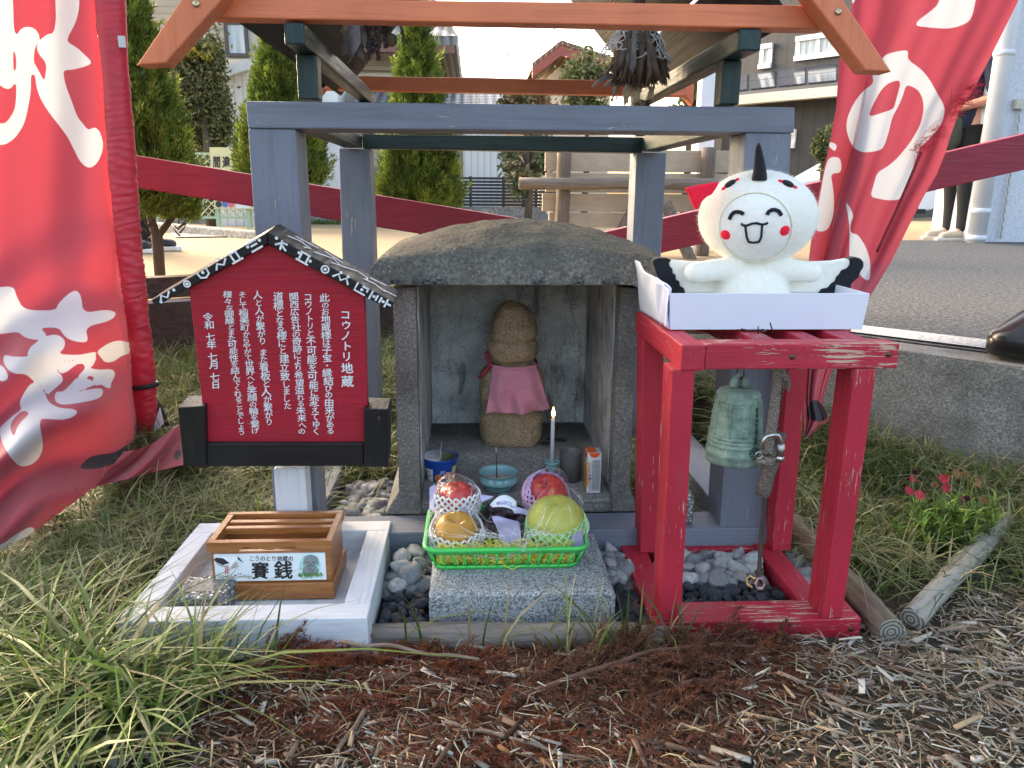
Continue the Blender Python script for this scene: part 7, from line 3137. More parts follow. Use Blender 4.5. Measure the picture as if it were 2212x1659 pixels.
def cypress(label, px, base_py, top_py, width, Y, seed, n=900, tpx=None):
 r_ = np.random.default_rng(seed)
 zb = float(zplaza(Y)) - .0
 xb = at(px, 480, Y).x
 xt = at(tpx or px, 600, Y).x
 ztop = at(px, top_py, Y).z
 zc = at(px, base_py, Y).z
 R = (at(px + width / 2, 400, Y).x - at(px - width / 2, 400, Y).x) / 2
 t = thing('cypress_tree', label, 'tree', (xb, Y, zb), 'young cypress trees')
 bark = weathered('cypress bark', (.085, .065, .05), 'z', .4, .9)
 mb = MB()
 H = ztop - zc
 mb.tube([(xt, Y, zb - .02), (xt * .92 + xb * .08 + .003, Y, zb + (zc - zb) * .8), (xb - .003, Y, zc + .1 * H), (xb, Y, zc + .75 * H)], [.02, .016, .013, .004], 10)
 for _ in range(22):
  z0 = zb + r_.uniform(.75, 1) * (zc - zb) + r_.uniform(0, .3) * H
  a = r_.uniform(0, 6.28)
  L = R * r_.uniform(.2, .7)
  mb.tube([(xb, Y, z0), (xb + math.cos(a) * L * .5, Y + math.sin(a) * L * .5, z0 + L * .3), (xb + math.cos(a) * L, Y + math.sin(a) * L, z0 + L * .9)], [.004, .003, .001], 5)
 mb.build('trunk', bark, t)
 # plumes of scale leaves
 # several leaders give the uneven outline
 k = 7
 lx = r_.normal(0, .14, k) * R
 ly = r_.normal(0, .14, k) * R
 lh = np.concatenate([[1.0], r_.uniform(.62, .96, k - 1)])
 lx[0] = ly[0] = 0
 u = r_.random(n) ** .8
 kk = r_.integers(0, k, n)
 prof = np.interp(u, [0, .06, .2, .45, .75, .92, 1], [.45, .82, 1, .92, .58, .24, .03])
 a = r_.uniform(0, 2 * math.pi, n)
 rr = R * prof * np.sqrt(r_.uniform(.25, 1, n))
 lean = np.clip(1 - u * .6, .3, 1)
 P = np.stack([xb + lx[kk] * (1 - .5 * u) + np.cos(a) * rr * lean, Y + ly[kk] * (1 - .5 * u) + np.sin(a) * rr * lean, zc + H * u * lh[kk]], 1)
 D = np.stack([np.cos(a) * .42, np.sin(a) * .42, np.full(n, 1.0)], 1) + r_.normal(0, .18, (n, 3))
 D /= np.linalg.norm(D, axis=1)[:, None]
 m = 52
 L = r_.uniform(.07, .13, n) * (H / 1.1) ** .5
 q = r_.random((n, m))
 sp = r_.normal(0, 1, (n, m, 3))
 sp -= (sp * D[:, None]).sum(-1, keepdims=True) * D[:, None]
 sp /= np.linalg.norm(sp, axis=-1, keepdims=True) + 1e-9
 wdt = (.020 * np.sin(np.pi * np.clip(q * .85 + .1, 0, 1)))[..., None]
 base = P[:, None] + D[:, None] * (L[:, None] * q)[..., None] + sp * wdt * r_.uniform(.3, 1, (n, m, 1))
 ld = D[:, None] + sp * r_.uniform(.2, .8, (n, m, 1))
 ld /= np.linalg.norm(ld, axis=-1, keepdims=True)
 sd = np.cross(ld, r_.normal(0, 1, (n, m, 3)))
 sd /= np.linalg.norm(sd, axis=-1, keepdims=True)
 sd *= .0027
 ll = r_.uniform(.010, .022, (n, m, 1))
 V = np.stack([base - sd, base + sd, base + ld * ll + sd * .3, base + ld * ll - sd * .3], 2).reshape(-1, 3)
 c0 = np.array([(.10, .16, .025), (.17, .24, .035), (.26, .33, .05), (.06, .095, .02)])
 ck = c0[r_.choice(4, n, p=[.4, .3, .15, .15])] * r_.uniform(.75, 1.25, (n, 1))
 C = np.repeat(ck[:, None] * (0.8 + .5 * q)[..., None], 4, axis=1).reshape(-1, 3) if False else np.repeat((ck[:, None] * r_.uniform(.75, 1.3, (n, m, 1))).reshape(-1, 3), 4, axis=0)
 raw_mesh('crown', V, np.arange(len(V)).reshape(-1, 4), LEAF, C, t, origin=ORG[t.name])


cypress('tall dark cypress with a bare trunk beside the left banner', 322, 478, -60, 200, 2.98, 1, 2300, 345)
cypress('short pointed light green cypress in front of the round bush', 386, 482, 208, 94, 3.12, 2, 1000, 346)
cypress('broad green cypress behind the left post of the grey frame', 622, 425, 66, 186, 3.3, 3, 2300)
cypress('slender two tipped cypress between the back posts of the frame', 912, 492, 50, 170, 3.35, 4, 2200)


def broadleaf(label, px, py, rx, ry, Y, seed, cols, n=3800, leaf=.05, trunk=True, cat='tree', name='leafy_tree', clumps=26, grp=None):
 r_ = np.random.default_rng(seed)
 c = at(px, py, Y)
 RX, RZ = rx / FPX * Y, ry / FPX * Y
 zb = float(zplaza(Y))
 t = thing(name, label, cat, (c.x, Y, zb), grp)
 bark = weathered('tree bark', (.10, .08, .06), 'z', .4, .9)
 mb = MB().tube([(c.x, Y, zb - .05), (c.x + .03, Y, (zb + c.z) / 2), (c.x, Y, c.z + RZ * .3)], [.06, .045, .02], 8)
 cl = r_.normal(0, 1, (clumps, 3))
 cl /= np.linalg.norm(cl, axis=1)[:, None]
 cl *= r_.uniform(.3, .95, (clumps, 1)) ** .7
 for q in cl[:14]:
  mb.tube([(c.x, Y, c.z - RZ * .4), (c.x + q[0] * RX * .5, Y + q[1] * RX * .4, c.z + q[2] * RZ * .4), (c.x + q[0] * RX, Y + q[1] * RX * .8, c.z + q[2] * RZ)], [.025, .015, .005], 5)
 mb.build('trunk', bark, t)
 k = r_.integers(0, clumps, n)
 off = r_.normal(0, .17, (n, 3))
 P = (cl[k] + off) * np.array([RX, RX * .8, RZ]) + np.array([c.x, Y, c.z])
 N1 = r_.normal(0, 1, (n, 3)) + np.array([0, -.3, .6])
 N1 /= np.linalg.norm(N1, axis=1)[:, None]
 d = np.cross(N1, r_.normal(0, 1, (n, 3)))
 d /= np.linalg.norm(d, axis=1)[:, None]
 s = np.cross(N1, d)
 L = leaf * r_.uniform(.6, 1.3, (n, 1))
 V = np.stack([P - d * L * .5, P + s * L * .28, P + d * L * .5, P - s * L * .28], 1).reshape(-1, 3)
 cols = np.array(cols)
 ck = cols[r_.integers(0, len(cols), clumps)][k] * r_.uniform(.6, 1.35, (n, 1))
 raw_mesh('crown', V, np.arange(len(V)).reshape(-1, 4), LEAF, np.repeat(ck, 4, axis=0), t, origin=ORG[t.name])


OL = [(.11, .12, .04), (.16, .16, .06), (.08, .09, .035), (.2, .19, .08)]
broadleaf('large round olive green bush with yellow tips beside the white shed', 432, 215, 66, 135, 9.4, 11, OL, 22000, .05, cat='bush', name='round_bush', clumps=80)
broadleaf('small yellow leaved shrub top above the olive bush', 425, 112, 40, 22, 9.2, 12, [(.42, .34, .05), (.30, .28, .06), (.2, .2, .05)], 700, .07, cat='bush', name='yellow_shrub', clumps=12)
broadleaf('sparse russet and green tree behind the back orange beam', 1135, 225, 60, 42, 12.4, 13, [(.16, .16, .06), (.26, .17, .08), (.12, .15, .05)], 2200, .09, clumps=18)
broadleaf('green loose tree in front of the distant gabled house', 1268, 205, 62, 78, 13, 14, [(.12, .15, .05), (.17, .2, .07), (.22, .2, .09)], 3200, .09, clumps=24)
broadleaf('thin leaved tree seen under the dark green beam', 1140, 348, 55, 60, 10.2, 15, [(.11, .13, .05), (.2, .18, .09), (.15, .16, .08)], 1700, .075, clumps=16)
broadleaf('yellow green tree between the frame and the dark house', 1490, 215, 50, 60, 11.0, 16, [(.2, .22, .06), (.26, .25, .08), (.15, .17, .05)], 2600, .08, clumps=18)
broadleaf('small shrub against the wall of the dark house', 1778, 325, 24, 48, 18.6, 17, [(.07, .09, .03), (.12, .13, .05)], 1400, .12, cat='bush', name='wall_shrub', clumps=12)


# ------------------------------------------------------------------ houses
def siding(name, col, axis_scale, vert=True, depth=.006, rough=.6):
 m, nt, b = mk(name)
 setb(b, rough=rough)
 w = nt.nodes.new('ShaderNodeTexWave')
 w.wave_type = 'BANDS'
 w.bands_direction = 'X' if vert else 'Z'
 w.wave_profile = 'SAW'
 w.inputs['Scale'].default_value = axis_scale
 v = co(nt)
 nt.links.new(v, w.inputs['Vector'])
 c = ramp(nt, w.outputs['Fac'], [(.0, sc3(col, .5)), (.12, col), (.9, sc3(col, 1.1)), (1, sc3(col, .7))])
 c = mixc(nt, ramp(nt, noi(nt, v, 1.2, 4), [(.4, 0), (.7, .25)]), c, sc3(col, .6))
 nt.links.new(c, b.inputs['Base Color'])
 bmp(nt, b, w.outputs['Fac'], .5, depth)
 return m


def tiles(name, col, sx, sz):
 m, nt, b = mk(name)
 setb(b, rough=.45, spec=.4)
 v = co(nt)
 outs = []
 for dr, s in (('X', sx), ('Y', sz)):
  w = nt.nodes.new('ShaderNodeTexWave')
  w.bands_direction = dr
  w.inputs['Scale'].default_value = s
  nt.links.new(v, w.inputs['Vector'])
  outs.append(w.outputs['Fac'])
 h = mth(nt, 'ADD', outs[0], mth(nt, 'MULTIPLY', outs[1], .7))
 nt.links.new(ramp(nt, h, [(.3, sc3(col, .45)), (.9, col), (1.5, sc3(col, 1.4))]), b.inputs['Base Color'])
 bmp(nt, b, h, .9, .03)
 return m


CREAM = plain('cream stucco', (.52, .47, .36), .9, .06, 2, .2, 60, .004)
BEIGE = plain('beige stucco', (.36, .32, .25), .9, .06, 2, .2, 60, .004)
SHUT = siding('beige roller shutter', (.40, .34, .25), 3.2, False)
DKF = plain('dark window frame', (.06, .055, .05), .5, .1, 10, 0)
WHF = plain('white window frame', (.75, .75, .73), .5, .04, 10, 0)
PANE, _nt, _b = mk('window glass')
setb(_b, (.30, .36, .38), .06, spec=.9)
_c = ramp(_nt, noi(_nt, co(_nt, (1, 1, .1)), 9, 3), [(.35, (.22, .27, .29)), (.65, (.50, .54, .54))])
_nt.links.new(_c, _b.inputs['Base Color'])
ROOFG = tiles('grey roof tile', (.15, .155, .165), 2.2, 3.0)
ROOFR = tiles('brown roof tile', (.32, .17, .11), 2.0, 2.6)
CORR = siding('white corrugated sheet', (.62, .63, .62), 3.0, True, .02, .5)
DARKS = siding('dark grey siding', (.036, .037, .039), 1.3, True, .02, .55)
GUT = plain('cream gutter', (.62, .60, .50), .5, .05, 10, 0)


def rect(mb, x0, x1, y0, y1, Y, dep, proud=0.0):
 mb.quadbox([(x0, y0), (x1, y0), (x1, y1), (x0, y1)], Y - proud, dep)
 return mb


def window(par, x0, x1, y0, y1, Y, fr, pane=PANE, name='window', n=2, t=.05):
 a, b = at(x0, y0, Y), at(x1, y1, Y)
 xa, xb, z0, z1 = min(a.x, b.x), max(a.x, b.x), b.z, a.z
 mb = MB()
 mb.box(xa, xb, Y - .05, Y - .002, z0, z0 + t).box(xa, xb, Y - .05, Y - .002, z1 - t, z1)
 mb.box(xa, xa + t, Y - .049, Y - .003, z0 + t, z1 - t).box(xb - t, xb, Y - .049, Y - .003, z0 + t, z1 - t)
 for i in range(1, n):
  x = xa + (xb - xa) * i / n
  mb.box(x - t * .45, x + t * .45, Y - .048, Y - .004, z0 + t, z1 - t)
 w = mb.build(name, fr, par)
 MB().box(xa + t, xb - t, Y - .026, Y - .014, z0 + t, z1 - t).build('pane', pane, w)


def house_a():
 Y = 12.8
 t = thing('beige_house', 'beige two storey house with roller shutters behind the left cypress trees', 'house', (at(430, 300, Y).x, Y, float(zplaza(Y))))
 a, b = at(150, 0, Y), at(566, 0, Y)
 zg = float(zplaza(Y)) - .05
 MB().box(a.x, b.x, Y, Y + 6, zg, 5.6).build('wall', siding('beige house siding', (.40, .37, .30), 1.1, False), t)
 c, d = at(318, 108, Y), at(402, -140, Y)
 MB().box(c.x, d.x, Y - .09, Y - .002, c.z, d.z).build('shutter', SHUT, t)
 e, f = at(322, 108, Y), at(338, -140, Y)
 MB().box(c.x - .06, c.x, Y - .1, Y - .001, c.z - .03, d.z).build('shutter_post', DKF, t)
 window(t, 484, 540, 46, 124, Y, DKF, n=1)
 p, q = at(440, 128, Y), at(566, 146, Y)
 MB().box(p.x, q.x, Y - .07, Y - .001, q.z, p.z).build('trim_band', CREAM, t)
 r = at(562, 0, Y)
 MB().add([(a.x - .5, Y - .7, 5.6), (b.x + .5, Y - .7, 5.6), (b.x + .5, Y + 3, 7.2), (a.x - .5, Y + 3, 7.2), (a.x - .5, Y + 6.7, 5.6), (b.x + .5, Y + 6.7, 5.6)], [(0, 1, 2, 3), (3, 2, 5, 4)]).build('roof', ROOFG, t, solid=.15)


house_a()


def shed():
 Y = 10.2
 t = thing('white_shed', 'white corrugated metal shed with a slanting roof edge by the olive bush', 'shed', (at(495, 300, Y).x, Y, float(zplaza(Y))))
 zg = float(zplaza(Y)) - .05
 x0, x1 = at(456, 300, Y).x, at(545, 300, Y).x
 za, zb = at(456, 184, Y).z, at(520, 150, Y).z
 P = [Vector((x0, Y, zg)), Vector((x1, Y, zg)), Vector((x1, Y, zb)), Vector((x0, Y, za))]
 MB().hexa(P + [p + Vector((0, 2.2, 0)) for p in P]).build('wall', CORR, t)
 P = [Vector((x0 - .12, Y - .15, za - .05)), Vector((x1 + .05, Y - .15, zb - .02)), Vector((x1 + .05, Y - .15, zb + .1)), Vector((x0 - .12, Y - .15, za + .09))]
 MB().hexa(P + [p + Vector((0, 2.5, 0)) for p in P]).build('roof', plain('pale metal roof', (.55, .56, .54), .5, .05, 6, 0), t)


shed()


def house_b():
 Y = 14.0
 t = thing('cream_house', 'cream house with beige shutters and tiled eaves behind the slender cypress', 'house', (at(800, 300, Y).x, Y, float(zplaza(Y))))
 zg = float(zplaza(Y)) - .05
 a, b = at(575, 100, Y), at(905, 100, Y)
 ze = at(905, 66, Y).z
 MB().box(a.x, b.x, Y, Y + 8, zg, ze + .2).build('wall', CREAM, t)
 c, d = at(690, 152, Y), at(868, 62, Y)
 MB().box(c.x, d.x, Y - .12, Y - .002, c.z, d.z).build('shutter', SHUT, t)
 e = at(782, 150, Y)
 MB().box(e.x - .02, e.x + .02, Y - .15, Y - .12, c.z, d.z).build('shutter_rail', DKF, t)
 f, g = at(690, 158, Y), at(905, 175, Y)
 MB().box(f.x, g.x, Y - .05, Y - .001, g.z, f.z).build('trim_band', plain('pale trim', (.6, .56, .46), .8, .05, 5, 0), t)
 # eave with tiles, turned corner
 ex0, ex1 = at(560, 60, Y - .8).x, at(988, 90, Y - .8).x
 zE = at(988, 88, Y - .8).z
 MB().add([(ex0, Y - .8, zE), (ex1, Y - .8, zE), (ex1, Y + 8.8, zE), (ex0, Y + 8.8, zE), (ex0 + 2.5, Y + 4, zE + 1.7), (ex1 - 2.5, Y + 4, zE + 1.7)], [(0, 1, 5, 4), (1, 2, 5), (2, 3, 4, 5), (3, 0, 4)]).build('roof', ROOFG, t, solid=.14)
 MB().box(ex0, ex1 - .05, Y - .78, Y - .70, zE - .18, zE - .06).build('gutter', plain('brown gutter', (.16, .07, .045), .5, .1, 10, 0), t)
 p, q = at(879, 100, Y), at(903, 150, Y)
 MB().box(p.x, q.x, Y - .02, Y - .001, at(879, 165, Y).z, ze + .1).build('side_panel', plain('orange lit render', (.56, .33, .12), .85, .06, 3, .1), t)  # strip of wall with the orange light on it painted into the colour
 x = at(893, 120, Y - .1).x
 MB().tube([(x, Y - .1, zg), (x, Y - .1, ze - .2), (x + .05, Y - .5, ze - .05)], .045, 10).build('downpipe', plain('dark downpipe', (.09, .055, .04), .5, .1, 10, 0), t)


house_b()


def house_c():
 Y = 13.0
 t = thing('low_outbuilding', 'low outbuilding with grey tiled roof and white corrugated end behind the black fence', 'outbuilding', (at(920, 380, Y).x, Y, float(zplaza(Y))))
 zg = float(zplaza(Y)) - .05
 a, b, c = at(737, 228, Y), at(1000, 228, Y), at(1090, 228, Y)
 MB().box(a.x, b.x, Y, Y + .8, zg, a.z).build('wall', BEIGE, t)
 MB().box(b.x + .002, c.x, Y - .2, Y + .8, zg, a.z - .03).build('corrugated_wall', CORR, t)
 d, e = at(790, 322, Y), at(836, 362, Y)
 MB().box(a.x + .2, e.x, Y - .08, Y - .002, e.z, a.z - .4).build('shutter', SHUT, t)
 P = [Vector((a.x + .2, Y - .5, a.z - .06)), Vector((c.x + .25, Y - .5, a.z - .06)), Vector((c.x + .1, Y + 1.3, at(1000, 176, Y + 1.3).z)), Vector((a.x + .2, Y + 1.3, at(1000, 176, Y + 1.3).z))]
 MB().hexa(P + [p + Vector((0, .02, -.12)) for p in P]).build('roof', ROOFG, t)
 MB().box(at(700, 300, Y).x, a.x - .002, Y - .3, Y + .6, zg, at(700, 180, Y).z).build('white_wall', plain('white render', (.66, .66, .64), .8, .04, 4, .1), t)


house_c()


def house_d():
 Y = 24.0
 t = thing('gabled_house', 'distant cream house with red edged gable roof against the pale sky', 'house', (at(1240, 250, Y).x, Y, .05))
 ap, l, r = at(1212, 120, Y), at(1150, 168, Y), at(1330, 158, Y)
 P = [Vector((l.x + .3, Y + .8, 0)), Vector((r.x, Y + .8, 0)), Vector((r.x, Y + .8, r.z - .1)), Vector((ap.x, Y + .8, ap.z - .2)), Vector((l.x + .3, Y + .8, l.z - .1))]
 mb = MB()
 poly_ext(mb, P, 6)
 mb.build('wall', CREAM, t)
 red = plain('dull red fascia', (.28, .08, .06), .7, .1, 4, 0)
 h = Vector((0, 0, .28))
 mb = MB()
 for p, q in ((l, ap), (ap, r)):
  mb.hexa([p, q, q + h, p + h] + [v + Vector((0, .12, 0)) for v in (p, q, q + h, p + h)])
 mb.build('fascia', red, t)
 mb = MB()
 k = Vector((0, 0, .3))
 k2 = Vector((0, 0, .42))
 for p, q in ((l, ap), (ap, r)):
  mb.hexa([p + k, q + k, q + k2, p + k2] + [v + Vector((0, 7, 0)) for v in (p + k, q + k, q + k2, p + k2)])
 mb.build('roof', ROOFR, t)
 a, b = at(1258, 160, Y + .8), at(1300, 185, Y + .8)
 window(t, 1262, 1300, 160, 186, Y + .8, DKF)
 Y2 = 27
 p, q = at(984, 158, Y2), at(1140, 172, Y2)
 o = thing('far_house', 'long low far roof line just above the back orange beam', 'house', (p.x, Y2, 0))
 MB().box(p.x, q.x, Y2, Y2 + 5, 0, q.z).build('wall', BEIGE, o)
 MB().hexa([Vector((p.x - .3, Y2 - .5, q.z)), Vector((q.x + .3, Y2 - .5, q.z - .05)), Vector((q.x + .3, Y2 + 2, p.z + .05)), Vector((p.x - .3, Y2 + 2, p.z + .1)),
               Vector((p.x - .3, Y2 - .5, q.z - .1)), Vector((q.x + .3, Y2 - .5, q.z - .15)), Vector((q.x + .3, Y2 + 2, p.z - .05)), Vector((p.x - .3, Y2 + 2, p.z))]).build('roof', plain('dull slate roof', (.16, .18, .18), .6, .1, 4, 0), o)


house_d()


def dark_house():
 # facade turned a little: the right end is nearer
 Y0, Y1 = 29.0, 24.0
 a, b = at(1560, 300, Y0), at(1960, 300, Y1)
 X = Vector((b.x - a.x, b.y - a.y, 0))
 X.normalize()
 Nn = Vector((-X.y, X.x, 0))
 if Nn.y < 0:
  Nn = -Nn
 O = Vector((a.x, a.y, 0))
 t = thing('dark_grey_house', 'dark grey sided house with solar panels on its lean-to roof and white windows', 'house', (a.x, a.y, float(zplaza(Y0))))

 def onp(px, py, off=0.0):
  P0 = O - Nn * off
  d = ray(px, py)
  return CAMP + d * ((P0 - CAMP).dot(Nn) / d.dot(Nn))
 zg = -.3

 def slab(pts, off, dep, m, name, par=t):
  P = [onp(x, y, off) for x, y in pts]
  mb = MB()
  n = len(P)
  Q = [p + Nn * dep for p in P]
  mb.add(P + Q, [list(range(n)), list(range(2 * n - 1, n - 1, -1))] + [(i, i + n, (i + 1) % n + n, (i + 1) % n) for i in range(n)])
  return mb.build(name, m, par)
 up = Vector((0, 0, 1))
 # lower storey stands forward of the upper
 FW = 3.4
 A, B_ = onp(1560, 300, FW), onp(1960, 300, FW)
 zt = ze_ = onp(1700, 196, FW + .7).z - .05
 P = [Vector((A.x, A.y, zg)), Vector((B_.x, B_.y, zg)), Vector((B_.x, B_.y, zt)), Vector((A.x, A.y, zt))]
 MB().hexa(P + [p + Nn * FW for p in P]).build('lower_wall', DARKS, t)
 A, B_ = onp(1540, 100, 0), onp(1990, 100, 0)
 P = [Vector((A.x, A.y, zg)), Vector((B_.x, B_.y, zg)), Vector((B_.x, B_.y, 16)), Vector((A.x, A.y, 16))]
 MB().hexa(P + [p + Nn * 6 for p in P]).build('upper_wall', DARKS, t)
 # lean-to roof: slopes up to the wall
 e0, e1 = onp(1560, 213, FW + .7), onp(1960, 160, FW + .7)
 ze = onp(1700, 196, FW + .7).z
 e0.z = e1.z = ze
 w0, w1 = onp(1560, 160, .01), onp(1960, 120, .01)
 zw = onp(1700, 150, .01).z
 w0.z = w1.z = zw
 dk = plain('dark slate roof', (.05, .052, .055), .5, .15, 5, .1)
 MB().hexa([e0, e1, w1, w0] + [p - up * .12 for p in (e0, e1, w1, w0)]).build('lean_to_roof', dk, t)
 sp, nt, b = mk('solar panel')
 setb(b, (.03, .04, .06), .12, spec=.9)
 br = nt.nodes.new('ShaderNodeTexBrick')
 br.offset = 0
 br.inputs['Scale'].default_value = 1
 br.inputs['Brick Width'].default_value = .17
 br.inputs['Row Height'].default_value = .17
 br.inputs['Mortar Size'].default_value = .005
 br.inputs['Color1'].default_value = (.035, .045, .075, 1)
 br.inputs['Color2'].default_value = (.04, .055, .085, 1)
 br.inputs['Mortar'].default_value = (.2, .22, .25, 1)
 nt.links.new(co(nt), br.inputs['Vector'])
 nt.links.new(br.outputs['Color'], b.inputs['Base Color'])
 rn = (e1 - e0).cross(w0 - e0).normalized()
 rn = rn if rn.z > 0 else -rn
 for i in range(6):
  u0, u1 = i / 6 + .01, (i + 1) / 6 - .008
  for v0, v1 in ((.16, .52), (.54, .92)):
   q = [e0.lerp(e1, u0).lerp(w0.lerp(w1, u0), v0), e0.lerp(e1, u1).lerp(w0.lerp(w1, u1), v0), e0.lerp(e1, u1).lerp(w0.lerp(w1, u1), v1), e0.lerp(e1, u0).lerp(w0.lerp(w1, u0), v1)]
   MB().hexa([p + rn * .02 for p in q] + [p + rn * .05 for p in q]).build('solar_panel', sp, t)
 g0, g1 = e0 - Nn * .05 - up * .15, e1 - Nn * .05 - up * .15
 MB().bar(g0, g1, .3, .26).build('gutter', GUT, t)
 # windows
 def win(x0, x1, y0, y1, off, n=1):
  a_, c_ = onp(x0, y0, off), onp(x1, y1, off)
  Lw = (Vector((c_.x, c_.y, 0)) - Vector((a_.x, a_.y, 0))).length
  z1, z0 = a_.z, c_.z
  o = Vector((a_.x, a_.y, 0))
  th = .16

  def bx(u0, u1, za, zb, d0, d1, mb):
   P = [o + X * u0 + up * za, o + X * u1 + up * za, o + X * u1 + up * zb, o + X * u0 + up * zb]
   mb.hexa([p - Nn * d1 for p in P] + [p - Nn * d0 for p in P])
  mb = MB()
  bx(0, Lw, z0, z0 + th, .002, .12, mb), bx(0, Lw, z1 - th, z1, .002, .12, mb), bx(0, th, z0 + th, z1 - th, .003, .058, mb), bx(Lw - th, Lw, z0 + th, z1 - th, .003, .058, mb)
  for i in range(1, n):
   bx(Lw * i / n - .07, Lw * i / n + .07, z0 + th, z1 - th, .004, .056, mb)
  w = mb.build('window', WHF, t)
  mb = MB()
  bx(th, Lw - th, z0 + th, z1 - th, .015, .03, mb)
  mb.build('pane', PANE, w)
 win(1644, 1667, 97, 147, 0)
 win(1722, 1816, 80, 121, 0, 2)
 win(1690, 1718, 281, 320, FW)
 p = onp(1790, 205, FW)
 MB().tube([p - Nn * .1, p - Nn * .08 + X * .4 - up * .1, Vector((p.x + X.x * .5, p.y + X.y * .5, zg)) - Nn * .08], .04, 8).build('downpipe', DKF, t)


dark_house()


NK = Vector((-KD.y, KD.x, 0)) if -KD.y > 0 else Vector((KD.y, -KD.x, 0))


def street_bits():
 # fence with a pale sign
 Y = 8.7
 gm = plain('pale green fence metal', (.36, .47, .30), .5, .08, 8, 0)
 t = thing('mesh_fence', 'pale yellow green mesh fence beyond the left cypress trees', 'fence', (at(450, 480, Y).x, Y, float(zplaza(Y))))
 x0, x1 = at(330, 400, Y).x, at(600, 400, Y).x
 z0, z1 = at(450, 470, Y).z, at(450, 332, Y).z
 n = 5
 for i in range(n):
  x = x0 + (x1 - x0) * i / (n - 1)
  MB().box(x - .02, x + .02, Y - .02, Y + .02, z0 - .12, z1 + .04).build('post', gm, t)
 mb = MB()
 for z in (z0, (z0 + z1) / 2, z1):
  mb.box(x0, x1, Y - .012, Y + .012, z - .012, z + .012)
 mb.build('rail', gm, t)
 mb = MB()
 s = .075
 h = z1 - z0
 k = int((x1 - x0 + h) / s)
 for i in range(k):
  for sg in (1, -1):
   xa = x0 - h + i * s if sg > 0 else x0 + i * s
   a, b = Vector((xa, Y + sg * .004, z0)), Vector((xa + sg * h, Y + sg * .004, z1))
   ta, tb = 0, 1
   lo, hi = (x0 - a.x) / (b.x - a.x), (x1 - a.x) / (b.x - a.x)
   lo, hi = min(lo, hi), max(lo, hi)
   ta, tb = max(0, lo), min(1, hi)
   if tb > ta:
    mb.tube([a.lerp(b, ta), a.lerp(b, tb)], .005, 4, cap=False)
 mb.build('mesh', gm, t)
 # sign board on the fence
 ys = plain('pale yellow sign', (.60, .56, .30), .5, .05, 6, 0)
 Yk = Y - .06
 a, b = at(452, 318, Yk), at(600, 452, Yk)
 sg = thing('warning_sign', 'pale yellow notice board with black characters on the mesh fence', 'sign', ((a.x + b.x) / 2, Yk, b.z))
 pn = MB().box(a.x, b.x, Yk, Yk + .03, b.z, a.z).build('panel', ys, sg)
 mb = MB()
 ex = lambda x, y: at(x, -y, Yk - .004)
 text_line(mb, '間違えて入らないで', 468, -350, 21, ex, 0, .03, .98, (.8, 1.25))
 mb.build('lettering', plain('sign black', (.02, .02, .02), .5, 0, 5, 0), pn, recalc=False)
 mb = MB()
 icol = [plain('icon black', (.03, .03, .03), .5, 0, 5, 0), plain('icon blue', (.08, .16, .42), .5, 0, 5, 0), plain('icon pink', (.6, .12, .2), .5, 0, 5, 0), plain('icon white', (.7, .7, .7), .5, 0, 5, 0)]
 kx = Yk / FPX
 for i, cx in enumerate((472, 486, 499)):
  c = at(cx, 441, Yk - .004)
  mb.disc((0, 0), 6.5 * kx, c, Vector((1, 0, 0)), Vector((0, 0, 1)), 20, i)
 q = [at(x, y, Yk - .004) for x, y in ((510, 432), (540, 432), (540, 450), (510, 450))]
 mb.add(q, [(0, 1, 2, 3)], 3)
 mb.build('icons', icol, pn, recalc=False)
 # kerb and gravel under the fence
 kc = concrete('street concrete', (.27, .265, .25), .2, .3, .4, .4, 100)
 zp = float(zplaza(8))
 a, b = gp(425, 492, .32), gp(640, 530, .33)
 o = MB().bar(Vector((a.x - 1.5, a.y + .7, .34)), Vector((b.x, b.y, .34)), .16, .14).build('kerbstone', kc, None, (a.x, a.y, .3), bevel=.01)
 tag(o, 'grey kerbstone in front of the yellow green fence', 'kerb')
 gv = plain('grey gravel', (.30, .30, .29), .9, .5, 30, 1, 50, .03)
 p = [gp(360, 492, .345), gp(420, 490, .345), gp(545, 512, .345), gp(380, 516, .345)]
 tag(MB().add([Vector((q.x, q.y, .362 if q.y < 6 else float(zplaza(q.y)) + .006)) for q in p], [(0, 1, 2, 3)]).build('gravel_strip', gv, None, (0, 0, 0)), kind='structure')
 # black slat fence on a concrete wall
 Y = 11.6
 t = thing('slat_fence', 'black horizontal slat fence behind the slender cypress', 'fence', (at(1000, 460, Y).x, Y, float(zplaza(Y))))
 bk = plain('black slat', (.018, .019, .022), .5, .15, 8, 0)
 x0, x1 = at(800, 400, Y).x, at(1230, 400, Y).x
 zt, zb = at(1000, 385, Y).z, at(1000, 442, Y).z
 n = 9
 for i in range(n):
  z = zb + (zt - zb) * i / (n - 1)
  MB().box(x0, x1, Y, Y + .025, z - .017, z + .017).build('slat', bk, t)
 for i in range(7):
  x = x0 + (x1 - x0) * i / 6
  MB().box(x - .02, x + .02, Y + .026, Y + .07, zb - .05, zt + .03).build('post', bk, t)
 w = MB().box(x0 - 3, x1, Y - .05, Y + .12, float(zplaza(Y)) - .1, zb - .03).build('concrete_wall', kc, None, ((x0 + x1) / 2, Y, 0))
 tag(w, 'low grey concrete wall under the black slat fence', 'wall')
 gs = MB()
 P = []
 n = 1500
 gx = rng.uniform(x0 - 2, x1, n)
 gy = Y - .12 + rng.uniform(-.12, .05, n)
 pts = np.stack([gx, gy, zplaza(gy) - .005], 1)
 blades('verge_grass', pts, rng.uniform(.05, .12, n), rng.uniform(.008, .014, n), np.abs(rng.normal(.5, .3, n)), pal(n, [1, 0, 0, 0, 3, 5]))
 Y = 4.7
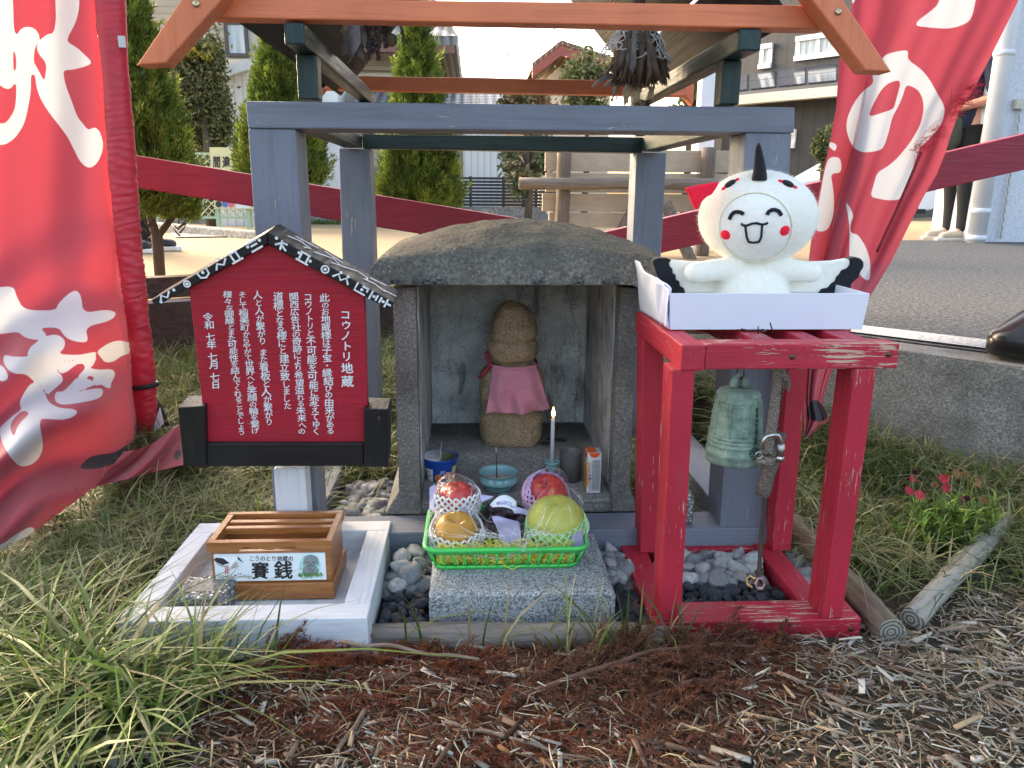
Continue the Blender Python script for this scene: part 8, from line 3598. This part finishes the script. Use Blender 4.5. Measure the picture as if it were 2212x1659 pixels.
 # back of a plank notice board on log legs
 t = thing('plank_signboard', 'back of a beige plank board fixed to grey log posts', 'signboard', (at(1380, 500, Y).x, Y, float(zplaza(Y))))
 pm = painted('weathered beige board', (.40, .33, .235), 'x', .05, (.3, .25, .2), .75)
 for i, (y0, y1) in enumerate(((322, 372), (373, 417), (418, 458), (459, 492))):
  xl = 1178 + (0, 1, -6, 8)[i]
  a, b = at(xl, y0, Y), at(1585, y1, Y)
  MB().box(a.x, b.x, Y, Y + .03, b.z - .002, a.z).build('plank', pm, t, bevel=.003)
 lg = weathered('grey log', (.16, .13, .105), 'z', .35)
 lgx = weathered('grey rail log', (.19, .16, .13), 'x', .35)
 def pole(p0, p1, r, m, nm='log_post'):
  q = [p0.lerp(p1, i / 10) + Vector(noise.noise_vector(p0.lerp(p1, i / 10) * 6)) * .006 for i in range(11)]
  MB().tube(q, r, 14).build(nm, m, t)
 zg = float(zplaza(Y)) - .02
 c = at(1218, 330, Y - .06)
 pole(Vector((c.x, c.y, zg)), Vector((c.x, c.y, at(1218, 318, Y - .06).z)), .042, lg)
 c = at(1530, 340, Y - .06)
 pole(Vector((c.x, c.y, zg)), Vector((c.x, c.y, at(1530, 318, Y - .06).z)), .042, lg)
 pole(at(1120, 396, Y - .14), at(1640, 399, Y - .14), .033, lgx, 'log_rail')
 pole(at(1398, 388, Y - .1), at(1322, 540, Y - .1), .03, lg, 'brace')
 pole(at(1438, 440, Y - .2), at(1498, 575, Y - .32), .034, lg, 'brace')
 o = MB()
 a, b = at(1182, 436, Y + .1), at(1194, 462, Y + .1)
 nb = MB().box(a.x, b.x, Y + .1, Y + .108, b.z, a.z).build('paper_notice', plain('notice paper', (.68, .62, .62), .6, .05, 20, 0), None, (a.x, Y + .1, b.z))
 tag(nb, 'small red and white notice on the edge of the beige board', 'notice')
 MB().box(a.x, b.x, Y + .0955, Y + .0992, (a.z + b.z) / 2, a.z).build('red_band', plain('notice red', (.6, .05, .08), .6, .05, 20, 0), nb)
 # white post
 Y = 4.95
 a, b = at(1516, 190, Y), at(1551, 190, Y)
 o = MB().box(a.x, b.x, Y, Y + .1, float(zplaza(Y)) - .02, at(1530, 120, Y).z).build('white_post', plain('white post paint', (.62, .65, .70), .5, .04, 10, 0), None, (a.x, Y, .36), bevel=.004)
 tag(o, 'tall white square post behind the right side of the grey frame', 'post')
 # white wall, downpipe and chain
 Y = 6.05
 m, nt, b = mk('white roughcast')
 setb(b, (.56, .58, .62), .85)
 f = noi(nt, co(nt), 38, 3, .5)
 nt.links.new(ramp(nt, f, [(.3, (.50, .52, .56)), (.7, (.62, .64, .68))]), b.inputs['Base Color'])
 bmp(nt, b, f, .45, .012)
 t = thing('white_building', 'white roughcast building corner at the right edge', 'building', (at(2180, 530, Y).x, Y, .35))
 x0 = at(2100, 533, Y).x
 MB().box(x0, x0 + 6, Y, Y + .6, .2, 4.2).build('wall', m, t)
 wp = plain('white downpipe', (.62, .64, .66), .4, .04, 6, 0)
 pc = at(2085, 525, Y - .08)
 r = .066
 pc.x = x0 - r * .55
 dp = MB().tube([(pc.x, Y - .09, .355), (pc.x, Y - .09, 4.1)], r, 20).build('downpipe', wp, t)
 mb = MB()
 for z in (at(2085, 455, Y - .09).z, at(2110, 330, Y - .09).z, at(2140, 115, Y - .09).z, .40):
  mb.lathe([(r + .001, -.02), (r + .007, -.018), (r + .007, .018), (r + .001, .02)], (pc.x, Y - .09, z), 20)
 mb.build('pipe_collar', wp, dp)
 a, b_ = at(2205, 235, Y - .03), at(2148, 533, Y - .03)
 st = plain('chain steel', (.52, .50, .44), .4, .15, 60, 0, metal=.6)
 ch = thing('chain', 'thin pale chain hanging from a hook down the white wall', 'chain', (a.x, Y - .03, .37))
 mb = MB()
 L = a.z - .37
 n = int(L / .034)
 for i in range(n):
  z = a.z - i * .034
  pts = [Vector(((.009 if i % 2 else .002) * math.cos(th), (.002 if i % 2 else .009) * math.cos(th), .023 * math.sin(th))) + Vector((a.x, Y - .03, z)) for th in [2 * math.pi * k / 8 for k in range(9)]]
  mb.tube(pts, .0045, 5, cap=False)
 mb.build('links', st, ch)
 MB().box(a.x - .05, a.x + .03, Y - .045, Y - .002, a.z - .0, a.z + .07).build('hook_plate', plain('hook plate', (.5, .47, .38), .5, .1, 30, 0), ch)
 # black plastic flag base on the kerb
 pm = plain('black glossy plastic', (.012, .012, .013), .25, .1, 30, .05, 60, spec=.5)
 c0 = gp(2117, 768, .366)
 hw = .15
 ctr = c0 + (KD + NK) * hw
 cx, cy = ctr.x, ctr.y
 mb = MB()

 def loop(h, z, rr):
  pts = []
  for qx, qy, a0 in ((1, 1, 0), (-1, 1, 90), (-1, -1, 180), (1, -1, 270)):
   for i in range(9):
    th = rad(a0 + 90 * i / 8)
    q = KD * (qx * (h - rr) + rr * math.cos(th)) + NK * (qy * (h - rr) + rr * math.sin(th))
    pts.append(Vector((cx + q.x, cy + q.y, z)))
  return pts
 lp = [loop(hw - .008, .367, .04), loop(hw, .374, .045), loop(hw, .405, .045), loop(hw - .004, .418, .045), loop(hw - .014, .428, .045), loop(.075, .49, .05), loop(.055, .497, .045), loop(.045, .497, .04)]
 N = len(lp[0])
 mb.add([p for l in lp for p in l], [(j * N + i, j * N + (i + 1) % N, (j + 1) * N + (i + 1) % N, (j + 1) * N + i) for j in range(len(lp) - 1) for i in range(N)] + [[(len(lp) - 1) * N + i for i in range(N)], list(range(N))], 0, True)
 fb = thing('flag_base', 'black glossy plastic flag base standing on the kerb at the right edge', 'flag base', (cx, cy, .366))
 mb.build('base_body', pm, fb)


street_bits()


# ------------------------------------------------------------------ car
def car():
 Y = 19.0
 zg = float(zplaza(Y))
 xF = at(1668, 420, Y).x
 t = thing('parked_car', 'white parked car partly hidden by the curled red banner', 'car', (xF + 2, Y, zg))
 L = 4.2
 body = plain('white car paint', (.70, .71, .72), .2, .02, 3, 0, spec=.6)
 dark = plain('car glass', (.05, .06, .065), .08, .1, 3, 0, spec=.8)
 tyre = plain('tyre rubber', (.015, .015, .016), .8, .1, 20, .1)
 rim = plain('wheel rim', (.35, .36, .37), .3, .1, 9, 0, metal=.7)
 low = [(0, .28), (.05, .22), (.45, .2), (1.15, .2), (3.1, .2), (3.8, .2), (4.15, .26), (4.2, .45)]
 up = [(4.2, .75), (4.12, 1.0), (3.75, 1.42), (3.3, 1.52), (2.3, 1.54), (1.75, 1.40), (1.05, .98), (.35, .86), (.05, .66)]
 W_ = 1.68
 prof = low + up
 n = len(prof)
 vs = []
 for yy, ins, in ((0, .0),):
  pass
 rows = []
 for k, (y, s) in enumerate(((0, .96), (.10, 1.0), (W_ - .10, 1.0), (W_, .96))):
  rows.append([Vector((xF + L / 2 + (x - L / 2) * s, Y + y + (.16 * (1 if k < 2 else -1) * max(0, (z - .95) / .6)), zg + .3 + (z - .3) * (s if z > .3 else 1))) for x, z in prof])
 vs = [p for r in rows for p in r]
 fs = [(j * n + i, j * n + (i + 1) % n, (j + 1) * n + (i + 1) % n, (j + 1) * n + i) for j in range(3) for i in range(n)] + [list(range(n)), [3 * n + i for i in range(n)]]
 MB().add(vs, fs, 0, False).build('body', body, t, bevel=.04, seg=3)
 # side windows
 def sw(pts, name='side_window'):
  P = [Vector((xF + x, Y - .004 + .16 * max(0, (z - .95) / .6) - .012, zg + z)) for x, z in pts]
  MB().hexa(P + [p + Vector((0, .02, 0)) for p in P]).build(name, dark, t)
 sw([(1.22, .98), (2.05, 1.0), (2.05, 1.38), (1.80, 1.34)])
 sw([(2.12, 1.0), (2.95, 1.0), (2.9, 1.42), (2.12, 1.40)])
 sw([(3.02, 1.0), (3.75, 1.02), (3.45, 1.38), (2.98, 1.42)])
 MB().ball((xF + 1.35, Y - .1, zg + 1.02), (.10, .09, .075), 12, 8).build('wing_mirror', body, t)
 for x in (.78, 3.4):
  w = MB().tube([(xF + x, Y - .015, zg + .30), (xF + x, Y + .2, zg + .30)], .30, 28).build('wheel', tyre, t)
  MB().tube([(xF + x, Y - .022, zg + .30), (xF + x, Y + .02, zg + .30)], .2, 20).build('rim', rim, w)
 MB().ball((xF + .17, Y + .14, zg + .68), (.14, .12, .08), 12, 8).build('headlight', plain('headlight glass', (.6, .62, .65), .1, .05, 9, 0), t)
 MB().box(xF + .3, xF + 3.9, Y - .006, Y + .3, zg + .16, zg + .27).build('sill_trim', tyre, t)


car()


# ------------------------------------------------------------------ people
SKIN = plain('skin', (.50, .27, .18), .5, .06, 30, .05)
HAIR = plain('dark hair', (.02, .015, .012), .6, .3, 60, .4, 120)


def skin_mesh(nodes, edges, mat, name, parent, sub=2):
 """nodes: list of (co, radius); one continuous skinned surface"""
 me = bpy.data.meshes.new(name)
 me.from_pydata([tuple(c) for c, r in nodes], edges, [])
 o = bpy.data.objects.new(name, me)
 COL.objects.link(o)
 md = o.modifiers.new('skin', 'SKIN')
 md.use_smooth_shade = True
 for i, (c, r) in enumerate(nodes):
  rr = (r, r) if isinstance(r, (int, float)) else r
  me.skin_vertices[0].data[i].radius = rr
 me.skin_vertices[0].data[0].use_root = True
 sb = o.modifiers.new('sub', 'SUBSURF')
 sb.levels = sb.render_levels = sub
 dg = bpy.context.evaluated_depsgraph_get()
 m2 = bpy.data.meshes.new_from_object(o.evaluated_get(dg))
 bpy.data.objects.remove(o)
 m2.name = name
 m2.materials.clear()
 m2.materials.append(mat)
 m2.transform(Matrix.Translation(-ORG[parent.name]))
 m2.polygons.foreach_set('use_smooth', [True] * len(m2.polygons))
 return link(name, m2, parent)


def person(label, x, y, zg, face, top, trousers, shoe, sole, clasp=True, sleeve=None):
 """standing adult, facing along the unit vector face"""
 t = thing('person', label, 'person', (x, y, zg))
 f = Vector((face[0], face[1], 0)).normalized()
 s = Vector((-f.y, f.x, 0))
 O = Vector((x, y, zg))
 P = lambda a, b, z: O + f * a + s * b + Vector((0, 0, z))
 # body: skin-coloured continuous figure (head, neck, torso, arms)
 nodes, edges = [], []

 def N(c, r):
  nodes.append((c, r))
  return len(nodes) - 1

 def E(*ids):
  for a, b in zip(ids, ids[1:]):
   edges.append((a, b))
 pel = N(P(0, 0, .95), (.13, .10))
 ch = N(P(.01, 0, 1.22), (.145, .105))
 nk0 = N(P(0, 0, 1.42), (.07, .06))
 nk = N(P(.015, 0, 1.50), .055)
 h0 = N(P(.035, 0, 1.58), (.07, .08))
 h1 = N(P(.03, 0, 1.68), (.078, .092))
 E(pel, ch, nk0, nk, h0, h1)
 hands = []
 for sg in (1, -1):
  sh = N(P(0, sg * .17, 1.38), .058)
  el = N(P(-.02 if clasp else -.03, sg * .25, 1.10), .044)
  wr = N(P(.19, sg * .06, 1.02) if clasp else P(.04, sg * .24, .86), .03)
  E(ch, sh, el, wr)
  hands.append((wr, sg))
  hp = N(P(0, sg * .09, .90), .095)
  kn = N(P(.015, sg * .095, .50), .06)
  an = N(P(-.01, sg * .10, .10), .04)
  to = N(P(.07, sg * .105, .05), .028)
  E(pel, hp, kn, an, to)
 skin_mesh(nodes, edges, SKIN, 'body', t)
 # hands: palm and five separate fingers, the right laid over the left
 for wr, sg in hands:
  w = nodes[wr][0]
  if clasp:
   d = (f * .25 - s * sg * .75 + Vector((0, 0, -.35))).normalized()
  else:
   d = Vector((0, 0, -1)) + f * .1
   d.normalize()
  up = f.cross(d).normalized() if clasp else f
  bk = d.cross(up).normalized()
  w = w + f * (.02 * sg if clasp else 0)
  nn = [(w, .026), (w + d * .05, (.036, .02)), (w + d * .085, (.04, .018))]
  skin_mesh(nn, [(0, 1), (1, 2)], SKIN, 'palm', t)
  for k, L in enumerate((.066, .074, .07, .056)):
   b0 = w + d * .085 + up * (.028 - .019 * k)
   c1 = b0 + (d + bk * .25).normalized() * L * .5
   c2 = c1 + (d + bk * 1.0).normalized() * L * .5
   skin_mesh([(b0 - d * .012, .0095), (b0, .0095), (c1, .009), (c2, .0075)], [(0, 1), (1, 2), (2, 3)], SKIN, 'finger', t, 1)
  b0 = w + d * .035 + up * .034
  skin_mesh([(b0, .011), (b0 + (d + up * .8).normalized() * .03, .0105), (b0 + (d * 1.2 + up * .5).normalized() * .06, .008)], [(0, 1), (1, 2)], SKIN, 'thumb', t, 1)
 # clothes
 nodes, edges = [], []
 ch = N(P(.01, 0, 1.22), (.19, .135))
 bl = N(P(.01, 0, 1.06), (.175, .135))
 hm = N(P(.0, 0, .93), (.185, .15))
 hm2 = N(P(.0, 0, .82), (.185, .15))
 nk = N(P(0, 0, 1.42), (.115, .085))
 nk2 = N(P(0, 0, 1.46), (.07, .07))
 E(ch, bl, hm, hm2), E(ch, nk, nk2)
 for sg in (1, -1):
  sh = N(P(0, sg * .175, 1.37), .078)
  el = N(P(-.02 if clasp else -.03, sg * .25, 1.11), .062)
  E(ch, sh, el)
  if sleeve:
   wr = N(P(.14, sg * .10, 1.04) if clasp else P(.03, sg * .24, .92), .045)
   E(el, wr)
 skin_mesh(nodes, edges, top, 'shirt', t)
 nodes, edges = [], []
 pel = N(P(0, 0, .97), (.165, .125))
 for sg in (1, -1):
  hp = N(P(0, sg * .09, .86), .112)
  kn = N(P(.02, sg * .095, .50), .082)
  sn = N(P(-.005, sg * .098, .28), .072)
  cf = N(P(-.012, sg * .10, .13), .068)
  ce = N(P(-.012, sg * .10, .06), .068)
  E(pel, hp, kn, sn, cf, ce)
 skin_mesh(nodes, edges, trousers, 'trousers', t)
 for sg in (1, -1):
  nn = [(P(-.05, sg * .10, .055), (.05, .045)), (P(.05, sg * .105, .05), (.046, .042)), (P(.15, sg * .11, .042), (.044, .034)), (P(.19, sg * .11, .038), (.034, .026)), (P(-.02, sg * .10, .10), .05)]
  so = skin_mesh(nn, [(0, 1), (1, 2), (2, 3), (0, 4)], shoe, 'shoe', t)
  mb = MB()
  pts = [P(-.10, sg * .10 - .035, 0), P(.1, sg * .105 - .045, 0), P(.215, sg * .11 - .025, 0), P(.23, sg * .11, 0), P(.215, sg * .11 + .03, 0), P(.1, sg * .105 + .045, 0), P(-.10, sg * .10 + .038, 0)]
  m_ = len(pts)
  mb.add([p + Vector((0, 0, .001)) for p in pts] + [p + Vector((0, 0, .028)) for p in pts], [list(range(m_)), list(range(m_, 2 * m_))] + [(i, (i + 1) % m_, m_ + (i + 1) % m_, m_ + i) for i in range(m_)])
  mb.build('sole', sole, so, bevel=.006)
 # head details
 hd = P(.03, 0, 1.64)
 MB().ball(P(.005, 0, 1.675), (.098, .098, .105), 24, 16, warp=lambda q: q if (q.x * f.x + q.y * f.y) < .35 or q.z > .35 else q * .82).build('hair', HAIR, t)
 ew, ed = plain('eye white', (.7, .7, .68), .3, 0, 5, 0), plain('eye dark', (.02, .015, .01), .3, 0, 5, 0)
 for sg in (1, -1):
  e = MB().ball(P(.108, sg * .032, 1.625), .011, 10, 8).build('eye', ew, t)
  MB().ball(P(.1165, sg * .032, 1.625), .0045, 8, 6).build('iris', ed, e)
  MB().ball(P(.015, sg * .085, 1.61), (.016, .016, .03), 10, 8).build('ear', SKIN, t)
 MB().tube([P(.108, 0, 1.625), P(.128, 0, 1.60), P(.132, 0, 1.588), P(.11, 0, 1.58)], [.008, .011, .013, .009], 8).build('nose', SKIN, t)
 MB().tube([P(.104, .024, 1.553), P(.114, 0, 1.552), P(.104, -.024, 1.553)], [.003, .0055, .003], 6).build('mouth', plain('lips', (.38, .12, .10), .5, .05, 20, 0), t)
 return t, P


NAVY = plain('navy shirt', (.012, .018, .045), .85, .12, 30, .3, 300)
BLK = plain('black trousers', (.010, .010, .012), .85, .15, 30, .3, 200)
SNK = plain('beige sneaker', (.50, .44, .34), .7, .12, 50, .2)
SOLE = plain('white sole', (.68, .66, .60), .7, .06, 50, .1)
_p = gp(2056, 520, .356)
t_, P_ = person('person in navy shirt and black trousers with clasped hands beside the white downpipe', _p.x + .05, _p.y + .05, .3565, (-1, .04), NAVY, BLK, SNK, SOLE)
# olive bag hanging at the front of the person
_o = plain('olive canvas', (.075, .08, .06), .85, .15, 40, .4, 200)
_b0 = P_(.22, .02, .86)
_mb = MB().ball(_b0, (.15, .10, .15), 24, 16, warp=lambda q: Vector((math.copysign(abs(q.x) ** .7, q.x), math.copysign(abs(q.y) ** .7, q.y), math.copysign(abs(q.z) ** .8, q.z))))
tag(_mb.build('shoulder_bag', _o, None, (_b0.x, _b0.y, _b0.z - .15)), 'olive canvas bag held in front of the person by the white wall', 'bag')
_p = gp(318, 546, .356)
person('person in dark clothes standing behind the left banner with only dark shoes showing', _p.x - .1, _p.y + .1, .3565, (.95, -.3), NAVY, BLK, plain('black shoe', (.012, .013, .018), .5, .1, 30, .1), SOLE, False, True)


# ------------------------------------------------------------------ dried decorations under the roof
def dried():
 Y = 1.62
 lf = plain('dried grey leaf', (.22, .20, .195), .85, .3, 60, .3, 120)
 dl = plain('dried brown leaf', (.15, .11, .085), .85, .4, 60, .4, 150)
 pale = plain('pale dried husk', (.42, .33, .22), .85, .25, 60, .3)

 def leaf(mb, pts, w, mat, Yl):
  q = [at(x, y, Yl) for x, y in pts]
  n = len(q)
  sd = Vector((1, .4, 0)).normalized()
  vs = []
  for i, p in enumerate(q):
   u = i / (n - 1)
   ww = w * math.sin(math.pi * min(1, u * .85 + .15)) * (1 - u ** 3)
   d = (q[min(i + 1, n - 1)] - q[max(0, i - 1)]).normalized()
   s = d.cross(Vector((.25, -1, .1))).normalized()
   vs += [p - s * ww, p + s * ww + Vector((0, .006, 0))]
  mb.add(vs, [(2 * i, 2 * i + 1, 2 * i + 3, 2 * i + 2) for i in range(n - 1)], mat, True)
 zf = lambda x, y: (518.4 + x * .35157, y * .35157)
 zr_ = lambda x, y: (1123.3 + x * .33325, y * .33325)
 o = at(785, 62, Y)
 t = thing('dried_bouquet', 'dried grey leaves and seed heads hanging under the left slope of the roof', 'dried flowers', at(785, 40, Y), 'dried decorations')
 mb = MB()
 for pts, w, m_ in (([(700, 120), (665, 230), (640, 320), (622, 340)], .012, 0), ([(710, 120), (700, 250), (690, 300), (662, 388)], .014, 0), ([(722, 120), (720, 260), (730, 330), (768, 405)], .016, 0), ([(690, 110), (660, 190), (612, 196)], .012, 2), ([(745, 110), (755, 220), (770, 290)], .012, 0),
                       ([(760, 80), (800, 200), (820, 300)], .008, 1), ([(980, 130), (1000, 200), (1012, 262)], .004, 1), ([(700, 60), (660, 120), (615, 190)], .01, 2)):
  leaf(mb, [zf(*p) for p in pts], w, m_, Y + rng.normal(0, .012))
 mb.build('foliage', [lf, dl, pale], t, recalc=False, solid=.0015)
 mb = MB()
 for x0, y1 in ((795, 350), (820, 310), (850, 362), (895, 285), (835, 300)):
  for i in range(9):
   y = 165 + (y1 - 165) * i / 8
   for sg in (-1, 1):
    mb.ball(at(*zf(x0 + sg * 5 + rng.normal(0, 2), y), Y + rng.normal(0, .004)), (.0035, .003, .004), 7, 5)
  mb.tube([at(*zf(x0, 90), Y), at(*zf(x0, y1), Y)], .001, 5)
 for i in range(70):
  mb.ball(at(*zf(rng.uniform(770, 925), rng.uniform(100, 195)), Y + rng.normal(0, .02)), rng.uniform(.003, .007), 7, 5)
 mb.build('seed_heads', plain('dried seeds', (.075, .05, .05), .9, .3, 100, .3), t)
 c = at(*zf(930, 245), Y)
 mb = MB().ball(c, (.012, .012, .0125), 18, 12)
 mb.tube([c, at(*zf(912, 170), Y), at(*zf(905, 90), Y)], .0012, 5)
 mb.build('poppy_head', plain('poppy head', (.085, .07, .04), .8, .35, 90, .5, 120), t)
 # right bundle with white net
 t = thing('dried_bouquet', 'dried dark bouquet wrapped in white net hanging under the right slope of the roof', 'dried flowers', at(1385, 40, Y), 'dried decorations')
 mb = MB()
 for i in range(230):
  a = rng.uniform(-1, 1)
  x0 = 780 + a * 110
  x1 = 770 + a * 190 + rng.normal(0, 25)
  y1 = rng.uniform(430, 600) - 40 * abs(a)
  leaf(mb, [zr_(x0, rng.uniform(150, 330)), zr_((x0 + x1) / 2 + rng.normal(0, 14), (300 + y1) / 2 + rng.normal(0, 20)), zr_(x1, y1)], rng.uniform(.0025, .008), int(rng.random() < .7), Y + rng.normal(0, .028))
 for pts in ([(720, 560), (690, 620), (680, 690)], [(735, 570), (750, 640), (735, 690)], [(860, 560), (850, 620), (815, 650)], [(700, 540), (685, 600), (700, 670)], [(770, 560), (760, 640), (790, 680)]):
  leaf(mb, [zr_(*p) for p in pts], .008, 2, Y - .02)
 for pts in ([(650, 480), (560, 500), (500, 530), (458, 575)], [(640, 460), (590, 440), (520, 480)], [(650, 520), (620, 580), (600, 640)], [(660, 500), (580, 540), (530, 560)]):
  leaf(mb, [zr_(*p) for p in pts], .006, 0, Y + .01)
 mb.build('foliage', [lf, dl, pale], t, recalc=False, solid=.0015)
 mb = MB()
 mb.tube([at(*zr_(770, -60), Y), at(*zr_(775, 200), Y)], .012, 10)
 mb.ball(at(*zr_(775, 670), Y), (.012, .01, .008), 12, 8)
 mb.build('stalk', dl, t)
 # net: irregular cells over a bell-shaped cone
 mb = MB()
 nt_ = plain('white net thread', (.85, .84, .83), .8, .08, 40, 0)
 R0, rowsN, cols = 18, 9, 22
 pts = {}
 for j in range(rowsN):
  v = j / (rowsN - 1)
  for i in range(cols):
   th = 2 * math.pi * (i + .5 * (j % 2)) / cols + rng.normal(0, .07)
   hw = 105 + 105 * v ** 1.2 + rng.normal(0, 6)
   x = 765 + hw * math.cos(th) - 30 * v * (math.cos(th) < 0)
   y = 150 + 265 * v * (1 - .25 * (math.cos(th) < -.5)) + rng.normal(0, 8)
   p = at(*zr_(x, y), Y)
   p.y -= math.sin(th) * hw * .33325 / FPX * Y
   pts[(i, j)] = p
 for j in range(rowsN - 1):
  for i in range(cols):
   a = pts[(i, j)]
   for k in ((i + (j % 2)) % cols, (i + (j % 2) - 1) % cols):
    b = pts[(k, j + 1)]
    m_ = (a + b) / 2 + Vector(rng.normal(0, .002, 3))
    mb.tube([a, m_, b], .0011, 4, cap=False)
   if j % 2 == 0:
    mb.tube([a, pts[((i + 1) % cols, j)]], .0007, 4, cap=False)
 mb.build('net', nt_, t)


dried()


def wires():
 m = plain('overhead wire', (.10, .10, .10), .6, .05, 5, 0)
 for lb, a, b in (('thin overhead wire slanting across the pale sky to the right', (960, 178), (1260, 26)), ('second thin overhead wire crossing the sky higher up', (1090, 120), (1300, 55))):
  p, q = at(a[0], a[1], 22), at(b[0], b[1], 22)
  pts = [p.lerp(q, i / 12) - Vector((0, 0, .10 * math.sin(math.pi * i / 12))) for i in range(13)]
  tag(MB().tube(pts, .011, 6).build('overhead_wire', m, None, p), lb, 'wire')


wires()
